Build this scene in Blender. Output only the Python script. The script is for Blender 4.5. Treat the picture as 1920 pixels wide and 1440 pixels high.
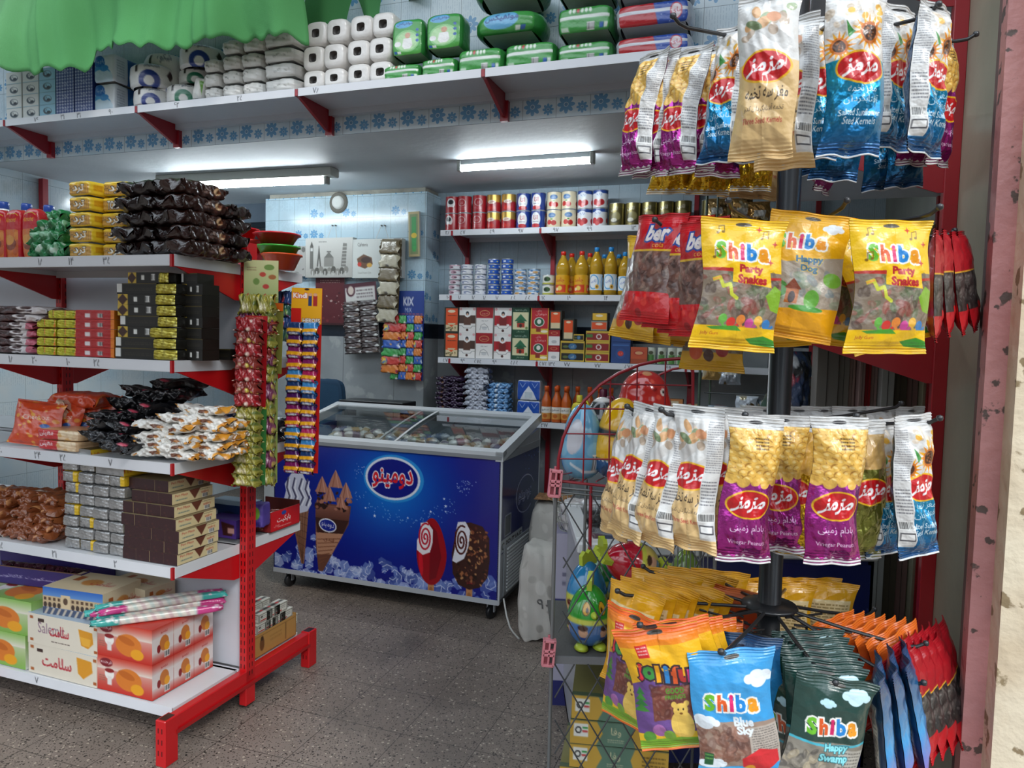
import bpy, math, random
import numpy as np
from mathutils import Vector, Matrix, Euler
R = math.radians
random.seed(7); rng = np.random.default_rng(7)
for o in list(bpy.data.objects): bpy.data.objects.remove(o)
scene = bpy.context.scene
COL = scene.collection

# ---------------------------------------------------------------- camera, light, exposure
FPX, PITCH, ROLL, CAMH, YAW = 1365.0, R(3.4), R(1.46), 1.5, R(19.3)
cd = bpy.data.cameras.new('camera'); cam = bpy.data.objects.new('camera', cd); COL.objects.link(cam)
cd.sensor_width = 36; cd.lens = 36 * FPX / 1920; cd.clip_start = .05
CM = Matrix.Rotation(math.pi / 2 - PITCH, 4, 'X') @ Matrix.Rotation(ROLL, 4, 'Z')
cam.matrix_world = Matrix.Translation((0, 0, CAMH)) @ CM
scene.camera = cam

w = bpy.data.worlds.new('world'); scene.world = w; w.use_nodes = True
wn, wl = w.node_tree.nodes, w.node_tree.links; bg = wn['Background']; bg.inputs[1].default_value = 1.0
wt = wn.new('ShaderNodeTexCoord'); wsp = wn.new('ShaderNodeSeparateXYZ'); wl.new(wt.outputs['Generated'], wsp.inputs[0])
wr_ = wn.new('ShaderNodeValToRGB'); wl.new(wsp.outputs[2], wr_.inputs[0]); wl.new(wr_.outputs[0], bg.inputs[0])     # street, facades across the road, bright overcast above
el = wr_.color_ramp.elements; el[0].position = 0.0; el[0].color = (.16, .15, .14, 1); el[1].position = 1.0; el[1].color = (1.9, 2.2, 2.5, 1)
for p_, c_ in ((.02, (.42, .42, .42)), (.20, (.62, .66, .70)), (.30, (1.9, 2.1, 2.3))):
    e_ = el.new(p_); e_.color = (*c_, 1)
sl = bpy.data.lights.new('sun', 'SUN'); sl.energy = 1.25; sl.angle = R(14); sl.color = (1, .96, .9)
so = bpy.data.objects.new('sun', sl); COL.objects.link(so); so.rotation_euler = (R(50), 0, R(28))
TUBE = 46.0
vs = scene.view_settings
vs.view_transform = 'Standard'; vs.look = 'None'; vs.gamma = 1; vs.use_curve_mapping = False; vs.exposure = 0.06
scene.cycles.use_denoising = True
scene.cycles.max_bounces = 6; scene.cycles.diffuse_bounces = 4; scene.cycles.transparent_max_bounces = 12
scene.cycles.caustics_reflective = False; scene.cycles.caustics_refractive = False
scene.cycles.sample_clamp_indirect = 4

# room frame: a runs right along the shop front, b runs into the shop, z up
U = Vector((math.cos(YAW), -math.sin(YAW), 0)); V = Vector((math.sin(YAW), math.cos(YAW), 0))
def P(a, b, z): return U * a + V * b + Vector((0, 0, z))
def ray(px, py): return CM.to_3x3() @ Vector(((px - 960) / FPX, -(py - 720) / FPX, -1))
def hb(px, py, b):                      # where a sight line meets the upright plane b = const -> (a, z)
    d = ray(px, py); p = Vector((0, 0, CAMH)) + d * (b / d.dot(V)); return p.dot(U), p.z
def ha(px, py, a):
    d = ray(px, py); p = Vector((0, 0, CAMH)) + d * (a / d.dot(U)); return p.dot(V), p.z
def hz(px, py, z):
    d = ray(px, py); p = Vector((0, 0, CAMH)) + d * ((z - CAMH) / d.z); return p.dot(U), p.dot(V)
def wy(px, py, y):                      # at world depth y
    d = ray(px, py); return Vector((0, 0, CAMH)) + d * (y / d.y)

# ---------------------------------------------------------------- colour and print
def lin(c):
    if isinstance(c, str):
        c = c.lstrip('#'); c = [int(c[i:i + 2], 16) / 255 for i in (0, 2, 4)]
    return [x / 12.92 if x <= .04045 else ((x + .055) / 1.055) ** 2.4 for x in c[:3]]
def srgb(c):
    if isinstance(c, str):
        c = c.lstrip('#')
        m = int(c[6:8], 16) / 255 if len(c) == 8 else 0.
        return np.array([int(c[i:i + 2], 16) / 255 for i in (0, 2, 4)] + [m])
    return np.array(list(c) + [0.] * (4 - len(c)))
import unicodedata
FORMS = {}
for cp in list(range(0xFB50, 0xFC00)) + list(range(0xFE80, 0xFEF5)):
    dcm = unicodedata.decomposition(chr(cp)).split()
    if len(dcm) == 2: FORMS.setdefault(chr(int(dcm[1], 16)), {})[dcm[0][1:-1]] = chr(cp)
def fa(s):                               # join the letters and lay them out right to left
    out = []
    for i, ch in enumerate(s):
        f = FORMS.get(ch)
        if not f: out.append(ch); continue
        pj = i > 0 and 'initial' in FORMS.get(s[i - 1], {})
        nj = 'initial' in f and i + 1 < len(s) and s[i + 1] in FORMS
        k = ('medial' if nj else 'final') if pj else ('initial' if nj else 'isolated')
        out.append(f.get(k, ch))
    return ''.join(reversed(out))
_tc = {}
def glyphs(s, off=0.):
    k = (s, round(off, 3))
    if k not in _tc:
        c = bpy.data.curves.new('t', 'FONT'); c.body = s; c.offset = off; c.resolution_u = 2
        o = bpy.data.objects.new('t', c); COL.objects.link(o)
        bpy.context.view_layer.update()
        e = o.evaluated_get(bpy.context.evaluated_depsgraph_get()); m = e.to_mesh(); m.calc_loop_triangles()
        v = np.array([x.co[:2] for x in m.vertices]) if len(m.vertices) else np.zeros((0, 2))
        t = np.array([x.vertices[:] for x in m.loop_triangles]) if len(m.loop_triangles) else np.zeros((0, 3), int)
        e.to_mesh_clear(); bpy.data.objects.remove(o); bpy.data.curves.remove(c)
        _tc[k] = (v, t)
    return _tc[k]
class Cv:
    """a printed face: W x H logical units, nx x ny samples, rgb + metallic"""
    def __init__(s, W, H, nx, c='ffffff', ss=3):
        s.W, s.H, s.nx = W, H, max(2, nx); s.ny = max(2, int(round(nx * H / W))); s.ss = ss
        s.k = s.nx * ss / W
        s.a = np.empty((s.ny * ss, s.nx * ss, 4)); s.a[:] = srgb(c)
        s.ky = s.ny * ss / H
    def _win(s, x0, y0, x1, y1):
        i0, i1 = max(0, int(x0 * s.k) - 1), min(s.a.shape[1], int(x1 * s.k) + 2)
        j0, j1 = max(0, int(y0 * s.ky) - 1), min(s.a.shape[0], int(y1 * s.ky) + 2)
        if i1 <= i0 or j1 <= j0: return None
        X, Y = np.meshgrid((np.arange(i0, i1) + .5) / s.k, (np.arange(j0, j1) + .5) / s.ky)
        return (slice(j0, j1), slice(i0, i1)), X, Y
    def put(s, sl, m, c, al=1.):
        c = srgb(c); r = s.a[sl]; r[m] = r[m] * (1 - al) + c * al
    def rect(s, x0, y0, x1, y1, c, al=1.):
        q = s._win(x0, y0, x1, y1)
        if q: s.put(q[0], (q[1] >= x0) & (q[1] < x1) & (q[2] >= y0) & (q[2] < y1), c, al)
        return s
    def ell(s, cx, cy, rx, ry, c, rot=0, al=1.):
        m = max(rx, ry); q = s._win(cx - m, cy - m, cx + m, cy + m)
        if q:
            dx, dy = q[1] - cx, q[2] - cy; cr, sr = math.cos(rot), math.sin(rot)
            s.put(q[0], ((dx * cr + dy * sr) / rx) ** 2 + ((-dx * sr + dy * cr) / ry) ** 2 <= 1, c, al)
        return s
    def poly(s, pts, c, al=1.):
        pts = np.array(pts, float); q = s._win(pts[:, 0].min(), pts[:, 1].min(), pts[:, 0].max(), pts[:, 1].max())
        if q:
            X, Y = q[1], q[2]; m = np.zeros(X.shape, bool)
            for (xa, ya), (xb, yb) in zip(pts, np.roll(pts, -1, 0)):
                if ya == yb: continue
                m ^= ((ya > Y) != (yb > Y)) & (X < (xb - xa) * (Y - ya) / (yb - ya) + xa)
            s.put(q[0], m, c, al)
        return s
    def line(s, pts, wd, c):
        for (xa, ya), (xb, yb) in zip(pts, pts[1:]):
            L = math.hypot(xb - xa, yb - ya) or 1; nx, ny = -(yb - ya) / L * wd / 2, (xb - xa) / L * wd / 2
            s.poly([(xa + nx, ya + ny), (xb + nx, yb + ny), (xb - nx, yb - ny), (xa - nx, ya - ny)], c); s.ell(xb, yb, wd / 2, wd / 2, c)
        return s
    def text(s, t, cx, cy, h, c, out=None, rot=0, shear=0, bold=.0, wid=None, al=1.):
        if any('\u0600' <= ch <= '\u06ef' for ch in t): t = fa(t)
        if out: s.text_raw(t, cx, cy, h, out[0], rot, shear, bold + out[1], wid, al)
        return s.text_raw(t, cx, cy, h, c, rot, shear, bold, wid, al)
    def text_raw(s, t, cx, cy, h, c, rot, shear, bold, wid, al):
        v0, _ = glyphs(t, 0.); v, tr = glyphs(t, bold)
        if not len(v0) or not len(tr): return s
        mn, mx = v0.min(0), v0.max(0); ce = (mn + mx) / 2; kx = ky = h / (mx[1] - mn[1] + 1e-6)
        if wid: kx = wid / (mx[0] - mn[0] + 1e-6)
        p = v - ce; p = p * [kx, -ky]; p[:, 0] -= p[:, 1] * shear
        cr, sr = math.cos(rot), math.sin(rot); p = np.stack([p[:, 0] * cr - p[:, 1] * sr + cx, p[:, 0] * sr + p[:, 1] * cr + cy], 1)
        q = s._win(p[:, 0].min(), p[:, 1].min(), p[:, 0].max(), p[:, 1].max())
        if not q: return s
        sl, X, Y = q; m = np.zeros(X.shape, bool); x0, y0 = X[0, 0], Y[0, 0]
        H_, W_ = m.shape
        for ia, ib, ic in tr:
            A, B, C_ = p[ia], p[ib], p[ic]
            i0 = max(0, int((min(A[0], B[0], C_[0]) - x0) * s.k)); i1 = min(W_, int((max(A[0], B[0], C_[0]) - x0) * s.k) + 2)
            j0 = max(0, int((min(A[1], B[1], C_[1]) - y0) * s.ky)); j1 = min(H_, int((max(A[1], B[1], C_[1]) - y0) * s.ky) + 2)
            if i1 <= i0 or j1 <= j0: continue
            x, y = X[j0:j1, i0:i1], Y[j0:j1, i0:i1]
            d1 = (B[0] - A[0]) * (y - A[1]) - (B[1] - A[1]) * (x - A[0]); d2 = (C_[0] - B[0]) * (y - B[1]) - (C_[1] - B[1]) * (x - B[0]); d3 = (A[0] - C_[0]) * (y - C_[1]) - (A[1] - C_[1]) * (x - C_[0])
            m[j0:j1, i0:i1] |= ((d1 >= 0) & (d2 >= 0) & (d3 >= 0)) | ((d1 <= 0) & (d2 <= 0) & (d3 <= 0))
        s.put(sl, m, c, al); return s
    def vgrad(s, y0, y1, c0, c1, x0=0, x1=None):
        q = s._win(x0, y0, s.W if x1 is None else x1, y1)
        if q:
            sl, X, Y = q; m = (Y >= y0) & (Y < y1) & (X >= x0) & (X < (s.W if x1 is None else x1)); f = ((Y - y0) / (y1 - y0))[..., None]
            r = s.a[sl]; g = srgb(c0) * (1 - f) + srgb(c1) * f; r[m] = g[m]
        return s
    def speck(s, n, x0, y0, x1, y1, r0, r1, cols, sq=1., seed=1):
        g = random.Random(seed)
        for _ in range(n):
            r = g.uniform(r0, r1); s.ell(g.uniform(x0, x1), g.uniform(y0, y1), r, r * g.uniform(sq, 1), g.choice(cols), g.uniform(0, 3))
        return s
    def bars(s, x0, y0, x1, y1):
        s.rect(x0, y0, x1, y1, 'f4f4f0'); g = random.Random(3); x = x0 + (x1 - x0) * .06
        while x < x1 - (x1 - x0) * .06:
            d = (x1 - x0) * g.choice([.02, .035, .05]); s.rect(x, y0 + (y1 - y0) * .08, x + d, y1 - (y1 - y0) * .1, '222222'); x += d + (x1 - x0) * g.choice([.03, .05])
        return s
    def lines(s, x0, y0, x1, y1, n, c, seed=0):      # small print
        g = random.Random(seed); dy = (y1 - y0) / n
        for i in range(n):
            x = x0
            while x < x1:
                d = g.uniform(.04, .16) * (x1 - x0); s.rect(x, y0 + i * dy, min(x1, x + d), y0 + i * dy + dy * .45, c, .75); x += d + .03 * (x1 - x0)
        return s
    def get(s):
        a = s.a.reshape(s.ny, s.ss, s.nx, s.ss, 4).mean((1, 3)); r = a.copy(); c = a[..., :3]
        r[..., :3] = np.where(c <= .04045, c / 12.92, ((c + .055) / 1.055) ** 2.4); return r      # [row from the top, column]

# ---------------------------------------------------------------- materials
MATS = {}
def nmat(name): m = bpy.data.materials.new(name); m.use_nodes = True; return m, m.node_tree.nodes, m.node_tree.links, m.node_tree.nodes['Principled BSDF']
def paint(name, rough=.5, bump=0., bs=60, spec=.5, coat=0., mrough=.22):
    """print colour from the mesh's own colour attribute; its alpha is the share of metal foil"""
    if name in MATS: return MATS[name]
    m, N, L, B = nmat(name)
    at = N.new('ShaderNodeAttribute'); at.attribute_name = 'Col'
    nz = N.new('ShaderNodeTexNoise'); nz.inputs['Scale'].default_value = 9; tc = N.new('ShaderNodeTexCoord'); L.new(tc.outputs['Object'], nz.inputs['Vector'])
    mx = N.new('ShaderNodeMix'); mx.data_type = 'RGBA'; mx.blend_type = 'MULTIPLY'; mx.inputs[0].default_value = .10
    L.new(at.outputs['Color'], mx.inputs[6]); L.new(nz.outputs['Fac'], mx.inputs[7]); L.new(mx.outputs[2], B.inputs['Base Color'])
    L.new(at.outputs['Alpha'], B.inputs['Metallic'])
    mr = N.new('ShaderNodeMapRange'); mr.inputs[3].default_value = rough; mr.inputs[4].default_value = mrough; L.new(at.outputs['Alpha'], mr.inputs[0]); L.new(mr.outputs[0], B.inputs['Roughness'])
    B.inputs['Specular IOR Level'].default_value = spec; B.inputs['Coat Weight'].default_value = coat; B.inputs['Coat Roughness'].default_value = .12
    if bump:
        n2 = N.new('ShaderNodeTexNoise'); n2.inputs['Scale'].default_value = bs; n2.inputs['Detail'].default_value = 3; L.new(tc.outputs['Object'], n2.inputs['Vector'])
        bp = N.new('ShaderNodeBump'); bp.inputs['Strength'].default_value = bump; bp.inputs['Distance'].default_value = .01
        L.new(n2.outputs['Fac'], bp.inputs['Height']); L.new(bp.outputs[0], B.inputs['Normal'])
    MATS[name] = m; return m
CARD = paint('printed_card', .45, .04, 30)
FILM = paint('printed_film', .28, .35, 38, .6, .3, .25)
FOIL = paint('crinkled_foil', .28, .75, 32, .6, .3, .2)
ENAMEL = paint('enamelled_steel', .35, .03, 14, .5, .2)
PLAST = paint('moulded_plastic', .3, .02, 20, .5)
MATT = paint('matt_surface', .8, .15, 120, .3)
CLOTH = paint('woven_cloth', .9, .2, 300, .2)
def emit(name, c, s):
    m, N, L, B = nmat(name); B.inputs['Base Color'].default_value = (*c, 1); B.inputs['Emission Color'].default_value = (*c, 1); B.inputs['Emission Strength'].default_value = s; return m
def clear(name, tint=(1, 1, 1), rough=.03, al=.15):
    m, N, L, B = nmat(name)      # thin clear film / pane: see-through with a sheen
    t = N.new('ShaderNodeBsdfTransparent'); t.inputs[0].default_value = (*tint, 1); g = N.new('ShaderNodeBsdfGlossy'); g.inputs['Roughness'].default_value = rough
    fr = N.new('ShaderNodeFresnel'); ad = N.new('ShaderNodeMath'); ad.inputs[1].default_value = al; L.new(fr.outputs[0], ad.inputs[0]); ad.use_clamp = True
    mx = N.new('ShaderNodeMixShader'); L.new(ad.outputs[0], mx.inputs[0]); L.new(t.outputs[0], mx.inputs[1]); L.new(g.outputs[0], mx.inputs[2])
    L.new(mx.outputs[0], N['Material Output'].inputs['Surface']); return m
GLASS = clear('clear_pane', (.93, .97, .96), .02, .02)

# ---------------------------------------------------------------- mesh builder
class MB:
    def __init__(s): s.v = []; s.c = []; s.f = []; s.n = 0; s.sm = []; s.mi = []; s.cur = 0; s.mats = [None]
    def use(s, m):
        if m not in s.mats: s.mats.append(m)
        s.cur = s.mats.index(m); return s
    def add(s, v, f, col, sm=False):
        v = np.asarray(v, float).reshape(-1, 3); col = np.asarray(col, float)
        if col.ndim == 1: col = np.tile(col, (len(v), 1))
        s.v.append(v); s.c.append(col)
        for q in f: s.f.append(tuple(int(i) + s.n for i in q))
        s.sm += [sm] * len(f); s.mi += [s.cur] * len(f); s.n += len(v); return s
    def col(s, c): c = srgb(c); return np.array(lin(c) + [c[3]])
    def box(s, x0, y0, z0, x1, y1, z1, c, ch=0., top=None):
        col = s.col(c); lo = np.array([min(x0, x1), min(y0, y1), min(z0, z1)]); hi = np.array([max(x0, x1), max(y0, y1), max(z0, z1)])
        if ch <= 0:
            v = [(hi[0] if i & 1 else lo[0], hi[1] if i & 2 else lo[1], hi[2] if i & 4 else lo[2]) for i in range(8)]
            return s.add(v, [(0, 2, 3, 1), (4, 5, 7, 6), (0, 1, 5, 4), (2, 6, 7, 3), (0, 4, 6, 2), (1, 3, 7, 5)], col)
        v = []; ix = {}
        for i in range(8):
            sg = [(i >> k) & 1 for k in range(3)]
            for ax in range(3):
                ix[(i, ax)] = len(v); v.append([(hi[k] if sg[k] else lo[k]) + (0 if k == ax else (-ch if sg[k] else ch)) for k in range(3)])
        f = []
        for ax in range(3):
            o1, o2 = 1 << ((ax + 1) % 3), 1 << ((ax + 2) % 3)
            for sgn in (0, 1):
                b = (1 << ax) * sgn; q = [ix[(b, ax)], ix[(b | o1, ax)], ix[(b | o1 | o2, ax)], ix[(b | o2, ax)]]; f.append(q if sgn else q[::-1])
            for m1 in (0, o1):
                for m2 in (0, o2):      # edges running along ax
                    p, q_ = m1 | m2, m1 | m2 | (1 << ax); a1, a2 = (ax + 1) % 3, (ax + 2) % 3
                    q = [ix[(p, a1)], ix[(p, a2)], ix[(q_, a2)], ix[(q_, a1)]]; f.append(q if (bool(m1) == bool(m2)) else q[::-1])
        for i in range(8):
            q = [ix[(i, 0)], ix[(i, 1)], ix[(i, 2)]]; f.append(q if bin(i).count('1') % 2 else q[::-1])
        return s.add(v, f, col)
    def grid(s, X, C=None, c=None, sm=True, flip=False):
        """X: (ny, nx, 3) points, C: matching colours"""
        ny, nx = X.shape[:2]; i = np.arange(nx * ny).reshape(ny, nx)
        q = np.stack([i[:-1, :-1], i[1:, :-1], i[1:, 1:], i[:-1, 1:]], -1).reshape(-1, 4)
        if flip: q = q[:, ::-1]
        return s.add(X.reshape(-1, 3), q, C.reshape(-1, 4) if C is not None else s.col(c), sm)
    def face(s, cv, o, dx, dy, flip=False):
        """printed rectangle: o is its top-left corner, dx across, dy down"""
        C = cv.get() if isinstance(cv, Cv) else None; o, dx, dy = map(np.array, (o, dx, dy))
        if C is None: return s.add([o, o + dx, o + dx + dy, o + dy], [(0, 3, 2, 1)], s.col(cv))
        u, v = np.meshgrid(np.linspace(0, 1, C.shape[1]), np.linspace(0, 1, C.shape[0])); X = o + u[..., None] * dx + v[..., None] * dy
        return s.grid(X, C, sm=False)
    def pbox(s, w, d, h, front, side='cccccc', top=None, left=None, back=None):
        """printed box standing at the origin, front facing -y"""
        top = top or side; left = left or side; back = back or side; x, y = w / 2, d / 2
        s.face(front, (-x, -y, h), (w, 0, 0), (0, 0, -h)); s.face(side, (x, -y, h), (0, d, 0), (0, 0, -h)); s.face(left, (-x, y, h), (0, -d, 0), (0, 0, -h))
        s.face(top, (-x, y, h), (w, 0, 0), (0, -d, 0)); s.face(back, (x, y, h), (-w, 0, 0), (0, 0, -h)); s.add([(-x, -y, 0), (x, -y, 0), (x, y, 0), (-x, y, 0)], [(0, 3, 2, 1)], s.col(side if isinstance(side, str) else 'bbbbbb')); return s
    def lathe(s, prof, c=None, n=24, cv=None, a0=0, ax=(0, 0), sm=True):
        """prof: (r, z) from the top down; cv wraps round, its middle facing -y"""
        t = np.linspace(0, 2 * math.pi, n + 1) - math.pi / 2 - math.pi + a0
        if cv is not None:
            C = cv.get(); t = np.linspace(0, 2 * math.pi, C.shape[1]) - 1.5 * math.pi + a0
            pr = np.array(prof, float); d = np.r_[0, np.cumsum(np.hypot(*np.diff(pr, axis=0).T))]; q = np.linspace(0, d[-1], C.shape[0]); prof = np.stack([np.interp(q, d, pr[:, 0]), np.interp(q, d, pr[:, 1])], 1)
        pr = np.array(prof, float); X = np.zeros((len(pr), len(t), 3))
        X[..., 0] = pr[:, :1] * np.cos(t) + ax[0]; X[..., 1] = pr[:, :1] * np.sin(t) + ax[1]; X[..., 2] = pr[:, 1:]
        return s.grid(X, C if cv is not None else None, c, sm)
    def tube(s, pts, r, c, n=8, caps=True):
        pts = [Vector(p) for p in pts]; X = []; up = None
        rr = r if hasattr(r, '__len__') else [r] * len(pts)
        for i, p in enumerate(pts):
            d = (pts[min(i + 1, len(pts) - 1)] - pts[max(i - 1, 0)]).normalized()
            if up is None: up = Vector((0, 0, 1)) if abs(d.z) < .9 else Vector((1, 0, 0))
            e1 = d.cross(up).normalized(); e2 = e1.cross(d).normalized(); up = e2
            X.append([p + (e1 * math.cos(t) + e2 * math.sin(t)) * rr[i] for t in [2 * math.pi * k / n for k in range(n + 1)]])
        X = np.array([[list(q) for q in r_] for r_ in X]); s.grid(X, None, c)
        if caps:
            for k, fl in ((0, 0), (-1, 1)): s.add(X[k][:-1], [tuple(range(n))[::1 if not fl else -1]], s.col(c))
        return s
    def prism(s, pts, y0, y1, c, axis='y'):
        """outline in x,z pushed along y (or y,z along x, or x,y along z)"""
        n = len(pts); ar = sum(p[0] * q[1] - q[0] * p[1] for p, q in zip(pts, pts[1:] + pts[:1])); pts = pts if ar > 0 else pts[::-1]
        mk = {'y': lambda p, t: (p[0], t, p[1]), 'x': lambda p, t: (t, p[0], p[1]), 'z': lambda p, t: (p[0], p[1], t)}[axis]
        v = [mk(p, y0) for p in pts] + [mk(p, y1) for p in pts]; f = [tuple(range(n)), tuple(range(n, 2 * n))[::-1]] + [(i, i + n, (i + 1) % n + n, (i + 1) % n) for i in range(n)]
        if axis in 'xz': f = [q[::-1] for q in f]
        return s.add(v, f, s.col(c))
    def xf(s, M, start=0):
        for i in range(start, len(s.v)): s.v[i] = s.v[i] @ np.array(M.to_3x3()).T + np.array(M.translation)
        return s
    def mesh(s, name, mat):
        v = np.concatenate(s.v); c = np.concatenate(s.c); me = bpy.data.meshes.new(name)
        lt = np.array([len(q) for q in s.f]); ls = np.r_[0, np.cumsum(lt)[:-1]]; vi = np.fromiter((i for q in s.f for i in q), int, int(lt.sum()))
        me.vertices.add(len(v)); me.vertices.foreach_set('co', v.ravel()); me.loops.add(len(vi)); me.loops.foreach_set('vertex_index', vi)
        me.polygons.add(len(lt)); me.polygons.foreach_set('loop_start', ls); me.polygons.foreach_set('loop_total', lt)
        me.polygons.foreach_set('use_smooth', np.array(s.sm, bool)); me.polygons.foreach_set('material_index', np.array(s.mi))
        at = me.color_attributes.new('Col', 'FLOAT_COLOR', 'POINT'); at.data.foreach_set('color', c.ravel().astype(np.float32))
        for m in s.mats: me.materials.append(m or mat)
        me.update(); me.validate(); return me
    def obj(s, name, mat=None, parent=None, loc=None, rot=None):
        o = bpy.data.objects.new(name, s.mesh(name, mat or CARD)); COL.objects.link(o)
        if parent: o.parent = parent
        if loc is not None: o.location = loc
        if rot is not None: o.rotation_euler = rot
        return o
def tag(o, label, cat, group=None):
    o['label'] = label; o['category'] = cat
    if group: o['group'] = group
    return o
def st(o): o['kind'] = 'structure'; return o
def thing(name, label, cat, loc=(0, 0, 0), rot=None, group=None):
    o = bpy.data.objects.new(name, None); COL.objects.link(o); o.location = loc
    o.rotation_euler = rot if rot is not None else (0, 0, -YAW); o.empty_display_size = .05
    return tag(o, label, cat, group)
def dup(o, loc, rot=None, label=None, group=None, scale=None, parent=None):
    """copy a thing with its parts and sub-parts; mesh data is shared"""
    c = o.copy(); COL.objects.link(c); c.parent = parent
    if loc is not None: c.location = loc
    if rot is not None: c.rotation_euler = rot
    if scale: c.scale = (scale,) * 3 if not hasattr(scale, '__len__') else scale
    if label: c['label'] = label
    if group: c['group'] = group
    for ch in list(o.children): dup(ch, None, parent=c)
    return c
RZ = (0, 0, -YAW)
def rz(d=0, rx=0, ry=0): return (R(rx), R(ry), -YAW + R(d))
class Kind:
    """first call uses the original, later calls copy it"""
    def __init__(s, o): s.o = o; s.used = False
    def put(s, loc, rot, label, group=None, scale=None):
        if not s.used:
            s.used = True; o = s.o; o.location = loc; o.rotation_euler = rot; o['label'] = label
            if scale: o.scale = (scale,) * 3 if not hasattr(scale, '__len__') else scale
            if group: o['group'] = group
            return o
        return dup(s.o, loc, rot, label, group or s.o.get('group'), scale or (1, 1, 1))
# ---------------------------------------------------------------- procedural surfaces of the room
class X_:
    """tiny expression helper on shader math nodes"""
    def __init__(s, N, L, o): s.N, s.L, s.o = N, L, o
    def m(s, op, b=None, c=None):
        n = s.N.new('ShaderNodeMath'); n.operation = op; s.L.new(s.o, n.inputs[0])
        for i, q in ((1, b), (2, c)):
            if q is None: continue
            if isinstance(q, X_): s.L.new(q.o, n.inputs[i])
            else: n.inputs[i].default_value = q
        return X_(s.N, s.L, n.outputs[0])
    def __add__(s, b): return s.m('ADD', b)
    def __sub__(s, b): return s.m('SUBTRACT', b)
    def __mul__(s, b): return s.m('MULTIPLY', b)
    def __truediv__(s, b): return s.m('DIVIDE', b)
    def lt(s, b): return s.m('LESS_THAN', b)
    def gt(s, b): return s.m('GREATER_THAN', b)
def mixc(N, L, f, a, b):
    n = N.new('ShaderNodeMix'); n.data_type = 'RGBA'; L.new(f.o if isinstance(f, X_) else f, n.inputs[0])
    for i, q in ((6, a), (7, b)):
        if isinstance(q, str): n.inputs[i].default_value = (*lin(q), 1)
        else: L.new(q, n.inputs[i])
    return n.outputs[2]
def noise(N, L, vec, sc, det=4, ramp=None):
    n = N.new('ShaderNodeTexNoise'); n.inputs['Scale'].default_value = sc; n.inputs['Detail'].default_value = det; L.new(vec, n.inputs['Vector'])
    if not ramp: return X_(N, L, n.outputs['Fac'])
    r = N.new('ShaderNodeMapRange'); r.inputs[1].default_value, r.inputs[2].default_value = ramp; L.new(n.outputs['Fac'], r.inputs[0]); return X_(N, L, r.outputs[0])
def tiles(name, band=False, tw=.14, th=.15, z0=0., base='c9dbe2', every=1., axis=0):
    m, N, L, B = nmat(name); tc = N.new('ShaderNodeTexCoord'); sp = N.new('ShaderNodeSeparateXYZ'); L.new(tc.outputs['Object'], sp.inputs[0])
    a = X_(N, L, sp.outputs[axis]); z = X_(N, L, sp.outputs[2])
    u = a / tw; v = (z - z0) / th; fu = u.m('FLOORED_MODULO', 1.); fv = v.m('FLOORED_MODULO', 1.)
    fx = fu * tw; fz = fv * th
    col = mixc(N, L, noise(N, L, tc.outputs['Object'], 5, 3, (.35, .7)), base, 'b4c9d4')
    stripe = (fu * 14.).m('FLOORED_MODULO', 1.).lt(.22) * fv.gt(.45) * noise(N, L, tc.outputs['Object'], 60, 1, (.45, .5))
    col = mixc(N, L, stripe * .45, col, '7f9cb0')
    wn = N.new('ShaderNodeTexWhiteNoise'); wn.noise_dimensions = '2D'; cb = N.new('ShaderNodeCombineXYZ'); L.new(u.m('FLOOR').o, cb.inputs[0]); L.new(v.m('FLOOR').o, cb.inputs[1]); L.new(cb.outputs[0], wn.inputs['Vector'])
    on = X_(N, L, wn.outputs['Value']).lt(every)
    for cx, cz, r in ((.30, .28, .26 * tw), (.77, .20, .17 * tw)):
        dx, dz = fx - cx * tw, fz - cz * th; d = (dx * dx + dz * dz).m('SQRT'); th_ = dz.m('ARCTAN2', dx)
        pet = ((th_ * 4.).m('COSINE').m('ABSOLUTE') * .42 + .58) * r
        col = mixc(N, L, d.lt(pet) * on * d.gt(r * .26) * .85, col, '4f92c2')
        col = mixc(N, L, d.lt(r * .2) * on * .8, col, '3f7fae')
    g = (fx.lt(.0022).m('MAXIMUM', fz.lt(.0022))); col = mixc(N, L, g, col, '7d8b92')
    col = mixc(N, L, noise(N, L, tc.outputs['Object'], 3.1, 6, (.62, .72)) * .35, col, '8d8f88')
    if band:
        mb = mixc(N, L, noise(N, L, tc.outputs['Object'], 2.2, 8, (.3, .7)), 'a5aaab', '7c8284'); cr = noise(N, L, tc.outputs['Object'], 7., 6, (.60, .66)); mb = mixc(N, L, cr * .4, mb, 'c6c8c6')
        jt = (a / .42).m('FLOORED_MODULO', 1.).lt(.008); mb = mixc(N, L, jt, mb, '5a5d5f')
        col = mixc(N, L, z.lt(1.605), col, '1b2430'); col = mixc(N, L, z.lt(1.50), col, mb)
    L.new(col, B.inputs['Base Color']); B.inputs['Roughness'].default_value = .18
    bp = N.new('ShaderNodeBump'); bp.inputs['Strength'].default_value = .25; bp.inputs['Distance'].default_value = .01
    L.new((noise(N, L, tc.outputs['Object'], 6, 2) - g * .6).o, bp.inputs['Height']); L.new(bp.outputs[0], B.inputs['Normal']); return m
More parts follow.
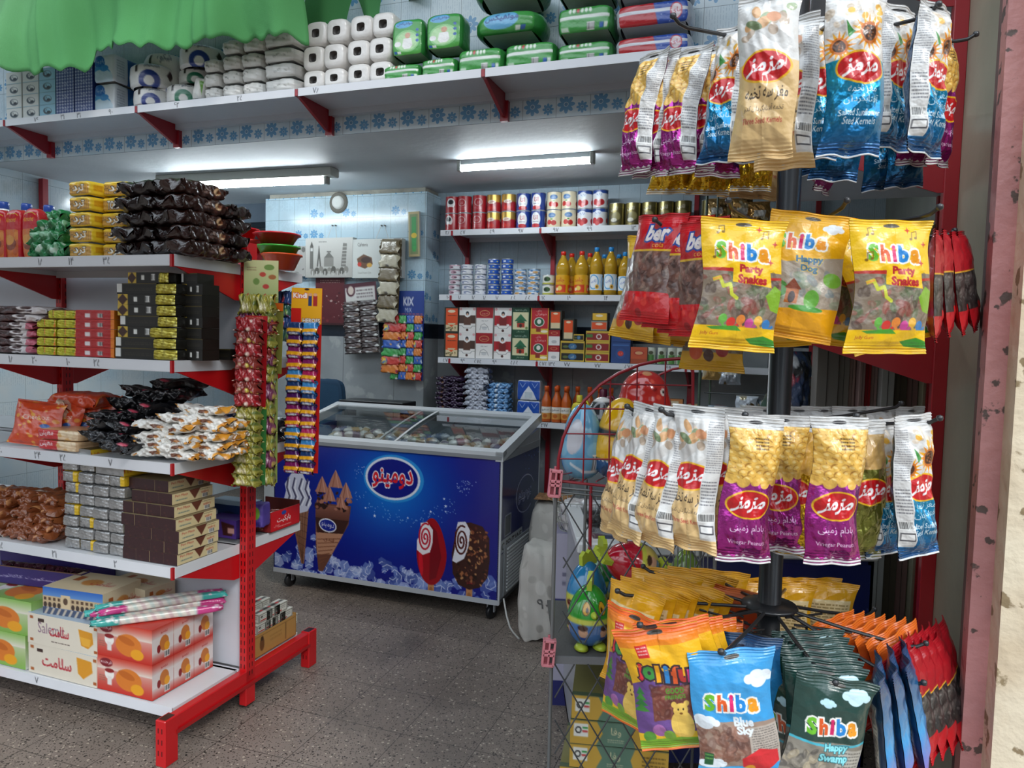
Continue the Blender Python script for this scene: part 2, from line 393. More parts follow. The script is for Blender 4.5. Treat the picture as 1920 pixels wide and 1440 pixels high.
def plaster(name, c0, c1, rough=.85, sc=2., bump=.15, spots=None):
    m, N, L, B = nmat(name); tc = N.new('ShaderNodeTexCoord'); v = tc.outputs['Object']
    col = mixc(N, L, noise(N, L, v, sc, 6, (.35, .68)), c0, c1)
    if spots: col = mixc(N, L, noise(N, L, v, spots[1], 5, (.60, .63)), col, spots[0])
    L.new(col, B.inputs['Base Color']); B.inputs['Roughness'].default_value = rough
    bp = N.new('ShaderNodeBump'); bp.inputs['Strength'].default_value = bump; bp.inputs['Distance'].default_value = .02; L.new(noise(N, L, v, 25, 4).o, bp.inputs['Height']); L.new(bp.outputs[0], B.inputs['Normal']); return m
def terrazzo():
    m, N, L, B = nmat('worn_terrazzo'); tc = N.new('ShaderNodeTexCoord'); v = tc.outputs['Object']; sp = N.new('ShaderNodeSeparateXYZ'); L.new(v, sp.inputs[0])
    a, b = X_(N, L, sp.outputs[0]), X_(N, L, sp.outputs[1])
    col = mixc(N, L, noise(N, L, v, 1.3, 5, (.3, .7)), '91847a', '6c6157')
    for sc, th, c in ((60, .17, '2a2522'), (48, .15, 'b3a695'), (120, .22, '4a423c')):
        vo = N.new('ShaderNodeTexVoronoi'); vo.inputs['Scale'].default_value = sc; L.new(v, vo.inputs['Vector']); d = X_(N, L, vo.outputs['Distance'])
        col = mixc(N, L, d.lt(noise(N, L, v, sc * .4, 2) * th * 2.5) * .95, col, c)
    col = mixc(N, L, noise(N, L, v, 2.7, 8, (.55, .75)) * .5, col, '3f3a36')
    j = ((a + .05) / .30).m('FLOORED_MODULO', 1.).lt(.012).m('MAXIMUM', (b / .30).m('FLOORED_MODULO', 1.).lt(.012)); col = mixc(N, L, j * .7, col, '2b2724')
    L.new(col, B.inputs['Base Color']); B.inputs['Roughness'].default_value = .5
    return m
TILE_BAND = tiles('flowered_tile', False, .165, .21, .03, 'd3e0e6'); TILE_PIL = tiles('flowered_tile_over_marble', True, .135, .15, .105, 'bcd6e2', .38); TILE_SIDE = tiles('flowered_tile_side', True, .11, .15, .105, 'bcd6e2', .5, 1)
TILE_BACK = tiles('striped_tile_over_marble', True, .14, .2, 0., 'a9b9c4', .06); TILE_LEFT = tiles('plain_pale_tile', False, .2, .25, 0, 'c3ced2', .0, 1)
CEIL = plaster('painted_ceiling', 'd3dade', 'c2c9ce', .6, 1.6, .1); TERR = terrazzo()
DARKW = plaster('blue_grey_wall', '566472', '4a5662'); BEIGE = plaster('pale_stone_veneer', 'a8a48e', '8f8c78', .35, 3.5, .05)
PINKM = plaster('chipped_pink_paint', 'c98f8b', 'b9807d', .5, 6, .3, ('5a4a44', 24)); CREAM = plaster('flaking_cream_paint', 'e6d8bd', 'cfbb9d', .8, 5, .3, ('8f7b5c', 17)); UPW = plaster('grey_upper_wall', 'b9c4cc', '9ba8b2')

def soft(m, w, d, h, front, side='cccccc', top=None, p=6, wr=0., seed=0, back=None, left=None, sq=0.):
    """soft-cornered packet standing at the origin"""
    f = lambda c: c if isinstance(c, Cv) or c is None else Cv(1, 1, 14, c, 1)
    n0 = len(m.v); m.pbox(w, d, h, f(front), f(side), f(top or side), f(left or side), f(back or side)); g = np.random.default_rng(seed); ph = g.uniform(0, 6, 9)
    for i in range(n0, len(m.v)):
        q = m.v[i] / [w / 2, d / 2, h / 2] - [0, 0, 1]; s = (np.abs(q) ** p).sum(1) ** (-1 / p); q = q * s[:, None]
        if wr:
            k = 1 + wr * (np.sin(q[:, 0] * 5 + ph[0] + 3 * q[:, 2]) * np.sin(q[:, 1] * 4 + ph[1]) + .6 * np.sin(q[:, 2] * 11 + ph[2] + 4 * q[:, 0]) + .5 * np.sin(q[:, 0] * 13 + ph[3] + 5 * q[:, 1])); q = q * k[:, None]
        if sq: q[:, 2] += sq * (q[:, 2] > 0) * (q[:, 0] ** 2) * -1
        m.v[i] = (q + [0, 0, 1]) * [w / 2, d / 2, h / 2]
    lo = min(v[:, 2].min() for v in m.v[n0:])
    for i in range(n0, len(m.v)): m.v[i][:, 2] -= lo
    m.sm = [True] * len(m.sm); return m
def room(name, mat, *boxes):
    m = MB()
    for q in boxes: m.box(*q, 'ffffff')
    return st(m.obj(name, mat, None, (0, 0, 0), RZ))
room('floor', TERR, (-7, -3.5, -.05, 4, 8, 0))
ORD = ['bottom', 'second from bottom', 'third from bottom', 'fourth from bottom', 'fifth from bottom', 'sixth from bottom', 'seventh from bottom', 'eighth from bottom', 'ninth from bottom']
room('wall_left', TILE_LEFT, (-4.95, 1.7, 0, -4.80, 7.2, 4.8))
room('wall_back', TILE_BACK, (-2.4, 4.85, 0, 1.2, 4.95, 2.6))
room('wall_pillar', TILE_PIL, (-3.63, 4.63, 0, -2.28, 4.634, 2.52)); room('wall_pillar_side', TILE_SIDE, (-2.284, 4.63, 0, -2.28, 4.86, 2.52), (-3.63, 4.635, 0, -3.626, 5.3, 2.52))
room('wall_pillar_core', plaster('rough_plaster', 'a9a79c', '85847c', .9, 9, .6), (-3.60, 4.64, 0, -2.30, 5.2, 2.56))
room('wall_far', DARKW, (-4.9, 6.2, 0, -3.0, 6.3, 2.6)); room('trim_1', DARKW, (-4.8, 4.9, 2.40, -3.63, 5.2, 2.56))
room('ceiling', CEIL, (-4.8, 3.352, 2.55, 1.2, 7.0, 2.65))
room('wall_upper', TILE_BAND, (-4.8, 3.35, 2.55, 1.2, 3.351, 4.8), (-4.8, 3.3512, 2.66, 1.2, 3.5, 4.8))
room('ceiling_front', CEIL, (-4.9, 1.7, 4.75, 1.2, 3.5, 4.85))
room('wall_right', plaster('grey_green_wall', '8e9289', '6d7069', .7), (.62, 2.3, 0, .72, 5.0, 4.8))
# the right jamb of the shop front: stone reveal, pink steel frame, flaking outer wall
room('trim_2', BEIGE, (.447, 1.78, 0, .60, 2.32, 4.8)); room('trim_3', PINKM, (.404, 1.66, 0, .442, 1.70, 4.8)); room('trim_4', plaster('brown_painted_edge_shadow', '7c5c56', '5e4a46', .6, 8), (.418, 1.70, 0, .447, 1.78, 4.8))  # dark brown strip behind the pink frame: its edge shadow put into the colour
room('wall_front', CREAM, (.441, 1.60, 0, 1.6, 1.66, 4.9))
# unseen canvas added above the left of the shop front to shade the shelving
t = thing('added_awning', 'unseen dark canvas added to shade the left half of the shop front', 'added_awning', (0, 0, 0), RZ)
m = MB(); m.prism([(.05, 2.50), (1.50, 2.62), (1.50, 2.64), (.05, 2.52)], -6.5, -.75, '3c4440', 'x'); m.obj('canvas', CLOTH, t)
for a in (-6.4, -4.5, -2.6, -.8): MB().tube([(a, .08, 2.49), (a, 1.5, 2.61)], .015, '5a5a58', 8).tube([(a, .08, 0), (a, .08, 2.5)], .018, '5a5a58', 8).obj('strut', ENAMEL, t)

# round pipe cap left in the plaster at the top of the pillar
a, z = hb(635, 380, 4.63); t = thing('pipe_cap', 'round paint-smeared pipe cap set in the tiles near the pillar top', 'pipe cap', P(a, 4.63, z), RZ)
m = MB(); m.lathe([(0, .02), (.03, .024), (.045, .02), (.05, 0)], 'd8dad6', 20).xf(Matrix.Rotation(R(90), 4, 'X')); m.obj('cap', MATT, t)
m = MB(); m.lathe([(.05, .004), (.062, .012), (.072, .008), (.078, 0)], '6f6c64', 20).xf(Matrix.Rotation(R(90), 4, 'X')); m.obj('ring', MATT, t)

# ---------------------------------------------------------------- tube lights
TUBEM = emit('lit_tube', (.86, .95, 1.0), TUBE)
def tube_light(a0, b0, a1, b1, label, house):
    L = math.hypot(a1 - a0, b1 - b0); t = thing('tube_light', label, 'light', P((a0 + a1) / 2, (b0 + b1) / 2, 2.55), (0, 0, -YAW + math.atan2(b1 - b0, a1 - a0)), 'tube lights on the ceiling')
    h = L / 2; m = MB()
    if house: m.box(-h - .06, -.05, -.055, h + .06, .05, 0, 'c9cdc6', .006); zt = -.078
    else: m.box(-h, -.018, -.03, h, .018, 0, 'b9c0c2', .003); zt = -.043
    m.obj('housing', ENAMEL, t)
    m = MB(); r = .017 if house else .02; m.tube([(-h, 0, zt), (h, 0, zt)], r, 'ffffff', 12); m.obj('tube', TUBEM, t)
    for s in (-1, 1): MB().box(s * h - .012, -.022, zt - .022, s * h + .012, .022, 0, 'b0b4b0', .004).obj('socket', PLAST, t)
tube_light(-3.88, 3.93, -2.66, 3.98, 'long lit tube light in a wide white housing over the shelving', True)
tube_light(-1.76, 4.0, -.96, 3.99, 'short lit tube light fixed bare to the ceiling over the freezer', False)
tube_light(-4.62, 4.4, -4.22, 4.4, 'lit tube light partly hidden behind the stacked yellow biscuit packs', False)

# ---------------------------------------------------------------- green curtain gathered above the high shelf
def curtain(pts, y, name, label):
    """pts: hem line (a, z) from left to right"""
    n = 150; hem = np.array(pts); a = np.linspace(hem[0, 0], hem[-1, 0], n); hz_ = np.interp(a, hem[:, 0], hem[:, 1]); v = np.linspace(0, 1, 34)[:, None]
    A = np.broadcast_to(a, (34, n)); Z = 3.6 + (hz_[None] - 3.6) * v
    f = np.sin(A * 17 + 2 * np.sin(A * 3.1)) * .045 + np.sin(A * 41 + 1.5 * np.sin(A * 7)) * .014; sw = np.sin(v * 6 + A * 5) * .03
    B_ = y + f * (.5 + .5 * v) + sw + .05 * v * np.sin(A * 2.1); Z = Z + .012 * np.sin(A * 60) * (v > .96)
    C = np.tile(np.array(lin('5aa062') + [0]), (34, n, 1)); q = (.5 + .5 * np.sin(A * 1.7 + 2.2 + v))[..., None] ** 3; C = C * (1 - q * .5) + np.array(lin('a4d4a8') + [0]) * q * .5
    o = MB().grid(np.stack([A, B_, Z], -1), C).obj(name, CLOTH, None, (0, 0, 0), RZ); md = o.modifiers.new('thickness', 'SOLIDIFY'); md.thickness = .004
    tag(o, label, 'curtain')
cz = [hb(*q, 2.86) for q in ((-60, 120), (20, 138), (90, 140), (150, 130), (165, 95), (185, 88), (270, 90), (380, 78), (440, 62), (520, 56), (548, 62))]
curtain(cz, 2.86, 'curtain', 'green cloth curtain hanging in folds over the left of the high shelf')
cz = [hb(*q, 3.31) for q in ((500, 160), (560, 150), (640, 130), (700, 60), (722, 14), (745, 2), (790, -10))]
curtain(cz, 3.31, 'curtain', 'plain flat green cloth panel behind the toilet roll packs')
# ---------------------------------------------------------------- shelving
RED, WHT = 'c8151c', 'dfe1e4'; DRED = '9c1826'
def digits(s): return ''.join(chr(0x6F0 + int(c)) if c.isdigit() else c for c in s)
def lip_cv(L, h, marks, nx=None, c='dfe1e6'):
    cv = Cv(L, h, nx or int(L * 330), c)
    for x, t in marks: cv.text(digits(t), x, h * .5, h * .66, '1a1c20', rot=random.uniform(-.06, .06))
    return cv
def shelf(par, a0, a1, bf, bb, z, h=.036, marks=(), name='shelf', front=1, endlip=False, c=WHT):
    """tray with a folded front lip carrying handwritten prices; z is the top of the tray"""
    m = MB(); m.box(a0, bf, z - .018, a1, bb, z, c); yf = bf - .004 * front
    m.box(a0, bf, z - h, a1, bf + .004 * front, z + .003, c)
    if front > 0: m.face(lip_cv(a1 - a0, h, [(x - a0, t) for x, t in marks]), (a0, bf - .001, z + .002), (a1 - a0, 0, 0), (0, 0, -h))
    m.box(a0, bb - .012 * front, z - .045, a1, bb, z, c)
    if endlip: m.box(a1, bf, z - h, a1 + .004, bb, z + .002, c)
    return m.obj(name, ENAMEL, par)
def bracket(par, a, bt, bb, z, drop, c=RED, name='bracket', w=.004):
    """triangular plate running from the front tip (bt) to the upright (bb)"""
    m = MB(); sg = 1 if bb > bt else -1
    m.prism([(bt, z - .004), (bt, z - .036), (bt + sg * .03, z - .04), (bb - sg * .03, z - drop), (bb, z - drop), (bb, z - .004)], a - w, a + w, c, 'x'); return m.obj(name, ENAMEL, par)
def upright(par, a, b, z0, z1, c=RED, w=.03, d=.05, slots=True):
    m = MB(); m.box(a - w / 2, b - d / 2, z0, a + w / 2, b + d / 2, z1, c, .002)
    if slots:
        z = z0 + .12
        while z < z1 - .05:
            for y in (-.008, .008): m.box(a - w / 2 - .0006, b + y - .0017, z, a + w / 2 + .0006, b + y + .0017, z + .018, '2a0709'); m.box(a + y - .0017, b - d / 2 - .0006, z, a + y + .0017, b + d / 2, z + .018, '2a0709')
            z += .032
    return m.obj('upright', ENAMEL, par)

# double-sided gondola on the left
G = thing('shelving_unit', 'red and white double-sided steel shelving unit full of sweets on the left', 'shelving', (0, 0, 0), RZ)
ZG = [1.763, 1.398, 1.040, .671, .165]; GA, GB, GF, GP, GR = -1.935, -2.885, 1.98, 2.345, 2.71
mk = {0: [(-2.80, '38'), (-2.55, '18'), (-2.40, '14'), (-2.23, '35')], 1: [(-2.71, '18'), (-2.59, '20'), (-2.42, '10'), (-2.28, '25')], 2: [(-2.78, '20'), (-2.58, '24'), (-2.45, '25'), (-2.22, '7')], 3: [(-2.78, '15'), (-2.50, '21'), (-2.2, '2')], 4: [(-2.6, '7')]}
for i, z in enumerate(ZG):
    d = .006
    for k, (a0, a1) in enumerate(((GB + d, GA - d), (GB - .95 + d, GB - d))):
        o = shelf(G, a0, a1, GF, GP - .03, z, marks=mk[i] if k == 0 else ()); 
        shelf(G, a0, a1, GR, GP + .03, z, front=-1)
        if i < 4:
            for bt, bb in ((GF, GP - .025), (GR, GP + .025)): bracket(G, a1 + .003, bt, bb, z, .135, RED)
            # red clip closing the lip and the white end return of the tray
            MB().box(a1 - .002, GF - .004, z - .04, a1 + .008, GF + .006, z + .003, 'b01018').obj('clip', ENAMEL, G)
            for bt, bb in ((GF + .006, GP - .03), (GR, GP + .03)): MB().box(a1 + .0075, bt, z - .036, a1 + .0105, bb, z + .004, WHT).obj('shelf_end', ENAMEL, G)
for a in (GA + .02, GB, GB - .95):
    upright(G, a, GP, 0.02, 1.85, RED, .034, .055)
    m = MB(); m.box(a - .017, GF - .03, .10, a + .017, GR + .03, .162, RED, .003); m.box(a + .017, GF - .03, .098, a + .024, GR + .03, .112, 'a81016'); m.obj('base_beam', ENAMEL, G)
    for b in (GF - .05, GR + .05):
        m = MB(); m.box(a - .022, b - .03, 0, a + .022, b + .03, .165, RED, .003); m.box(a - .015, b - .022, .1652, a + .015, b + .022, .1656, '2a0f0c')
        for zz in (.04, .08, .12):
            for y in (-.008, .008): m.box(a - y - .0015, b - .0306, zz, a - y + .0015, b - .02, zz + .018, '2a0709')
        m.obj('leg', ENAMEL, G)
for a0, a1 in ((GB, GA), (GB - .95, GB)):
    for z0, z1 in ((ZG[1], ZG[0]), (ZG[4], ZG[3])): MB().box(a0, GP - .004, z0, a1, GP + .004, z1 - .02, 'cdd0d8').obj('back_panel', ENAMEL, G)
    MB().box(a0, GP - .03, .12, a1, GP - .02, .165, 'cdd0d8').obj('back_panel', ENAMEL, G)

# long high shelf on the tiled front of the mezzanine
T = thing('wall_shelf', 'long white shelf on red brackets high on the tiled wall', 'shelf', (0, 0, 0), RZ)
TS = [-5.19, -4.205, -3.222, -2.215, -1.24, -.26, .6]; TZ = 2.692
tm = {1: [(-3.95, '76'), (-3.75, '31'), (-3.63, '31'), (-3.4, '90')], 2: [(-2.95, '62'), (-2.55, '25')], 3: [(-2.10, '78')]}
for i in range(6):
    a0, a1 = TS[i] + .01, TS[i + 1] - .01; m = MB(); m.box(a0, 3.05, TZ - .02, a1, 3.33, TZ, 'cdd2da'); m.box(a0, 3.05, TZ - .034, a1, 3.054, TZ + .004, 'cdd2da'); m.box(a0, 3.31, TZ - .05, a1, 3.345, TZ - .02, 'c3c8d0')
    m.face(lip_cv(a1 - a0, .037, [(x - a0, t) for x, t in tm.get(i, ())]), (a0, 3.049, TZ + .003), (a1 - a0, 0, 0), (0, 0, -.037)); m.obj('shelf', ENAMEL, T)
for a in TS[1:]: bracket(T, a, 3.048, 3.33, TZ + .004, .13, DRED, w=.008); MB().box(a - .02, 3.325, TZ - .145, a + .02, 3.35, TZ + .02, DRED).obj('upright', ENAMEL, T)

# wall unit behind the freezer
Wn = thing('shelving_unit', 'wall shelving with tins, oil bottles and tea boxes behind the freezer', 'shelving', (0, 0, 0), RZ)
WZ = [2.235, 1.80, 1.372, .97]; WB, WE = 4.55, 4.83; WS = [-2.14, -1.425, -.47, .25]
wm = {0: [(-2.08, '28'), (-1.97, '57'), (-1.76, '59'), (-1.56, '97'), (-1.32, '97'), (-1.1, '99'), (-.82, '13')], 1: [(-2.07, '10'), (-1.98, '18'), (-1.88, '18'), (-1.8, '18'), (-1.71, '18'), (-1.6, '85'), (-1.5, '85'), (-1.39, '15'), (-1.22, '16'), (-.98, '14')], 2: [(-2.07, '575'), (-1.95, '96'), (-1.84, '575'), (-1.72, '96'), (-1.58, '585'), (-1.38, '575'), (-1.32, '135'), (-1.22, '77'), (-1.02, '77'), (-.82, '575'), (-.58, '169')], 3: [(-1.36, '317')]}
for i, z in enumerate(WZ):
    for k in range(3):
        a0, a1 = WS[k] + .004, WS[k + 1] - .004
        shelf(Wn, a0, a1, WB, WE, z, .036, [(x, t) for x, t in wm[i] if a0 < x < a1], c='d3d6da')
    for a in (WS[0] + .09, WS[1], WS[2]): bracket(Wn, a, WB - .004, WE - .01, z, .15, DRED, w=.007)
for a in (WS[0] + .09, WS[1] + .01, WS[2], WS[3]): upright(Wn, a, WE, .3, 2.5, DRED, .03, .03, False)
# ---------------------------------------------------------------- ice-cream freezer
F_ = thing('freezer', 'blue ice-cream chest freezer with sliding glass top, printed with ice lollies', 'freezer', P(-1.29, 3.56, 0), RZ)
FW, FD, FH, FB = 1.43, .66, .915, .10     # local: x from -FW to 0, y from 0 to FD
def swirl(cv, cx, cy, r, pts=18):
    pass
cv = Cv(143, 78, 420, '0a1a86', 2)
q = cv._win(0, 0, 143, 78); g = np.exp(-(((q[1] - 78) / 34) ** 2 + ((q[2] - 22) / 30) ** 2))[..., None]; cv.a = srgb('0b1580') * (1 - g) + srgb('0b6fd0') * g
sr_ = random.Random(5)
for _ in range(90):
    x = sr_.uniform(55, 118); y = 34 + 6 * math.sin(x * .09) + sr_.gauss(0, 2.5); cv.ell(x, y, .25, .25, 'a8d8f4', al=.8)
for x, y in ((123, 16), (125, 18), (120, 17), (122, 20), (126, 15), (58, 12), (60, 14), (56, 15)):
    for _ in range(7): cv.ell(x + sr_.gauss(0, 1.4), y + sr_.gauss(0, 1.4), .22, .22, 'b8cff0')
def star(x, y, r, c='dfeefc'): cv.poly([(x + (r if k % 2 == 0 else r * .35) * math.cos(k * math.pi / 5 - 1.57), y + (r if k % 2 == 0 else r * .35) * math.sin(k * math.pi / 5 - 1.57)) for k in range(10)], c)
for x, y, r in ((68, 39, 1.3), (103, 33, .9), (111, 25, 1.), (112, 29, 1.1), (112, 32, .8), (104, 37, .8), (62, 35, .8), (89, 38, .9)): star(x, y, r)
cv.ell(79.5, 16.5, 19, 13.6, '2a8fd8').ell(79, 16.5, 17.3, 12.3, 'dfe6f2').ell(79, 16.5, 15.9, 11, '101a80')
cv.text('دومینو', 79, 16.8, 10.5, 'd8202a', ('f3f0f4', .045), wid=25, bold=.02)
# ice along the foot
for k in range(150):
    x = sr_.uniform(-2, 145); top = 63.5 + 5 * math.sin(x * .12 + 1.6) * .8 + (-7 if x < 32 and x > 12 else 0) + (2 if x > 50 else 0); y = sr_.uniform(top + 2.5, 80); r = sr_.uniform(1.8, 4.6)
    n_ = 6; an = sr_.uniform(0, 6); pts = [(x + r * sr_.uniform(.7, 1.1) * math.cos(an + i * 6.283 / n_), y + r * sr_.uniform(.6, 1) * math.sin(an + i * 6.283 / n_)) for i in range(n_)]
    cv.poly(pts, sr_.choice(['6f86c8', '8ea4dc', '5468b0', 'b6c4ea', '4357a0']), .8); cv.line([pts[0], (x, y), pts[2]], .35, 'dbe4f8')
# soft-serve cone at the far left
cone = lambda x0, x1, y0, xb, yb, c, c2: (cv.poly([(x0, y0), (x1, y0), (xb + 1, yb), (xb - 1, yb)], c), [cv.line([(x0 + (x1 - x0) * i / 6, y0), (xb, yb)], .35, c2) for i in range(1, 6)], [cv.line([(x0 + (xb - x0) * i / 8, y0 + (yb - y0) * i / 8), (x1 + (xb - x1) * i / 8, y0 + (yb - y0) * (i + .5) / 8)], .35, c2) for i in range(8)])
cone(10.5, 24, 39, 20, 73, '8a5f48', '5d3c2c')
cv.poly([(6, 37), (8, 30), (7, 26), (11, 20), (14, 17), (19, 18), (22, 23), (25, 28), (24, 32), (26, 36), (23, 41), (17, 43), (11, 41)], 'c9ccdf')
for x, dx in ((9, 1.5), (13, 2), (17.5, 2.5), (22, 2)): cv.line([(x, 38), (x + dx, 33), (x - .5, 28), (x + dx - 1, 22)], 1.1, '4d4b66'); cv.line([(x + 1.5, 38), (x + dx + 1.5, 33), (x + 1.2, 28), (x + dx, 23)], .7, 'f0f1fa')
# wrapped cone with its chocolate crown
cv.poly([(28.5, 35), (52.5, 35), (51, 46), (34, 76), (31, 76), (29, 60)], '6c4334'); cv.vgrad(36, 44, '8c5a4a', '5d3529', 29, 51); cv.poly([(28.6, 44), (51, 44), (47, 53), (30, 53)], '3c211b'); cv.poly([(29, 53), (47.5, 52), (40, 65), (30, 66)], 'b9876a')
for k in range(7): cv.line([(30 + k * .2, 57 + k * 2.4), (46 - k * 1.9, 55 + k * 2.4)], .5, '7a4a34')
cv.speck(60, 28, 26, 52, 38, .8, 2, ['2b1611', '3c1f17', '8f5a48', 'a8705c'], .5, 4)
for x, y, r in ((33, 24, 4.6), (42, 20, 5), (49, 26, 4.4), (38, 29, 4.4), (46, 33, 3.6)):
    cv.poly([(x - r, y + r), (x - r * .5, y - r * .2), (x, y - r * 1.1), (x + r * .55, y - r * .1), (x + r, y + r)], 'b07a66'); cv.line([(x, y - r), (x - r * .4, y + r)], .5, '8a5342'); cv.line([(x, y - r), (x + r * .4, y + r)], .5, 'd09a86')
cv.ell(37, 48, 6, 4, 'e6e6ee', .15).ell(37, 48, 5.3, 3.3, '1a2790', .15).text('دومینو', 37, 48, 3.2, 'e8e8f0', rot=.15, wid=8.5)
cv.text('قندی', 38, 56.5, 3, '5a2a1c', rot=.1, wid=7)
def spiral(cx, cy, rx, ry, c): cv.line([(cx + rx * k / 60 * math.cos(k * .3), cy + ry * k / 60 * math.sin(k * .3)) for k in range(4, 60)], 1.0, c)
# red lolly with its bitten corner
def ring(cx, cy, rx, ry, rot, cols):
    for i, c in enumerate(cols): f = 1 - i / len(cols); cv.ell(cx, cy, rx * f, ry * f, c, rot)
def lolly(x0, x1, y0, y1, c, c2, stick=True):
    cx = (x0 + x1) / 2
    if stick: cv.rect(cx - 1.9, y1 - 2, cx + 1.9, y1 + 7.5, 'c98a58').ell(cx, y1 + 7.5, 1.9, 1.6, 'c98a58').ell(cx, y1 + 5, 1.1, 1.5, 'a66a3c')
    return cx
cx = lolly(95, 113, 36, 72, 0, 0)
cv.poly([(cx + 9.2 * math.cos(t) * (.78 if math.sin(t) < 0 else 1) ** (abs(math.sin(t))), 56 + 18.5 * math.sin(t) * (1 if math.sin(t) > 0 else 1.05)) for t in np.linspace(0, 6.283, 50)][:-1], 'a0101c')
cv.poly([(103, 40), (107, 44), (110, 58), (107, 70), (103, 72)], '5f0a18', .55); cv.ell(97.5, 62, 1.3, 8, 'd8182a', -.1)
cv.poly([(97, 40), (101, 39), (104.5, 43), (104.6, 50), (103, 56), (98.6, 58), (95, 55.5), (95, 50), (97, 46)], 'f2ecee'); spiral(100, 48, 4.2, 8.4, 'c21a30')
# nut-coated chocolate lolly
cx = lolly(116, 138, 36, 72, 0, 0)
cv.poly([(117, 66), (116.2, 55), (118, 45), (121, 37.5), (127, 36.5), (134, 38), (138, 44), (138.6, 56), (137.5, 66), (133, 72), (127, 74), (120.5, 72)], '3a1c16')
cv.speck(110, 118, 39, 137, 71, .4, 1.2, ['8a4e34', 'a8683f', '5a2c20', '241009', 'c08a58'], .3, 8)
cv.poly([(119.5, 37), (124, 36.4), (126.8, 41), (126, 50), (123.6, 57), (119, 60), (116.6, 59), (118, 52), (117.6, 46)], 'ecebf2'); spiral(121.8, 47.5, 4.2, 9, '4a1512')
cv.text('مگنو', 127, 70, 2, 'b41e2c')
M_ = MB(); M_.face(cv, (-FW + .008, -.0015, FH - .035), (FW - .022, 0, 0), (0, 0, -(FH - .035 - FB - .02)))
M_.obj('front_panel', paint('printed_vinyl', .25, .02, 12, .5, .2), F_)
# side panel
sv = Cv(62, 60, 130, '17205e', 2); sv.ell(38, 29, 16, 13, 'a9adc0').ell(38, 29, 15.2, 12.2, '18215c').text('دومینو', 38, 30, 8, '18215c', ('b9bdd0', .05), wid=23)
sv.rect(5, 36, 15, 50, '8e949e').rect(6, 37, 14, 49, '39404c').rect(48, 24, 60, 54, '46506e').rect(0, 51, 34, 59, 'a7adb0').text('C-PENTANE', 17, 55.3, 4.6, '22262c', wid=31, bold=.02)
for k in range(12): sv.ell(sr_.uniform(35, 60), sr_.uniform(2, 14), .4, .4, '8ea0d8')
m = MB(); m.face(sv, (.0015, .01, FH - .05), (0, FD - .02, 0), (0, 0, -.50)); m.obj('side_panel', MATS['printed_vinyl'], F_)
# cabinet
m = MB(); m.prism([(0, FB), (FD, FB), (FD, FH + .02), (.55, FH + .02), (.0, FH - .03)][::1], -FW, -FW + .02, '1a2468', 'x'); m.prism([(0, FB), (FD, FB), (FD, FH + .06), (0, FH - .03)], -.02, 0, 'a9adb1', 'x')
m.box(-FW, 0, FB, 0, .02, FH - .03, '141d70'); m.box(-FW, FD - .02, FB, 0, FD, FH + .06, '9aa0a8'); m.box(-FW, 0, FB, 0, FD, FB + .02, '555b62'); m.box(-FW + .02, .02, .60, -.02, FD - .02, .61, 'd8dde0')
m.box(-FW, -.004, FB - .005, 0, 0, FB + .022, 'b9bdc2'); m.box(-.006, -.004, FB, .004, .006, FH - .03, 'c3c7ca'); m.box(0, FD - .006, FB, .004, FD, FH + .06, 'b3b7ba'); m.box(0, .006, FH - .05, .003, FD, FH - .01, '8f9499')
m.obj('cabinet', ENAMEL, F_)
m = MB(); m.box(.002, .05, .13, .008, FD - .05, .40, '8d9296')
for k in range(13): z = .145 + k * .019; m.box(.008, .09, z, .014, FD - .09, z + .009, 'd6d9da')
m.obj('vent_grille', ENAMEL, F_)
for x, y in ((-.06, .05), (-.06, FD - .06), (-FW + .08, .05), (-FW + .08, FD - .06)):
    m = MB(); m.lathe([(0, .012), (.034, .012), (.038, .006), (.038, -.006), (.034, -.012), (0, -.012)], '1c1d20', 20).xf(Matrix.Translation((x, y, .038)) @ Matrix.Rotation(R(90), 4, 'Y') @ Matrix.Rotation(R(20), 4, 'X'))
    w0 = len(m.v); m.box(x - .022, y - .012, .04, x - .016, y + .012, .09, 'a5a9ad').box(x + .016, y - .012, .04, x + .022, y + .012, .09, 'a5a9ad').box(x - .03, y - .03, .088, x + .03, y + .03, .1, 'a5a9ad'); m.obj('caster', PLAST, F_)
# sloping rim and curved sliding lids
sl_ = lambda y: FH - .03 + (y / FD) * .145
m = MB()
for y0, y1, dz in ((-.008, .045, .03), (FD - .05, FD + .006, .03)): m.prism([(y0, sl_(y0) - .0), (y1, sl_(y1)), (y1, sl_(y1) + dz), (y0, sl_(y0) + dz)], -FW - .005, .008, 'c6cbce', 'x')
for x0, x1 in ((-FW - .005, -FW + .04), (-.035, .008)): m.prism([(-.008, sl_(0) - .02), (FD + .006, sl_(FD) - .02), (FD + .006, sl_(FD) + .032), (-.008, sl_(0) + .032)], x0, x1, 'c6cbce', 'x')
m.prism([(-.009, sl_(0) - .012), (-.009, sl_(0) + .008), (.0, sl_(0) + .008), (.0, sl_(0) - .012)], -FW, 0, '85898c', 'x'); m.obj('rim', paint('brushed_rim', .3, .02, 10, .6), F_)
for k, (x0, x1, dz) in enumerate(((-FW + .03, -.66, .022), (-.78, -.03, .012))):
    y = np.linspace(.03, FD - .03, 14); X = np.array([[(xx, yy, sl_(yy) + dz + .012 * math.sin(math.pi * (yy - .03) / (FD - .06))) for xx in (x0, x1)] for yy in y])
    m = MB(); m.grid(X[::-1], None, 'ffffff'); lid = m.obj('glass_lid', GLASS, F_)
    for xx in (x0, x1): MB().tube([tuple(p[0 if xx == x0 else 1] + (0, 0, .002)) for p in X], .006, 'cdd2d4', 6).obj('lid_edge', ENAMEL, lid)
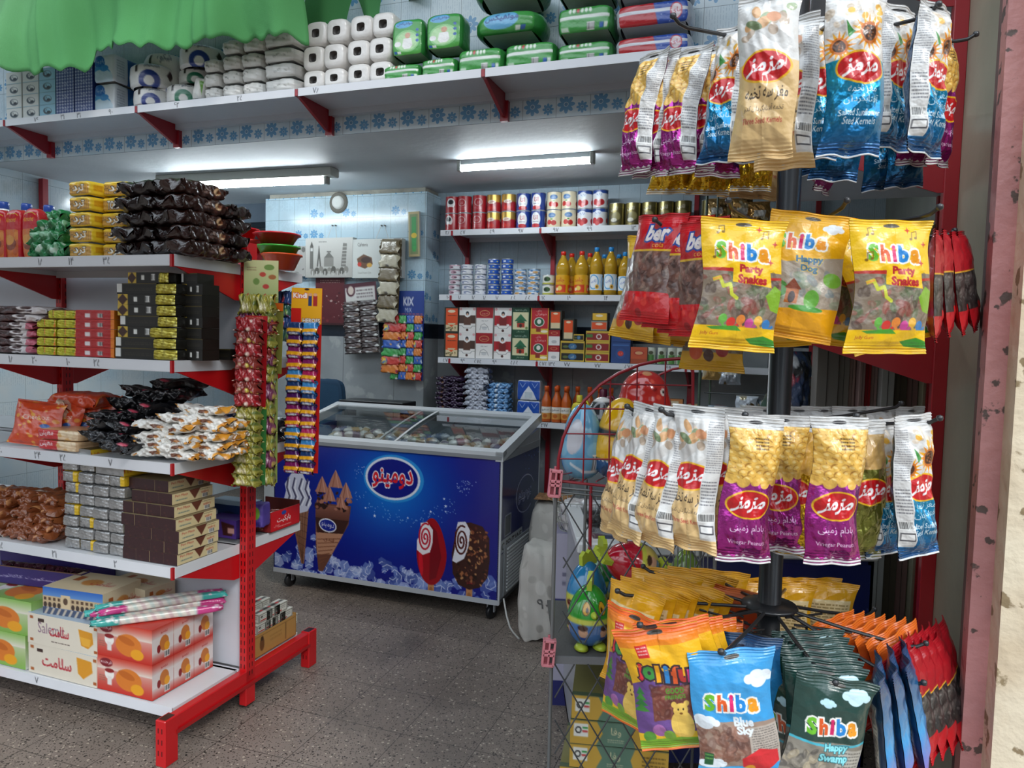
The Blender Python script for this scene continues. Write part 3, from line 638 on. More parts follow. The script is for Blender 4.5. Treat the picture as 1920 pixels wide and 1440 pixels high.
m = MB(); m.prism([(.05, .62), (.05, FH - .05), (FD - .04, FH + .06), (FD - .04, .62)], -.032, -.026, 'cfd6da', 'x'); m.box(-FW + .02, FD - .035, .61, -.02, FD - .03, FH + .05, '8f979d'); m.obj('liner', ENAMEL, F_)
for k in range(7): MB().box(-.05 - k * .2, .03, .61, -.045 - k * .2, FD - .03, .76, 'c9cfd2').obj('divider', ENAMEL, F_)
# frozen goods
fr_ = random.Random(11)
def wrap_mesh(L, r, c, c2):
    m = MB(); t = np.linspace(0, 2 * math.pi, 15); s_ = np.linspace(-1, 1, 15); X = np.zeros((15, 15, 3)); rr = np.clip(1 - np.abs(s_) ** 6, .12, 1) * r
    X[..., 0] = s_[:, None] * L / 2; X[..., 1] = rr[:, None] * np.cos(t) * (1 + .1 * np.sin(5 * t)); X[..., 2] = rr[:, None] * np.sin(t) * (1 + .15 * np.sin(7 * s_[:, None] * 3 + t)) * .8
    C = np.zeros((15, 15, 4)); C[:] = np.array(lin(c) + [.15]); C[5:10] = np.array(lin(c2) + [.1]); m.grid(X, C); return m.mesh('wrapped_ice_cream', FILM)
WM = [wrap_mesh(.15, .032, 'd9d4cc', 'a98e6c'), wrap_mesh(.14, .035, 'e3e2de', '8c7f8e'), wrap_mesh(.15, .03, 'cfd3cf', 'b9a37a'), wrap_mesh(.14, .03, 'b8bfc8', '6f7c95')]
def frozen(x, y, z, k, rot, lab):
    o = bpy.data.objects.new('wrapped_ice_cream', WM[k]); COL.objects.link(o); o.location = P(-1.29 + x, 3.56 + y, z); o.rotation_euler = rot; tag(o, lab, 'ice cream', 'wrapped ice creams lying in the freezer')
for i in range(15):
    for j in range(5):
        x = -.09 - i * .088 + fr_.uniform(-.01, .01); y = .1 + j * .112; k = (i // 2 + j) % 4
        frozen(x, y, .66 + fr_.uniform(0, .03) + (.1 + .03 * j if j < 4 else .2), k, (fr_.uniform(-.3, .3), fr_.uniform(-.3, .3), fr_.uniform(0, 3)), 'wrapped ice cream lying among others under the sliding glass lids')
# ---------------------------------------------------------------- goods on the high shelf
def ta(px): return hb(px, 213 - .115 * px, 3.08)[0]
def tz(px, py): return hb(px, py, 3.08)[1]
TOPZ = TZ + .0045
def tbox(x0, x1): a0, a1 = ta(x0), ta(x1); return (a0 + a1) / 2, a1 - a0
# tissue boxes
def tissue(kind):
    bgc = {'white': 'e4e6e3', 'blue': '9fd0e6', 'navy': '2a3f86'}[kind]; cv = Cv(12, 6, 40, bgc)
    if kind == 'navy':
        for i in range(7):
            for j in range(4): x, y = .9 + i * 1.75, .8 + j * 1.5; [cv.line([(x, y), (x + .8 * math.cos(k * 1.047 + i), y + .75 * math.sin(k * 1.047 + i))], .22, 'dfe4f2') for k in range(6)]
        cv.text('پنبه', 6, 3, 1.2, 'f0f0f4', wid=3)
    else: cv.ell(6, 3, 3.2, 1.6, '55606a', .1).ell(6.3, 2.7, 2.4, 1.1, bgc, .1).ell(6.8, 3.5, 1.3, .6, '3b4248').text('پاپیا', 4.6, 2.4, 1, '2c3238', wid=2.4).rect(0, 5.6, 12, 6, '8fb6c8')
    m = MB().pbox(.118, .2, .056, cv, bgc); return Kind(tag(m.obj('tissue_box', CARD), 'tissue box', 'tissue box'))
TI = {k: tissue(k) for k in ('white', 'blue', 'navy')}
for (x0, x1, k, lab, col) in ((12, 41, 'white', 'white tissue box with grey swirl', 'leftmost'), (43, 73, 'white', 'white tissue box with grey swirl', 'second'), (74, 104, 'blue', 'light blue tissue box', 'only'), (105, 139, 'navy', 'navy patterned tissue box', 'left'), (140, 174, 'navy', 'navy patterned tissue box', 'right')):
    ca, wd = tbox(x0, x1)
    for r in range(4): TI[k].put(P(ca, 3.18, TOPZ + r * .0735 * .93), RZ, ('%s, %s of the %s column' % (lab, ORD[r], col)) if col != 'only' else '%s, %s of its stack' % (lab, ORD[r]), '%s tissue boxes on the high shelf' % k, (wd / .118 * .97, 1, 1.2))
# paper towel packs, white and blue
cv = Cv(15, 15, 40, 'e6ebf0'); cv.ell(4, 12, 9, 6, '4aa0d8').ell(6, 13, 8, 5, 'cfe6f4').ell(3, 3, 6, 3.2, '2a6fc0', .4).ell(8, 7.5, 3, 1.6, '3c8fd0').text('پاپیا', 5.5, 4, 2.6, 'f4f6fa', wid=6).rect(13.8, 0, 15, 15, 'dfe6ec')
sd = Cv(20, 15, 40, '2b62a8'); sd.rect(0, 0, 9, 15, 'e2e8ee').ell(14, 9, 4, 5, '4f98d2').lines(2, 3, 7, 12, 7, '8a98a8')
m = soft(MB(), .15, .2, .155, cv, sd, 'e6ebf0', 9, .006); K = Kind(tag(m.obj('paper_towel_pack', FILM), 'p', 'paper towels'))
ca, wd = tbox(175, 214)
for r in range(2): K.put(P(ca, 3.18, TOPZ + r * .156), RZ, 'blue and white paper towel pack, %s of the stack of two' % ('lower', 'upper')[r], 'paper towel packs')
# drum-shaped toilet paper packs
def drum(c, word):
    cv = Cv(60, 14, 150, 'e4e3e0'); 
    for x in (14, 34, 54): cv.ell(x - 2, 11, 4.2, 5, c).ell(x - 2, 11, 2, 2.4, 'e4e3e0').text(word, x - 1, 3.5, 2.4, '2a3550', wid=6).poly([(x + 6, 5), (x + 7.4, 7.5), (x + 6, 10), (x + 4.6, 7.5)], '40282c').rect(x - 8, 3, x - 6.6, 7, '2f2626')
    cv.rect(0, 0, 60, .9, c)
    m = MB(); m.lathe([(.06, .128), (.085, .124), (.097, .11), (.1, .06), (.097, .014), (.085, .002)], cv=cv, a0=.3); m.lathe([(0, .128), (.06, .128)], 'dcdcd8'); return Kind(tag(m.obj('toilet_paper_pack', FILM), 'p', 'toilet paper'))
DK = {'blue': drum('2b3f8c', 'شکوه'), 'green': drum('2c7a5c', 'شکوه'), 'latin': drum('2b3f8c', 'Shokouh')}
for x0, x1, yb, yt, k, b, lab in ((233, 303, 165, 120, 'latin', 3.17, 'wide white and navy toilet paper pack with Latin lettering'), (238, 300, 202, 165, 'blue', 3.17, 'white and navy toilet paper pack standing lowest at the left'), (299, 360, 195, 157, 'green', 3.17, 'white toilet paper pack with green print on the high shelf'), (258, 324, 165, 94, 'blue', 3.225, 'white and navy toilet paper pack half hidden behind another'), (325, 396, 128, 84, 'blue', 3.2, 'topmost white and navy toilet paper pack under the curtain'), (322, 382, 157, 127, 'green', 3.22, 'white toilet paper pack with green rim under a navy one')):
    a0, zb = hb(x0, yb, b - .09); a1, zt = hb(x1, (yb + yt) / 2, b - .09); s = (a1 - a0) / .2; zt = hb((x0 + x1) / 2, yt, b - .09)[1]; zb = hb((x0 + x1) / 2, yb, b - .09)[1]
    if lab.startswith(('white and navy toilet paper pack standing', 'white toilet paper pack with green print')): zb = TOPZ
    if 'half hidden' in lab: zb = TOPZ; zt = TOPZ + .30; s *= 1
    DK[k].put(P((a0 + a1) / 2, b, zb), RZ, lab, 'drum-shaped toilet paper packs', (s, s, (zt - zb) / .128))
m = soft(MB(), .07, .12, .12, Cv(1, 1, 14, 'e8e7e3').poly([(.6, .2), (1, .1), (1, .8)], '6aa040'), 'dfdfda', None, 4, .03); a, z = hb(371, 190, 3.09); tag(m.obj('napkin_packet', FILM, None, P(a, 3.13, TOPZ + .012), (0, R(12), -YAW)), 'small white napkin packet with green corner leaning sideways', 'napkins')
# plain napkin packs
NK = [Kind(tag(soft(MB(), w_, .2, .072, Cv(10, 6, 26, 'e7e6e2').speck(5, 1, 2, 9, 4, .2, .4, ['6a6a66', 'a8a8a0'], .4, s_), 'dddcd8', None, 4, .022, s_).obj('napkin_pack', FILM), 'p', 'napkins')) for w_, s_ in ((.115, 1), (.115, 2), (.2, 3))]
for x0, x1, ys, col in ((381, 413, (185, 160, 133, 106), 'first'), (413, 450, (181, 154, 128, 99, 70), 'second'), (450, 491, (180, 153, 126, 97, 66), 'third'), (492, 556, (176, 147, 118, 89, 57), 'broad right')):
    ca, wd = tbox(x0, x1); k = 2 if col[0] == 'b' else 0
    for r in range(len(ys) - 1):
        z0, z1 = tz((x0 + x1) / 2, ys[r]), tz((x0 + x1) / 2, ys[r + 1]); z0b = tz((x0 + x1) / 2, ys[0]); h = (z1 - z0)
        kk = k if k == 2 else (r + len(col)) % 2
        NK[kk].put(P(ca + random.uniform(-.006, .006), 3.17, TOPZ + (z0 - z0b)), rz(random.uniform(-4, 4)), 'plain white napkin pack, %s in the %s column' % (ORD[r], col), 'white napkin packs on the high shelf', (wd / (.2 if k == 2 else .115), 1, h / .07))
# toilet roll packs, two rolls wide
m = MB(); w_ = .24; t = thing('toilet_roll_pack', 'p', 'toilet rolls')
for s in (-1, 1):
    mm = MB(); n = 28; pr = []
    g = np.linspace(0, 2 * math.pi, n + 1); sq = (np.abs(np.cos(g)) ** 4 + np.abs(np.sin(g)) ** 4) ** -.25
    for k, (f, y) in enumerate(((.36, -.098), (.75, -.1), (.93, -.094), (1, -.08), (1, .08), (.9, .1), (.0, .1))): pr.append(np.stack([s * .06 + .06 * f * sq * np.cos(g), np.full(n + 1, y), .06 + .06 * f * sq * np.sin(g)], 1))
    mm.grid(np.array(pr)[::-1], None, 'e6e3df'); mm.obj('roll', FILM, t)
    m = MB(); cvr = [np.stack([s * .06 + .022 * f * np.cos(g), np.full(n + 1, -.094 + d), .06 + .022 * f * np.sin(g)], 1) for f, d in ((1.05, -.001), (.9, .03), (.5, .022), (0, .02))]; m.grid(np.array(cvr)[::-1], None, '6d6a68'); m.obj('core', MATT, t)
K = Kind(t)
for x0, x1, ys, col in ((565, 643, (166, 128, 82, 36), 'left'), (648, 731, (159, 117, 72, 26), 'right')):
    ca, wd = tbox(x0, x1)
    for r in range(3):
        z0, z1, zb = [tz((x0 + x1) / 2, y) for y in (ys[r], ys[r + 1], ys[0])]
        K.put(P(ca + (0, -.004, .012)[r], 3.19, TOPZ + z0 - zb), RZ, 'white pack of toilet rolls, %s in the %s stack' % (('bottom', 'middle', 'top')[r], col), 'toilet roll packs on the high shelf', (wd / .24, 1, (z1 - z0) / .121))
# green nappy packs
GR_ = '3f9a45'
up = Cv(14, 18, 60, GR_); up.vgrad(0, 18, '3c9a44', '57ad4e').ell(5.5, 2.6, 4, 2.2, '5aa6d8').ell(7, 11, 5.4, 5.2, '8fd08a').ell(7, 11, 4.6, 4.4, 'b6e0a8').ell(7.4, 8.3, 1.2, 1.3, 'd8a58a').poly([(5.6, 9.6), (9, 9.6), (9.6, 13), (8.4, 14.5), (6, 14.5), (5, 13)], 'f2f2f0').text('مولفیکس', 6, 2.6, 1.7, '14357a', wid=7, bold=.02)
for y in (6, 8.5, 11): up.ell(11.6, y, .7, .7, '2f66b0')
up.ell(3, 12, 1.5, 1.2, 'eeeeee').rect(1, 15.4, 2.6, 17, '2e62b0').rect(2.8, 15.4, 4.4, 17, 'dfe8e0')
lo = Cv(18, 8, 60, GR_); lo.rect(0, 3, 18, 4, 'e4ebe4').rect(1, 6, 4, 7.4, 'c8dcc6').bars(10, 5, 12.5, 7.4).rect(14, 5.4, 15.4, 7, '2e62b0').rect(15.6, 5.4, 17, 7, 'dfe8e0')
for i in range(6): lo.ell(4.5 + i * 1.3, 1.5, .5, .8, 'e6efe4' if i != 2 else 'c85050')
big = Cv(26, 11, 70, GR_); big.ell(11, 4.6, 7, 4, '6cb2dc').text('مولفیکس', 11.5, 4, 3, '14357a', wid=13, bold=.02).rect(17, 7.6, 19, 9.6, 'dfe8e0').rect(19.2, 7.6, 21.2, 9.6, '2e62b0').vgrad(10, 11, '2d7a38', '276c32')
def nappy(name, w_, d_, h_, f, x0, x1, yb, yt, lab, b=3.08, base=None, side='2f7f3a', p=6, mat=FILM, rot=0):
    a0, z0 = hb(x0, (yb + yt) / 2, b); a1 = hb(x1, (yb + yt) / 2, b)[0]; z0 = hb((x0 + x1) / 2, yb, b)[1]; z1 = hb((x0 + x1) / 2, yt, b)[1]
    if base is not None: z1 += base - z0; z0 = base
    m = soft(MB(), a1 - a0, d_, z1 - z0, f, side, None, p, .008, x0); return tag(m.obj(name, mat, None, P((a0 + a1) / 2, b + d_ / 2, z0), rz(rot)), lab, 'nappies', 'nappy packs on the high shelf')
nb = TOPZ
nappy('nappy_pack', 0, .22, 0, lo, 715, 786, 152, 120, 'small green nappy pack lying at the bottom beside the toilet rolls', base=nb)
nappy('nappy_pack', 0, .22, 0, lo, 787, 853, 145, 108, 'small green nappy pack lying at the bottom, second from the toilet rolls', base=nb)
nappy('nappy_pack', 0, .22, 0, lo, 855, 941, 138, 90, 'green nappy pack lying above the joint of two shelf boards', base=nb)
nappy('nappy_pack', 0, .22, 0, lo, 943, 1040, 126, 77, 'green nappy pack lying under the two broad ones', base=nb)
nappy('nappy_pack', 0, .13, 0, up, 733, 792, 116, 44, 'upright green nappy pack with a baby, nearer the toilet rolls', base=nb + .112)
nappy('nappy_pack', 0, .13, 0, up, 797, 864, 108, 38, 'upright green nappy pack with a baby, farther from the toilet rolls', base=nb + .122)
nappy('nappy_pack', 0, .24, 0, big, 882, 1012, 84, 33, 'broad green nappy pack with blue oval, lower of two', base=nb + .16, p=3)
nappy('nappy_pack', 0, .24, 0, big, 878, 1014, 36, -22, 'broad green nappy pack with blue oval, cut by the picture top', base=nb + .315, p=3, rot=6)
for i, (yb, yt) in enumerate(((112, 74), (72, 20), (18, -40))): nappy('nappy_pack', 0, .2, 0, lo, 1043, 1147, yb, yt, 'green nappy pack with white stripe in the right stack, %s one' % ('lowest', 'middle', 'topmost')[i], base=nb + (0, .122, .275)[i])
rb = Cv(26, 10, 80, 'b81c28'); rb.poly([(13, 0), (26, 0), (26, 10), (15, 10)], '2a4fa8').rect(0, 3.6, 26, 5, 'dcdfe6').ell(21, 5, 2.2, 3.4, 'c8202c').ell(21, 5, 1.8, 2.9, 'e8d8dc').text('مای', 21, 5, 2.4, 'b01828').ell(6, 2, 3, .4, 'd8606a', -.3)
for i in range(12): rb.ell(14 + i, 1 + (i * 7 % 9), .2, .2, 'c8d8f4')
for i, (yb, yt) in enumerate(((100, 62), (60, 14), (12, -34))): nappy('nappy_pack', 0, .2, 0, rb, 1152, 1296, yb, yt, 'red and blue nappy pack beside the green stack, %s one' % ('lowest', 'middle', 'topmost')[i], base=nb + (0, .118, .24)[i], side='b9bcc4')
# ---------------------------------------------------------------- goods on the gondola
gr = random.Random(21)
def gp(x0, x1, yb, yt, b):          # extent of a front face seen between these sight lines at depth b
    xm, ym = (x0 + x1) / 2, (yb + yt) / 2
    a0, a1 = hb(x0, ym, b)[0], hb(x1, ym, b)[0]; return a0, a1, hb(xm, yb, b)[1], hb(xm, yt, b)[1]
def put(m, name, mat, a, b, z, rot, label, cat, group=None): return tag(m.obj(name, mat, None, P(a, b, z), rot), label, cat, group)
Z0, Z1, Z2, Z3, Z4 = [z + .0035 for z in ZG]
# --- crinkled flow packs (a pillow lying on its back, ends crimped)
def flow(L, wd, th, cv, seed=0, nu=34, nv=26, crimp=.1, wr=.05, c=None, flop=0., end=None):
    """closed pillow along x; cv is its wrapper laid flat (all round)"""
    g = np.random.default_rng(seed); ph = g.uniform(0, 6, 8)
    if cv is not None: C = cv.get(); nv, nu = C.shape[:2]
    u = np.linspace(-1, 1, nu)[None]; t = np.linspace(-math.pi * .5, math.pi * 1.5, nv)[:, None]
    body = np.clip(1 - np.abs(u) ** (1 / crimp * .8), 0, 1) ** .55; cs, sn = np.cos(t), np.sin(t); sup = (np.abs(cs) ** 5 + np.abs(sn) ** 5) ** -.2
    fl = 1 - body; Y = wd / 2 * (sup * cs * body + np.clip(cs * 1.6, -1, 1) * fl * (1.02 + .1 * np.sin(u * 40 + ph[0]))) ; Z = th / 2 * sup * sn * body
    n = wr * (np.sin(u * 9 + ph[1] + 2 * cs) * np.sin(t * 3 + ph[2]) + .6 * np.sin(u * 21 + ph[3]) * np.sin(t * 5 + ph[4])) ; Y = Y * (1 + n); Z = Z * (1 + n * 1.6) + fl * .35 * th * np.sin(cs * 5 + ph[5]) + flop * (u ** 2) * th
    X = np.broadcast_to(u * L / 2, Y.shape) + fl * .006 * np.sin(t * 7 + ph[6]); m = MB(); m.grid(np.stack([X, Y, Z + th / 2], -1), C if cv is not None else None, c); return m
def wrapcv(nx, W, H, c): return Cv(W, H, nx, c)
# yellow toast packs
def tord(latin):
    cv = Cv(15, 20, 44, 'e8c02c')      # rows run round the pack: bottom, back, top, front
    for y0 in (10, 15): cv.vgrad(y0, y0 + 5, 'e9c22e', 'c99a50'); cv.text('TORD' if latin else 'ترد', 8.5, y0 + 2.6, 2.8, 'f3efe2', ('2b2620', .04), wid=6, bold=.03)
    cv.rect(0, 0, .8, 20, 'c79a20').rect(14.2, 0, 15, 20, 'c79a20').text('نمکی', 3.2, 17, 1.4, '2b2620', wid=2.6)
    a = cv.a; cv.a = a[::-1][:] if False else a; return cv
def biscuit_box(latin=False):
    f = Cv(13, 6, 60, 'd9aa4a'); f.rect(0, 0, 13, 1.6, 'ecc62e').rect(0, 5.2, 13, 6, 'ecc62e')
    for i in range(14): f.rect(.5 + i * .9, 1.8, .9 + i * .9, 5.2, 'c08a4a')
    f.text('TORD' if latin else 'ترد', 7, 3.3, 3, 'f4f0e4', ('221d18', .05), wid=6.2, bold=.03)
    if not latin: f.text('نمکی', 2.2, 2.8, 1.5, '2b2620', wid=2.8)
    t_ = Cv(13, 8, 40, 'ecc830'); t_.ell(9, 4, 2.4, 1.6, 'f6e9b0').text('ترد', 9, 4, 1.6, '3a2a20', wid=3).rect(2, 2, 5, 5, 'd8a020')
    return soft(MB(), .135, .16, .056, f, t_, t_, 7, .012, 3)
BK = [Kind(tag(biscuit_box(k).obj('biscuit_pack', FILM), 'b', 'biscuits')) for k in (False, True)]
for r in range(5):
    a0, a1, z0, z1 = gp(122, 178, 483 - r * 27, 456 - r * 27, 2.02); BK[0].put(P((a0 + a1) / 2 - .006 + gr.uniform(-.004, .004), 2.10, Z0 + r * .0565), rz(gr.uniform(-4, 4)), 'yellow toast biscuit pack, %s of the front column of five' % ORD[r], 'yellow biscuit packs on the top board', (.83, 1, 1))
    a0, a1, z0, z1 = gp(180, 224, 483, 456, 2.06); BK[1 if r in (1, 3) and 0 or r == 3 else 0].put(P(-2.285 + gr.uniform(-.004, .004), 2.135, Z0 + r * .0565 - (.0)), rz(gr.uniform(-5, 9)), 'yellow toast biscuit pack, %s of the column touching the dark packs' % ORD[r], 'yellow biscuit packs on the top board', (.9, 1, .99))
# dark brown crinkled cake packs: ends towards us, then long sides
DB = []
for s_ in range(3):
    cv = Cv(16, 20, 40, '1c0e0c', 2); cv.speck(9, 0, 9, 16, 20, .3, .8, ['3a1a14', '5c2c1c', '8a3a22', '120a09'], .3, s_); cv.vgrad(9, 12, '2a1511', '190c0b'); DB.append(Kind(tag(flow(.17, .088, .052, cv, s_, wr=.1, crimp=.13).obj('cake_pack', FOIL), 'c', 'cakes')))
LB = []
for s_ in range(2):
    cv = Cv(20, 20, 64, '30160f', 2); cv.speck(8, 0, 0, 20, 20, .4, 1.2, ['54281d', '2b1310'], .3, s_ + 5)
    for y in (5, 14.6): cv.ell(15.5, y, 1.6, 1.3, 'd9b48a').ell(16.3, y - .3, .9, .8, '7c4a30').text('شکلات', 11.5, y - .6, 1.1, 'e8d8cc', wid=3).lines(9, y + .4, 13.6, y + 1.4, 2, 'c9b0a4', s_)
    LB.append(Kind(tag(flow(.21, .092, .054, cv, s_ + 9, wr=.08, crimp=.1).obj('cake_pack', FOIL), 'c', 'cakes')))
k = 0
for r in range(5):
    for c_ in range(3):
        DB[k % 3].put(P(-2.165 + c_ * .077 + gr.uniform(-.006, .006), 2.085 + gr.uniform(-.015, .015), Z0 + r * .053), (0, 0, -YAW + R(90 + gr.uniform(-7, 7))), 'dark brown foil cake pack with its crimped end forward, on the top board', 'dark brown cake packs'); k += 1
    LB[r % 2].put(P(-1.925 - r * .006 + gr.uniform(-.006, .006), 2.10 + gr.uniform(-.008, .01), Z0 + r * .0525), (0, 0, -YAW + R(90 + gr.uniform(-4, 4))), 'brown cake pack with a cake picture on its side, %s at the end' % ORD[r], 'long brown cake packs')
    if r < 4:
        for c_ in range(2): DB[(r + c_) % 3].put(P(-1.95 - c_ * .14, 2.25 + gr.uniform(-.01, .01), Z0 + r * .0525), rz(gr.uniform(-9, 9)), 'dark foil cake pack in the rear row near the post', 'rear dark cake packs')
# red and orange pouches standing at the far left
ml = Cv(14, 26, 56, 'c8202c'); ml.rect(0, 10, 14, 26, 'd8742c').speck(8, 1, 11, 13, 25, 1.6, 3, ['e08a34', 'c45a22', '7a2c18'], .7, 3).text('Almond', 7, 5, 2.6, 'e8b040', shear=.2, wid=9, bold=.02).rect(0, 0, 14, 1, 'd9b040').ell(7, 17, 5, 3, '8c3a1c').ell(6, 15, 4, 2.4, 'e09a40')
for i, (x0, x1, yt, b) in enumerate(((-30, 5, 384, 2.02), (4, 36, 384, 2.03), (36, 70, 382, 2.03), (80, 112, 388, 2.12))):
    a0, a1, z0, z1 = gp(x0, x1, 486, yt, b); m = soft(MB(), a1 - a0, .06, z1 - Z0, ml, 'c41c2a', None, 4, .012, i); put(m, 'snack_pouch', FILM, (a0 + a1) / 2, b + .03, Z0, rz(gr.uniform(-6, 6)), ('red and orange snack pouch cut by the photo edge', 'red and orange snack pouch, second from the edge', 'widest red and orange snack pouch beside the green packs', 'red and orange snack pouch behind the green packs')[i], 'snacks', 'standing snack pouches')
# white bottles with blue caps behind them
m = MB(); m.lathe([(0, .25), (.02, .25), (.021, .225), (.024, .21), (.044, .15), (.047, .12), (.047, .01), (.042, 0), (0, 0)], 'e6e8ea', 24); t = thing('milk_bottle', 'b', 'bottle'); m.obj('body', PLAST, t); m = MB(); m.lathe([(0, .268), (.02, .268), (.023, .262), (.023, .236), (.021, .234)], '22408c', 20); m.obj('cap', PLAST, t); K = Kind(t)
for i, x in enumerate((2, 22, 42)):
    a = hb(x + 8, 400, 2.5)[0]; K.put(P(a - .01, 2.50 + i * .06, Z0 + .062), RZ, 'white bottle with blue cap behind the snack pouches, %s from the edge' % ('first', 'second', 'third')[i], 'white bottles')
# green crinkled packs
for i, (x0, x1, yb, yt, b) in enumerate(((50, 118, 484, 462, 2.0), (48, 112, 468, 440, 2.02), (58, 120, 446, 424, 2.04), (70, 122, 428, 412, 2.08))):
    cv = Cv(16, 20, 40, '1e7a42', 2); cv.speck(12, 0, 9, 16, 20, .5, 2, ['2f9a58', 'c8dcc8', '135c30', '8cc09a'], .3, i); a0, a1, z0, z1 = gp(x0, x1, yb, yt, b); put(flow(.15, .10, .055, cv, i + 3, wr=.16), 'biscuit_pack', FOIL, (a0 + a1) / 2, b + .05, Z0 + (0, .045, .09, .13)[i], rz(gr.uniform(-14, 14)), 'green crinkled biscuit pack, %s of the heap beside the yellow packs' % ORD[i], 'biscuits', 'green biscuit packs')
# plastic bowls stacked on the rear side of the top board
def bowl(c, r=.085, h=.05):
    m = MB(); n = 32; pr = [(r * .62, 0), (r * .66, .002), (r * .93, h * .9), (r, h), (r * 1.06, h * 1.02), (r * 1.06, h * .97), (r * .95, h * .85), (r * .62, -.002 + .0), (0, 0)]
    m.lathe([(p[0], p[1]) for p in [(0, .004), (r * .6, .004), (r * .9, h * .86), (r * .98, h), (r * 1.07, h + .002), (r * 1.07, h - .004), (r * .96, h * .9), (r * .64, 0), (0, 0)]][::-1], c, n); X = m.v[0].reshape(-1, n + 1, 3); t = np.arange(n + 1); X[:, :, :2] *= (1 + .02 * np.cos(t * math.pi))[None, :, None]; m.v[0] = X.reshape(-1, 3); return m
def cover(x0, x1): return
for i, (x0, x1, yb, yt, c, lab) in enumerate(((497, 560, 517, 489, 'e0521c', 'orange plastic bowl at the bottom of the right-hand stack'), (488, 556, 489, 463, '3fae3a', 'green plastic bowl between the orange and red ones'), (484, 556, 462, 440, 'd8202c', 'red plastic bowl on top of the green one'), (444, 492, 503, 478, 'c81c34', 'crimson plastic bowl half hidden by the post'), (440, 490, 480, 452, 'd8322c', 'red plastic bowl leaning behind the dark packs'), (430, 480, 452, 430, 'c8242c', 'red plastic bowl with a see-through rim at the top'), (418, 452, 425, 407, '66c050', 'pale green plastic bowl showing behind the dark packs'))):
    b = 2.57 + (0 if i < 3 else .02); a0, a1, z0, z1 = gp(x0, x1, yb, yt, b); r = (a1 - a0) / 2 / 1.07
    put(bowl(c, r, max(.035, z1 - z0)), 'plastic_bowl', PLAST, (a0 + a1) / 2, b, max(z0, Z0 + .004), RZ, lab, 'bowl', 'plastic bowls')

# --- second board
for r in range(6):      # white and brown bags with pink ends
    cv = Cv(22, 18, 66, '3a1c1e', 2)
    for y in (2, 6, 11, 15): cv.ell(15, y + 1, 3, 1.6, 'e4dede').ell(15, y + 1, 1.5, .9, '40201c').ell(10, y, 2, 1.2, '502a28').text('کاکائو', 6, y + 1, 1.4, 'e8dcdc', wid=4)
    cv.rect(18.6, 0, 22, 18, 'c86478' if r < 4 else 'd4ccca').rect(17, 0, 18.6, 18, 'd8d0d0')
    x1 = 64 if r < 4 else (78 if r == 4 else 90); a0, a1, z0, z1 = gp(-40, x1, 664, 640, 2.02); put(flow(a1 - a0, .13, .032, cv, r, wr=.05, crimp=.12), 'wafer_bag', FILM, (a0 + a1) / 2, 2.09, Z1 + r * .0305, rz(gr.uniform(-4, 4)), 'brown and white wafer bag with a %s end, %s of the pile' % ('pink' if r < 4 else 'white', ORD[r]), 'wafers', 'brown and white wafer bags')
yl = Cv(12, 4, 44, 'c8c22c70'); yl.rect(0, 0, .5, 4, 'e07a20').rect(5.6, 0, 6.2, 4, 'e07a20').rect(11.3, 0, 12, 4, 'e88a20').speck(10, 0, 0, 12, 4, .3, .9, ['98a01c70', 'b6b82480', 'dcd84890'], .5, 2)
rd = Cv(12, 4, 40, 'b01c22'); rd.vgrad(0, 1, 'c83030', 'b01c22').rect(10.8, 0, 12, 4, 'e07a20').rect(3, 1.4, 4.6, 3.2, 'e8e0e0').bars(6.8, 1.4, 8.4, 3.2)
KY = Kind(tag(soft(MB(), .088, .10, .0335, yl, yl, 'c05a1c', 8, .01).obj('wafer_pack', FOIL), 'w', 'wafers')); KR = Kind(tag(MB().pbox(.115, .10, .0335, rd, 'c8701c', 'a81a20').obj('wafer_pack', FILM), 'w', 'wafers'))
for r in range(5):
    for j, (x0, x1) in enumerate(((66, 102), (104, 141))):
        if r == 4 and j == 0: x0, x1 = 88, 112
        a0, a1, *_ = gp(x0, x1, 665 - r * 19.5, 646 - r * 19.5, 2.02); KY.put(P((a0 + a1) / 2, 2.07, Z1 + r * .0345), RZ, 'yellow and orange foil wafer pack end, %s in the %s column' % (ORD[r], ('left', 'right')[j]), 'yellow wafer pack ends', ((a1 - a0) / .088, 1, 1))
    a0, a1, *_ = gp(142, 214, 668 - r * 19.5, 650 - r * 19.5, 2.02); KR.put(P((a0 + a1) / 2, 2.07, Z1 + r * .0345), RZ, 'red wafer pack with orange end, %s of five' % ORD[r], 'red wafer packs', ((a1 - a0) / .115, 1, 1))
def bw(kind):
    f = Cv(17, 4.4, 60, '16140f')
    if kind == 'dia': f.rect(0, 0, 4.4, 4.4, 'c9a83c').poly([(0, 2.2), (2.2, 0), (4.4, 2.2), (2.2, 4.4)], '40231a').rect(7, 1.2, 8.6, 3, 'e4e4de').bars(12, .8, 14, 3.2)
    else: f.rect(0, .3, 2.4, 3.6, 'dcdcd8').lines(4, 2, 15, 3.4, 2, '3a3426', 4).rect(2.6, 0, 17, .4, '6a5c24')
    return f
gd = Cv(8, 4.4, 36, 'b0a0288c'); gd.speck(14, 0, 0, 8, 4.4, .3, 1, ['d8cc5890', '8a7c1c88', 'f0e88890'], .5, 3).rect(3.9, 0, 4.1, 4.4, '5c5010')
KD = {k: Kind(tag(MB().pbox(.165, .085, .038, bw(k), '1a1812', '1c1a14').obj('wafer_pack', CARD), 'w', 'wafers')) for k in ('dia', 'lab')}
KG = Kind(tag(soft(MB(), .075, .16, .038, gd, '1a1812', '1c1a14', 9, .008).obj('wafer_pack', FOIL), 'w', 'wafers'))
xl = [(214, 288), (214, 288), (218, 290), (222, 296), (218, 292), (218, 290), (216, 290), (236, 300)]; xg = [(290, 336), (290, 336), (283, 336), (298, 336), (296, 334), (294, 332), (295, 336), (301, 320)]
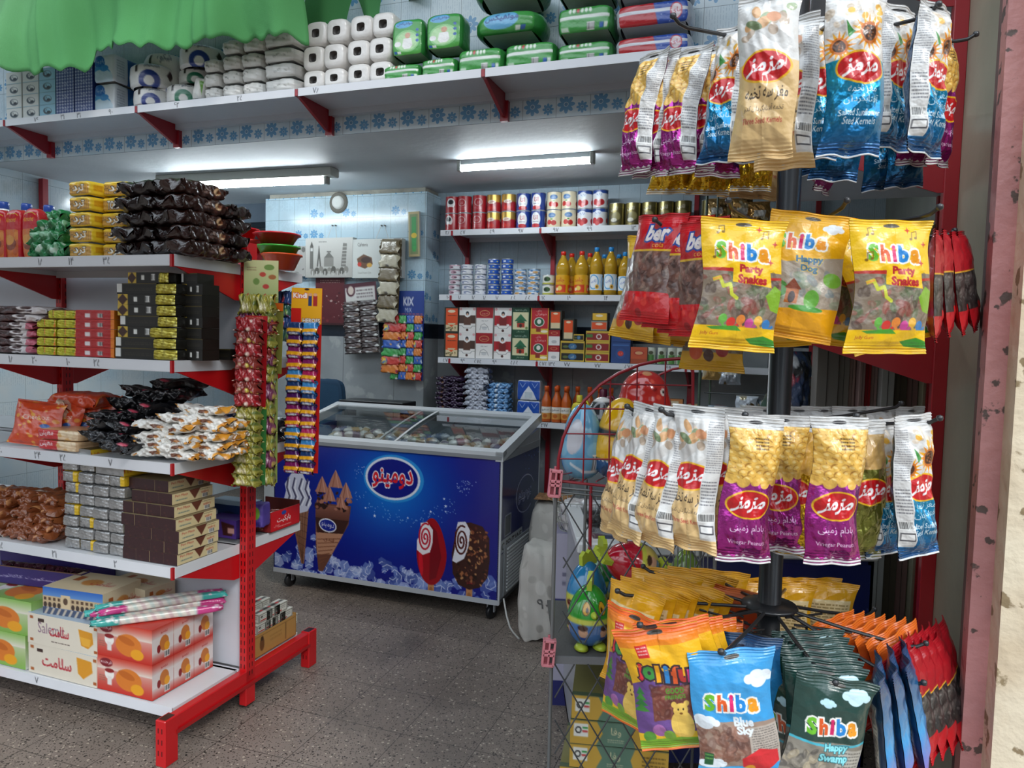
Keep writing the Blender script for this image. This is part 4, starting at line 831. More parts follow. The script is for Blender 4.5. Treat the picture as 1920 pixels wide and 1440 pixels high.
for r in range(8):
    for kk, (x0, x1), wd, b, nm in ((KD['dia' if r in (2, 4, 5, 7) else 'lab'], xl[r], .165, 2.06, 'black wafer pack, %s of the black stack nearer the red packs'), (KG, xg[r], .075, 2.07, 'gold foil end of a black wafer pack, %s of the middle row'), (KD['lab' if r % 3 else 'dia'], (337, 376 if r < 7 else 366), .165, 2.10, 'black wafer pack with pale label, %s of the stack near the post')):
        a0, a1, *_ = gp(x0, x1, 675 - r * 19.4, 656 - r * 19.4, b - .05); kk.put(P((a0 + a1) / 2, b + (.015 if wd == .075 else 0), Z1 + r * .0385), rz(gr.uniform(-2, 2)), nm % ORD[r], {.075: 'gold wafer pack ends'}.get(wd, 'black wafer packs'), ((a1 - a0) / wd, 1, 1))
a0, a1, *_ = gp(398, 432, 672, 652, 2.2); put(MB().pbox(a1 - a0, .1, .04, bw('lab'), '1a1812'), 'wafer_pack', CARD, (a0 + a1) / 2, 2.25, Z1, RZ, 'single black wafer pack lying at the back beside the post', 'wafers')

# --- third board
og = Cv(15, 20, 60, 'd8481c'); og.speck(46, 0, 0, 15, 20, .35, .95, ['e8902c', 'f0a83c', 'c83c18'], .55, 2).text('Cheetoz', 8, 7.5, 2, 'f4ece4', rot=-.1, wid=8).ell(11, 11, 1.4, 1, '2b5ca8').rect(0, 0, 15, .6, 'b8381a')
def bagm(w_, h_, t_, cv, seed, wr=.05, seal=.05, back=None):
    """stand-up pillow bag, front towards -y, base at z = 0"""
    m = MB(); C = cv.get(); ny, nx = C.shape[:2]; g = np.random.default_rng(seed); ph = g.uniform(0, 6, 8)
    u = np.linspace(-1, 1, nx)[None]; v = np.linspace(1, 0, ny)[:, None]; bd = np.clip(np.minimum(v, 1 - v) / seal - .6, 0, 1) ** .5
    e = (1 - np.abs(u) ** 3.2) * np.minimum(1, np.clip(np.minimum(v, 1 - v) * 4.5, 0, 1)) ** .6
    n = wr * (np.sin(u * 6 + ph[0] + v * 9) * np.sin(v * 13 + ph[1]) + .5 * np.sin(u * 15 + ph[2]) * np.sin(v * 23 + ph[3] + u * 4))
    T = t_ / 2 * e * (1 + n * 2) * bd + (1 - bd) * .0012 * np.sin(v * 300)
    X = w_ / 2 * u * (1 - .06 * e.max(1, keepdims=True) * bd); X = np.broadcast_to(X, T.shape) + .004 * np.sin(v * 8 + ph[4]); Z = np.broadcast_to(v * h_, T.shape); dr = .02 * t_ * np.sin(u * 3 + ph[5]) * (1 - bd)
    m.grid(np.stack([X, -T + dr - .0006, Z], -1), C); cb = (back.get() if back else np.broadcast_to(C[:, ::-1].mean(1, keepdims=True), C.shape).copy())
    if back: cb = cb[np.linspace(0, cb.shape[0] - 1, ny).astype(int)][:, np.linspace(0, cb.shape[1] - 1, nx).astype(int)][:, ::-1]
    m.grid(np.stack([X, T + dr + .0006, Z], -1), cb, flip=True); return m
for i, (x0, x1, yb, yt, b, rt) in enumerate(((12, 90, 836, 742, 2.02, 10), (70, 128, 815, 725, 2.08, 14), (95, 160, 805, 732, 2.13, 14), (125, 190, 800, 740, 2.17, 12))):
    a0, a1, z0, z1 = gp(x0, x1, yb, yt, b); put(bagm(a1 - a0, .175, .05, og, i), 'snack_bag', FILM, (a0 + a1) / 2, b + .02, Z2 + .002, (R(-14), R(4), -YAW + R(rt)), 'orange snack bag, %s' % ('foremost of the row leaning at the left', 'second of the leaning row', 'third of the leaning row', 'rearmost of the leaning row')[i], 'snacks', 'orange snack bags')
cv = Cv(22, 16, 60, 'c8401c'); cv.speck(40, 0, 0, 22, 16, .4, .9, ['e0802c', 'e8a03c', 'b03418'], .5, 4); put(flow(.24, .13, .06, cv, 4), 'snack_bag', FILM, -2.60, 2.20, Z2 + .145, rz(4), 'orange snack bag lying on top of the leaning ones', 'snacks', 'orange snack bags')
f = Cv(14, 4, 60, 'e0c09a'); f.rect(0, 0, 7.5, 4, 'c8242a').text('معینی', 3.6, 1.7, 1.9, 'f4ecec', wid=4.6, bold=.02).text('نان', 1.2, 2.6, .8, 'f4ecec').speck(12, 8, 0, 14, 4, .4, 1, ['d8a868', 'ecd4b0'], .6)
for r in range(2): a0, a1, *_ = gp(66, 146, 845 - r * 22, 823 - r * 22, 2.0); put(soft(MB(), a1 - a0, .14, .04, f, 'dcb488', 'd8b080', 8, .01, r), 'bread_pack', FILM, (a0 + a1) / 2, 2.07, Z2 + r * .04, rz(-3 + 4 * r), 'flat red-fronted bread pack, %s of two at the board edge' % ('lower', 'upper')[r], 'bread', 'flat bread packs')
a0, a1, z0, z1 = gp(120, 178, 800, 750, 2.1); put(flow(.16, .1, .07, Cv(16, 12, 36, 'd8b8a0').speck(10, 0, 0, 16, 12, .5, 2, ['e8d4c4', 'b88a70', 'c83030'], .4, 8), 31, wr=.14), 'bread_bag', FOIL, -2.66, 2.14, Z2 + .095, (0, R(-18), -YAW + R(12)), 'clear wrinkled bread bag lying on the orange bags', 'bread')
bk = []
for s_ in range(3):
    cv = Cv(18, 22, 56, '16161a', 2)
    for y in (3, 9, 15, 20): cv.text('سالسا' if (s_ + y) % 2 else 'شیرین', 6 + s_ * 2, y, 2.2, 'c8c8cc', rot=.2 * s_ - .1, wid=5).text('چیپس', 13, y + 1, 1.2, 'a0a0a8', wid=3).ell(15, y - 1, .7, .6, 'c84860')
    bk.append(Kind(tag(flow(.19, .14, .04, cv, s_ + 40, wr=.17, crimp=.1).obj('snack_bag', FOIL), 's', 'snacks')))
hp = [(170, 232, 835, 2.02), (200, 262, 846, 1.99), (228, 292, 850, 2.02), (165, 230, 812, 2.06), (205, 268, 818, 2.05), (240, 300, 828, 2.06), (180, 245, 792, 2.10), (220, 285, 795, 2.10), (255, 318, 800, 2.10), (215, 280, 772, 2.13), (250, 320, 772, 2.14), (275, 345, 752, 2.17), (235, 300, 750, 2.17), (290, 350, 732, 2.2)]
for i, (x0, x1, yb, b) in enumerate(hp):
    a = (hb(x0, yb, b)[0] + hb(x1, yb, b)[0]) / 2; z = max(Z2 + .001, hb((x0 + x1) / 2, yb, b)[1]); bk[i % 3].put(P(a, b + .04, z), (R(gr.uniform(-14, 4)), R(gr.uniform(-10, 10)), -YAW + R(gr.uniform(-35, 35))), 'black snack bag with white lettering in the crumpled heap on the third board', 'black snack bags in the heap')
wt = []
for s_ in range(3):
    cv = Cv(20, 16, 60, 'e8e6e0', 2)
    for y in (2, 7, 12): cv.poly([(0, y - 1), (2.4, y), (0, y + 2)], 'e0982c').poly([(20, y - 1), (17, y + 1), (18, y + 2), (20, y + 3)], 'd8942c').ell(10, y, 2.6, 1, '6a3a20').ell(12, y + .4, 1.4, .7, 'b87838').speck(3, 4, y, 14, y + 2, .2, .6, ['a8a49c'], .3, y)
    wt.append(Kind(tag(flow(.155, .075, .030, cv, s_ + 60, wr=.14, crimp=.14).obj('snack_bag', FILM), 's', 'snacks')))
k = 0
for (x0, x1, ys, b) in ((258, 318, (856, 842, 824, 806), 2.0), (300, 362, (862, 846, 832, 812, 796), 1.995), (352, 418, (860, 846, 828, 812, 796, 780), 2.03), (382, 432, (852, 838, 820, 800), 2.09), (330, 395, (790, 778), 2.1)):
    for r, y in enumerate(ys):
        a = (hb(x0, y, b)[0] + hb(x1, y, b)[0]) / 2; wt[k % 3].put(P(a, b + .03, max(Z2 + .0005, hb((x0 + x1) / 2, y, b)[1])), (R(gr.uniform(-8, 4)), R(gr.uniform(-9, 9)), -YAW + R(gr.uniform(-22, 22))), 'small white and orange snack pack in the slumped pile beside the post', 'small white and orange packs'); k += 1
# rear side of the third board, seen through
m = MB(); m.lathe([(0, .092), (.09, .092), (.094, .088), (.094, .078), (.09, .076)], 'cfe4de', 28); t = thing('plastic_tub', 'clear plastic tub with a pale green lid on the rear board', 'tub', P(-2.42, 2.53, Z2), RZ); m.obj('lid', PLAST, t); m = MB(); m.lathe([(.086, .078), (.08, .002), (0, 0)], 'c08a84', 28); m.obj('body', PLAST, t)
for i in range(9): put(soft(MB(), .012, .09, .14, 'b8c8dc' if i % 2 else '2c5aa0', '7088b0', None, 10), 'candy_tube_packet', CARD, -2.2 + i * .021, 2.56, Z2, rz(10), 'slim blue packet standing in the row on the rear board', 'sweets', 'slim blue packets on the rear board')
m = soft(MB(), .30, .16, .035, Cv(30, 4, 60, 'a8141c').speck(40, 0, 0, 30, 4, .2, .4, ['f0e0e0']), 'a8141c', 'a8141c', 10); put(m, 'gift_box', CARD, -2.16, 2.42, Z2, rz(0), 'long red box with white dots on the rear board', 'box')
for i, (a, c) in enumerate(((-2.72, 'c8a020'), (-2.80, '6a4030'))): put(soft(MB(), .14, .1, .12 + .06 * i, c, c, None, 5, .02, i), 'snack_bag', FILM, a - .1, 2.52, Z2, RZ, ('yellow bag in the shade behind the orange ones', 'dull brown bag in the shade behind the orange ones')[i], 'snacks')

# --- fourth board
br = []
for s_ in range(3):
    cv = Cv(16, 18, 44, '8a4a28', 2); cv.speck(16, 0, 0, 16, 18, .6, 2.4, ['a86238', '6e3820', 'c88a58', 'd8cabc', '7a4024'], .4, s_ + 3); br.append(Kind(tag(flow(.15, .10, .04, cv, s_ + 80, wr=.18, crimp=.12).obj('nut_bag', FOIL), 'n', 'snacks')))
k = 0
for r in range(5):
    for (x0, x1) in ((-40, 25), (10, 70), (50, 108)):
        a = (hb(x0, 1000, 2.03)[0] + hb(x1, 1000, 2.03)[0]) / 2; br[k % 3].put(P(a + gr.uniform(-.01, .01), 2.06 + r * .012, Z3 + r * .034), (R(gr.uniform(-8, 8)), R(gr.uniform(-8, 8)), -YAW + R(gr.uniform(-30, 30))), 'copper brown crumpled packet in the heap left of the silver blocks', 'copper brown packets in the heap'); k += 1
sv_ = Cv(9, 5, 34, 'a4a4a4a0'); sv_.speck(16, 0, 0, 9, 5, .4, 1.4, ['b4b4b4a0', '989898a0', 'acacaca0'], .4, 6); sy = Cv(9, 5, 34, 'a4a4a4a0'); sy.speck(10, 0, 0, 7, 5, .4, 1.4, ['b4b4b4a0', '989898a0'], .4, 7).rect(6.8, 0, 9, 5, 'e0b820')
KS = [Kind(tag(soft(MB(), .062, .15, .042, q, 'a8a8a8a0' if i == 0 else 'd8b020', 'a8a8a8a0' if i == 0 else 'd8b020', 9, .01, i).obj('wafer_block', FOIL), 'w', 'wafers')) for i, q in enumerate((sv_, sy))]
for c_, (x0, x1) in enumerate(((114, 142), (142, 170), (170, 199), (199, 228))):
    for r in range(8 if c_ < 2 else 7):
        a0, a1, *_ = gp(x0, x1, 1025, 1005, 2.0); KS[1 if (c_, r) in ((0, 6), (1, 0), (0, 5), (1, 2), (3, 6), (0, 3)) else 0].put(P((a0 + a1) / 2 + gr.uniform(-.002, .002), 2.085 + gr.uniform(-.006, .006), Z3 + r * .0425), RZ, 'silver foil wafer block, %s in column %s from the left' % (ORD[r], ('one', 'two', 'three', 'four')[c_]), 'silver foil wafer blocks', ((a1 - a0) / .062, 1, 1))
ys_ = Cv(20, 4.2, 60, 'e2ba24'); ys_.text('110', 2, 2.1, 1.8, 'b02020').poly([(6, 0), (11, 0), (8.5, 2.8)], 'a8702c').lines(11, 1, 19, 3.4, 2, '6a4a20', 2)
for i, (x0, x1, yb, r) in enumerate(((115, 171, 915, 8), (176, 233, 938, 7))):
    a0, a1, *_ = gp(x0, x1, yb, yb - 20, 2.0); m = MB().pbox(a1 - a0, .20, .043, sv_, ys_, '5c4a26'); put(m, 'wafer_box', CARD, (a0 + a1) / 2, 2.11, Z3 + r * .0425, rz(-4), ('long yellow-sided wafer box topmost at the left of the silver stack', 'long yellow-sided wafer box on the right of the silver stack')[i], 'wafers', 'yellow wafer boxes')
fr1 = Cv(7, 5, 24, '33161a'); fr1.speck(6, 0, 0, 7, 5, .2, .7, ['44201f', '281014'], .5, 2)
cs = Cv(22, 4.6, 80, 'dccb9c'); cs.rect(0, 0, 22, .3, '3a2420').rect(0, 4.3, 22, 4.6, '3a2420').poly([(9, .3), (15, .3), (12, 4)], '6a3a28').text('Petit Manje', 5, 1.4, 1.1, 'b03a2a', wid=6.5).text('wafers', 17.5, 2, 1.1, 'b03a2a').lines(2, 2.8, 8, 3.8, 1, '4a6a70', 1).bars(16, 2.6, 19, 4.2).lines(15, .8, 20, 1.4, 1, '5a4a34', 7)
bx = lambda: MB().pbox(.062, .20, .041, fr1, cs, '8a7c5c')
KB = Kind(tag(bx().obj('wafer_box', CARD), 'w', 'wafers'))
prof = [(0, 4), (0, 4), (0, 4), (0, 4), (0, 4), (0, 3), (0, 3)]
for r, (c0, c1) in enumerate(prof):
    for c_ in range(c0, c1):
        KB.put(P(-2.155 + c_ * .0625 + (0, .004, .008, -.006, -.024, .018, -.012)[r], 2.10 + (.0 if r < 3 else .012 * (r - 3)), Z3 + r * .0415), rz(gr.uniform(-.4, .4)), 'dark brown wafer box, %s row, %s from the silver stack' % (ORD[r], ('first', 'second', 'third', 'fourth', 'fifth', 'sixth')[c_]), 'dark brown wafer boxes')
pb = Cv(14, 7, 40, '5a3c98'); pb.poly([(7, 1), (13, 2), (12, 6), (8, 6)], '4a2020').ell(3, 2, 1.4, 1.4, '6aa838').rect(10, 3, 13, 5, 'e0a8a0')
put(MB().pbox(.15, .12, .075, pb, '4a3088', '5a3c98'), 'chocolate_box', CARD, -2.06, 2.42, Z3, RZ, 'purple chocolate box behind the brown wafer boxes', 'chocolate')
put(MB().pbox(.2, .14, .11, Cv(14, 8, 40, '1c3a6c').rect(2, 2, 6, 4, 'd8dce8').ell(10, 4, 3, 2, '102040'), '26456e', '7a94a8'), 'chocolate_box', CARD, -2.14, 2.52, Z3 + .0, RZ, 'dark blue carton at the back of the fourth board', 'box')
put(MB().pbox(.34, .16, .03, 'a8202a', '8a1a20', 'c8ccd0'), 'flat_carton', CARD, -2.52, 2.54, Z3 + .19, rz(3), 'flat red and white carton lying at the back of the fourth board', 'box')
put(MB().pbox(.34, .16, .19, 'b89a4c', '8a7040', 'a8904c'), 'snack_carton', CARD, -2.52, 2.54, Z3, rz(3), 'mustard carton in the shade below the flat red one', 'box')

# --- bottom board
def teabox(c0, c1):
    f = Cv(26, 16, 80, c1); f.vgrad(0, 16, 'e4dcd0', c0).vgrad(0, 6, c1, 'e4dcd0'); f.ell(15, 9, 6, 5, 'd87a2c').ell(19, 12.5, 3, 2.4, 'e8a024').ell(14, 7, 4, 1.6, 'c06420', .3).ell(6, 8, 2.2, 2.6, 'f0ece6').ell(6, 6.4, 2.2, 1, '8a1c20').rect(5, 9, 7, 13, 'e4dcd8').lines(1, 9, 4, 12, 3, '7a6a5a', 1); return f
gf = teabox('7aa848', '8ab85a')
for i, (yb, yt, x1) in enumerate(((1278, 1212, 48), (1210, 1135, 56))): a0, a1, z0, z1 = gp(-55, x1, yb, yt, 1.995); put(MB().pbox(a1 - a0, .2, .135, gf, Cv(20, 16, 50, 'dfe0d4').vgrad(0, 16, '8ab85a', 'e0e0d8'), gf), 'cookie_box', CARD, (a0 + a1) / 2, 2.095, Z4 + i * .1355, rz(i * 1.5), 'green and orange cookie box at the far left, %s of two' % ('lower', 'upper')[i], 'cookie box', 'green cookie boxes')
sf = Cv(26, 13, 110, 'ded5c4'); sf.text('Salemit', 9, 5.5, 4.5, '8a6a80', wid=10, bold=.0).text('سلامت', 12, 6, 4.5, 'b01c2c', wid=7, bold=.02).poly([(19, 3), (24, 3.6), (24.4, 8), (22.5, 10.5), (20, 9.6)], 'd89428').poly([(19.5, 6), (23.5, 6.4), (23, 9.6), (20.5, 9.4)], 'e8ac3c').rect(4, 1.8, 6.4, 3.2, '3a2420').lines(9, 10.4, 16, 11.4, 1, '5a4a44', 2)
for x in (1, 24.6): 
    for y in (1.2, 10.6): sf.rect(x, y, x + 1.2, y + 1.2, 'a85a28')
sf2 = Cv(26, 13, 90, 'ded5c4'); sf2.text('سلامت', 11, 6.5, 4.5, 'b01c2c', wid=11, bold=.02).poly([(18.5, 2), (24, 2.6), (24.4, 7), (21, 10.5), (19, 8.6)], 'd89428').rect(3.5, 2, 5.8, 3.4, '3a2420')
for x in (1, 24.6):
    for y in (1.2, 10.6): sf2.rect(x, y, x + 1.2, y + 1.2, 'a85a28')
for i, q in enumerate((sf2, sf)):
    a0, a1, z0, z1 = gp(50, 180, 1300, 1240, 1.985); put(MB().pbox(a1 - a0, .2, .118, q, 'd8d0c0', 'a8b8c8'), 'cracker_box', CARD, (a0 + a1) / 2 + .003, 2.09, Z4 + i * .1185, rz(-1 + i), ('cream cracker box with red lettering lying lowest', 'cream cracker box with purple Latin and red lettering, second of its stack')[i], 'cracker box', 'cream cracker boxes')
bf = Cv(26, 13, 90, '3a68b0'); bf.vgrad(0, 7, '2a62b8', '8ab0d8').rect(0, 4.2, 26, 9.6, 'c8b08c')
for i in range(13): bf.rect(.6 + i * 2, 4.9, 1.7 + i * 2, 6.4, '5a4030').ell(1.2 + i * 2, 8.4, .75, 1.3, '40302a')
bf.rect(8, 3.2, 12, 9.6, 'd8c29c').ell(10, 6, 1, 1.6, '5a4434').rect(0, 9.8, 26, 13, '44506a')
for i in range(9): bf.poly([(2 + i * 2.6, 9.8), (3 + i * 2.6, 9.8), (1.6 + i * 2.6, 13), (.6 + i * 2.6, 13)], 'c0b4a4')
a0, a1, z0, z1 = gp(76, 172, 1200, 1140, 2.0); tp = Cv(26, 12, 60, 'd8c8a8'); tp.rect(4, 3, 7, 6, 'a85a28').ell(13, 6, 4, 2, 'c88a48').text('سلامت', 18, 6, 2.4, 'a82028')
put(MB().pbox(a1 - a0 + .02, .19, .105, bf, tp, tp), 'cracker_box', CARD, (a0 + a1) / 2 + .01, 2.11, Z4 + .237, rz(4), 'cracker box with a picture of an arched bridge over water', 'cracker box')
put(MB().pbox(.24, .14, .06, tp, tp, tp), 'cracker_box', CARD, -2.38, 2.26, Z4 + .255 + .001, rz(-6), 'flat cream cracker box lying behind the bridge picture box', 'cracker box')
put(MB().pbox(.34, .12, .25, 'b8b4a4', 'a8a494', 'b0ac9c'), 'carton', CARD, -2.42, 2.25, Z4, rz(0), 'pale carton standing behind the cracker boxes', 'box')
rf = teabox('c0281c', 'c83424'); rf.ell(4.5, 3, 3, 2, '7a1420').text('فرخنده', 4.5, 2.9, 1.8, 'f0e4e0', wid=5, bold=.02)
rs = Cv(16, 13, 60, 'e0d8d4'); rs.vgrad(0, 4, 'c83a2c', 'dcd4d0').vgrad(9, 13, 'd8d0cc', 'c0281c').ell(9, 6.5, 3.4, 2.8, 'c87838').ell(11, 8, 2, 1.6, 'e8a024').ell(5, 8, 1.3, 1.5, '8a2020').bars(9, 9.6, 13, 12).text('دیجستیو', 9, 2.4, 1.2, 'a01c1c', wid=5)
KF = Kind(tag(MB().pbox(.262, .100, .130, rf, rs, 'c03428').obj('cookie_box', CARD), 'c', 'cookie box'))
for r in range(2):
    for c_ in range(3): KF.put(P(-2.172, 2.04 + c_ * .102, Z4 + r * .1305), RZ, 'red cookie box, %s row, %s from the front of the base board' % (('lower', 'upper')[r], ('first', 'second', 'third')[c_]), 'red cookie boxes')
st_ = Cv(34, 8, 130, 'e2dcd0')
for i in range(17): st_.poly([(5 + i * 1.5, 0), (6 + i * 1.5, 0), (3 + i * 1.5, 8), (2 + i * 1.5, 8)], 'c8a8b0' if i % 2 else 'b8c8c0')
def stickmesh(e0, e1, seed):
    cv = Cv(34, 8, 90, 'e2dcd0', 2)
    for i in range(20): cv.poly([(i * 2.2 - 2, 0), (i * 2.2 - 1, 0), (i * 2.2 + 1.6, 8), (i * 2.2 + .6, 8)], 'd0b8b8' if i % 2 else 'c8d4cc')
    cv.rect(0, 0, 7, 8, e0).rect(27, 0, 34, 8, e1).speck(12, 0, 0, 7, 8, .3, .7, ['e8ece8'], .8, seed).speck(10, 27, 0, 34, 8, .3, .7, ['e8c8d8'], .8, seed); return flow(.44, .032, .026, cv, seed, wr=.04, crimp=.08)
for i, (a, b, z, e0, e1, rt) in enumerate(((-2.10, 2.08, .262, '3aa8a0', 'c83c84', 46), (-2.14, 2.14, .262, '3aa8a0', 'b83478', 49), (-2.18, 2.15, .262, 'c83c84', '3aa8a0', 47), (-2.22, 2.16, .262, '3aa8a0', 'c83c84', 50), (-2.13, 2.14, .288, 'c83c84', '3aa8a0', 52), (-2.17, 2.16, .288, '3aa8a0', 'c83c84', 48))):
    put(stickmesh(e0, e1, i), 'candy_stick', FILM, a, b, Z4 + z, rz(rt), 'long striped candy stick with %s near end on the red cookie boxes' % ('teal' if e0[0] == '3' else 'pink'), 'candy', 'striped candy sticks on the red boxes')
pf = Cv(30, 9, 100, '33246a'); pf.text('بیسکویت کاکائویی با کرم', 14, 5, 2.2, 'dcd8ec', wid=20).rect(0, 0, 30, .6, '6a4a3a')
a0, a1, z0, z1 = gp(-60, 137, 1125, 1060, 2.12); t = thing('display_tray', 'open purple cardboard tray of dark wafers stacked above the green boxes', 'tray', P((a0 + a1) / 2, 2.2, Z4 + .272), rz(6)); w_ = a1 - a0
m = MB().face(pf, (-w_ / 2, -.08, .075), (w_, 0, 0), (0, 0, -.075)); m.box(-w_ / 2, -.0795, 0, w_ / 2, -.077, .075, '7a5a3c').box(-w_ / 2, -.08, 0, w_ / 2, .1, .003, '7a5a3c').box(w_ / 2 - .003, -.08, 0, w_ / 2, .1, .075, '3a2a78').box(-w_ / 2, .097, 0, w_ / 2, .1, .085, '3a2a78'); m.obj('tray', CARD, t)
for i in range(7): put(flow(.11, .06, .03, Cv(10, 10, 24, '3c1a2a').speck(6, 0, 0, 10, 10, .3, 1, ['5c2c40', '2a101c'], .4, i), i, wr=.1), 'wafer', FOIL, a1 - .07 - i * .052, 2.21 - i * .006, Z4 + .31, (0, R(25), -YAW + R(84)), 'dark purple wafer packet standing in the cardboard tray', 'wafers', 'wafers in the cardboard tray')
put(MB().pbox(.24, .15, .09, 'a03028', 'a8463c', 'a0382c'), 'carton', CARD, -2.62, 2.24, Z4, rz(0), 'red carton lid showing below the purple tray', 'box')

# --- rear boards beyond the post
t = thing('display_tray', 'tan cardboard tray holding stacked white boxes on the rear base board', 'tray', P(-2.03, 2.385, Z4 + .001), RZ)
ts = Cv(30, 9, 90, 'b08448'); ts.ell(7, 4.6, 1.5, 2.6, '6a4424').ell(7, 2.4, .9, .9, '3c2818').rect(1, 1, 29, 1.3, '8a6434').rect(22, 1, 23, 8, '8a6434').lines(12, 3, 20, 6, 2, '9a7038', 3)
m = MB(); m.face(ts, (.1, 0, .095), (0, .30, 0), (0, 0, -.095)); m.box(.098, 0, 0, .0995, .3, .095, 'a87c40').box(-.2, 0, 0, .1, .003, .095, 'b08448').box(-.2, .297, 0, .1, .3, .1, 'b08448').box(-.2, 0, 0, .1, .3, .003, 'b08448'); m.obj('tray', CARD, t)
wb_ = Cv(9, 4.6, 40, 'c9c8bc'); wb_.rect(.4, .5, 8.6, 4.1, '4a4a44').rect(.7, .8, 8.3, 3.8, 'd0cfc4').lines(1, 1.4, 7.6, 3, 2, '6a6a66', 4).rect(1, 3, 5, 3.5, 'a82c28').ell(2, 1.6, .6, .5, '4a4a44'); wt_ = Cv(9, 9, 26, 'd4d3c8').rect(.5, 3, 8.5, 6, '5a5a54').ell(4.5, 4.5, 1.4, 1, 'c83030')
KW = Kind(tag(MB().pbox(.088, .046, .042, wb_, wb_, wt_).obj('small_box', CARD), 's', 'box'))
for r in range(4):
    for c_ in range(5 if r < 2 else 5 - r + 1):
        for d_ in range(2): KW.put(P(-1.96 - d_ * .09, 2.45 + c_ * .05 + (r * .012), Z4 + .0045 + r * .0425), rz(90), 'small white and gold box in the cardboard tray, %s layer' % ORD[r], 'small white boxes in the tan tray, %s layer' % ORD[r])
rb_ = Cv(20, 10, 80, 'd01a20'); rb_.text('بایکیت', 9, 5, 3, 'f4ece8', wid=9, bold=.02).ell(9, 2, 1.6, 1, '2b4a9c').text('فندقی', 4.2, 7.4, 1.4, 'f0d8d0', wid=3.4).lines(5, 8, 14, 9, 1, 'f0d0c8', 1)
t = thing('display_tray', 'red open cardboard tray on the rear board beside the post', 'tray', P(-1.98, 2.43, Z3 + .001), RZ); m = MB(); m.face(rb_, (.06, .06, .085), (0, .2, 0), (0, 0, -.085)); m.box(.058, .06, 0, .0595, .26, .085, '6a5448').box(-.12, .06, 0, .06, .063, .06, '8a2020').box(-.12, .257, 0, .06, .26, .1, '6a3028').box(-.12, .06, 0, .06, .26, .003, '6a5448'); m.obj('tray', CARD, t)
for i in range(6): put(flow(.10, .05, .026, Cv(10, 10, 20, '8a3a28').speck(6, 0, 0, 10, 10, .3, 1, ['c89058', '5a2018'], .4, i), i, wr=.1), 'biscuit', FOIL, -2.0, 2.51 + i * .032, Z3 + .006 + (i % 2) * .025, rz(gr.uniform(-20, 20)), 'brown biscuit packet lying in the red tray', 'biscuits', 'biscuits in the red tray')
put(soft(MB(), .06, .08, .1, Cv(6, 8, 24, '5a48a0').ell(3, 3, 1.6, 2, '7ab040').rect(1, 5.6, 5, 7, '3c2c80'), '5a48a0', None, 6, .02), 'candy_box', CARD, -1.94, 2.45, Z3 + .04, rz(14), 'purple packet with a green leaf sticking up from the red tray', 'sweets')
for i in range(10): put(flow(.13, .075, .032, Cv(10, 14, 24, '2a2a30').speck(9, 0, 0, 10, 14, .3, 1.4, ['c8c8cc', '6a2a48', '88888c'], .4, i), i, wr=.12), 'chocolate_bar', FOIL, -2.0 + (i % 2) * .02, 2.45 + (i % 3) * .085, Z2 + .033 * (i // 3) + .001, rz(gr.uniform(60, 120)), 'dark bar with pale lettering piled on the rear third board', 'chocolate', 'dark bars on the rear third board')
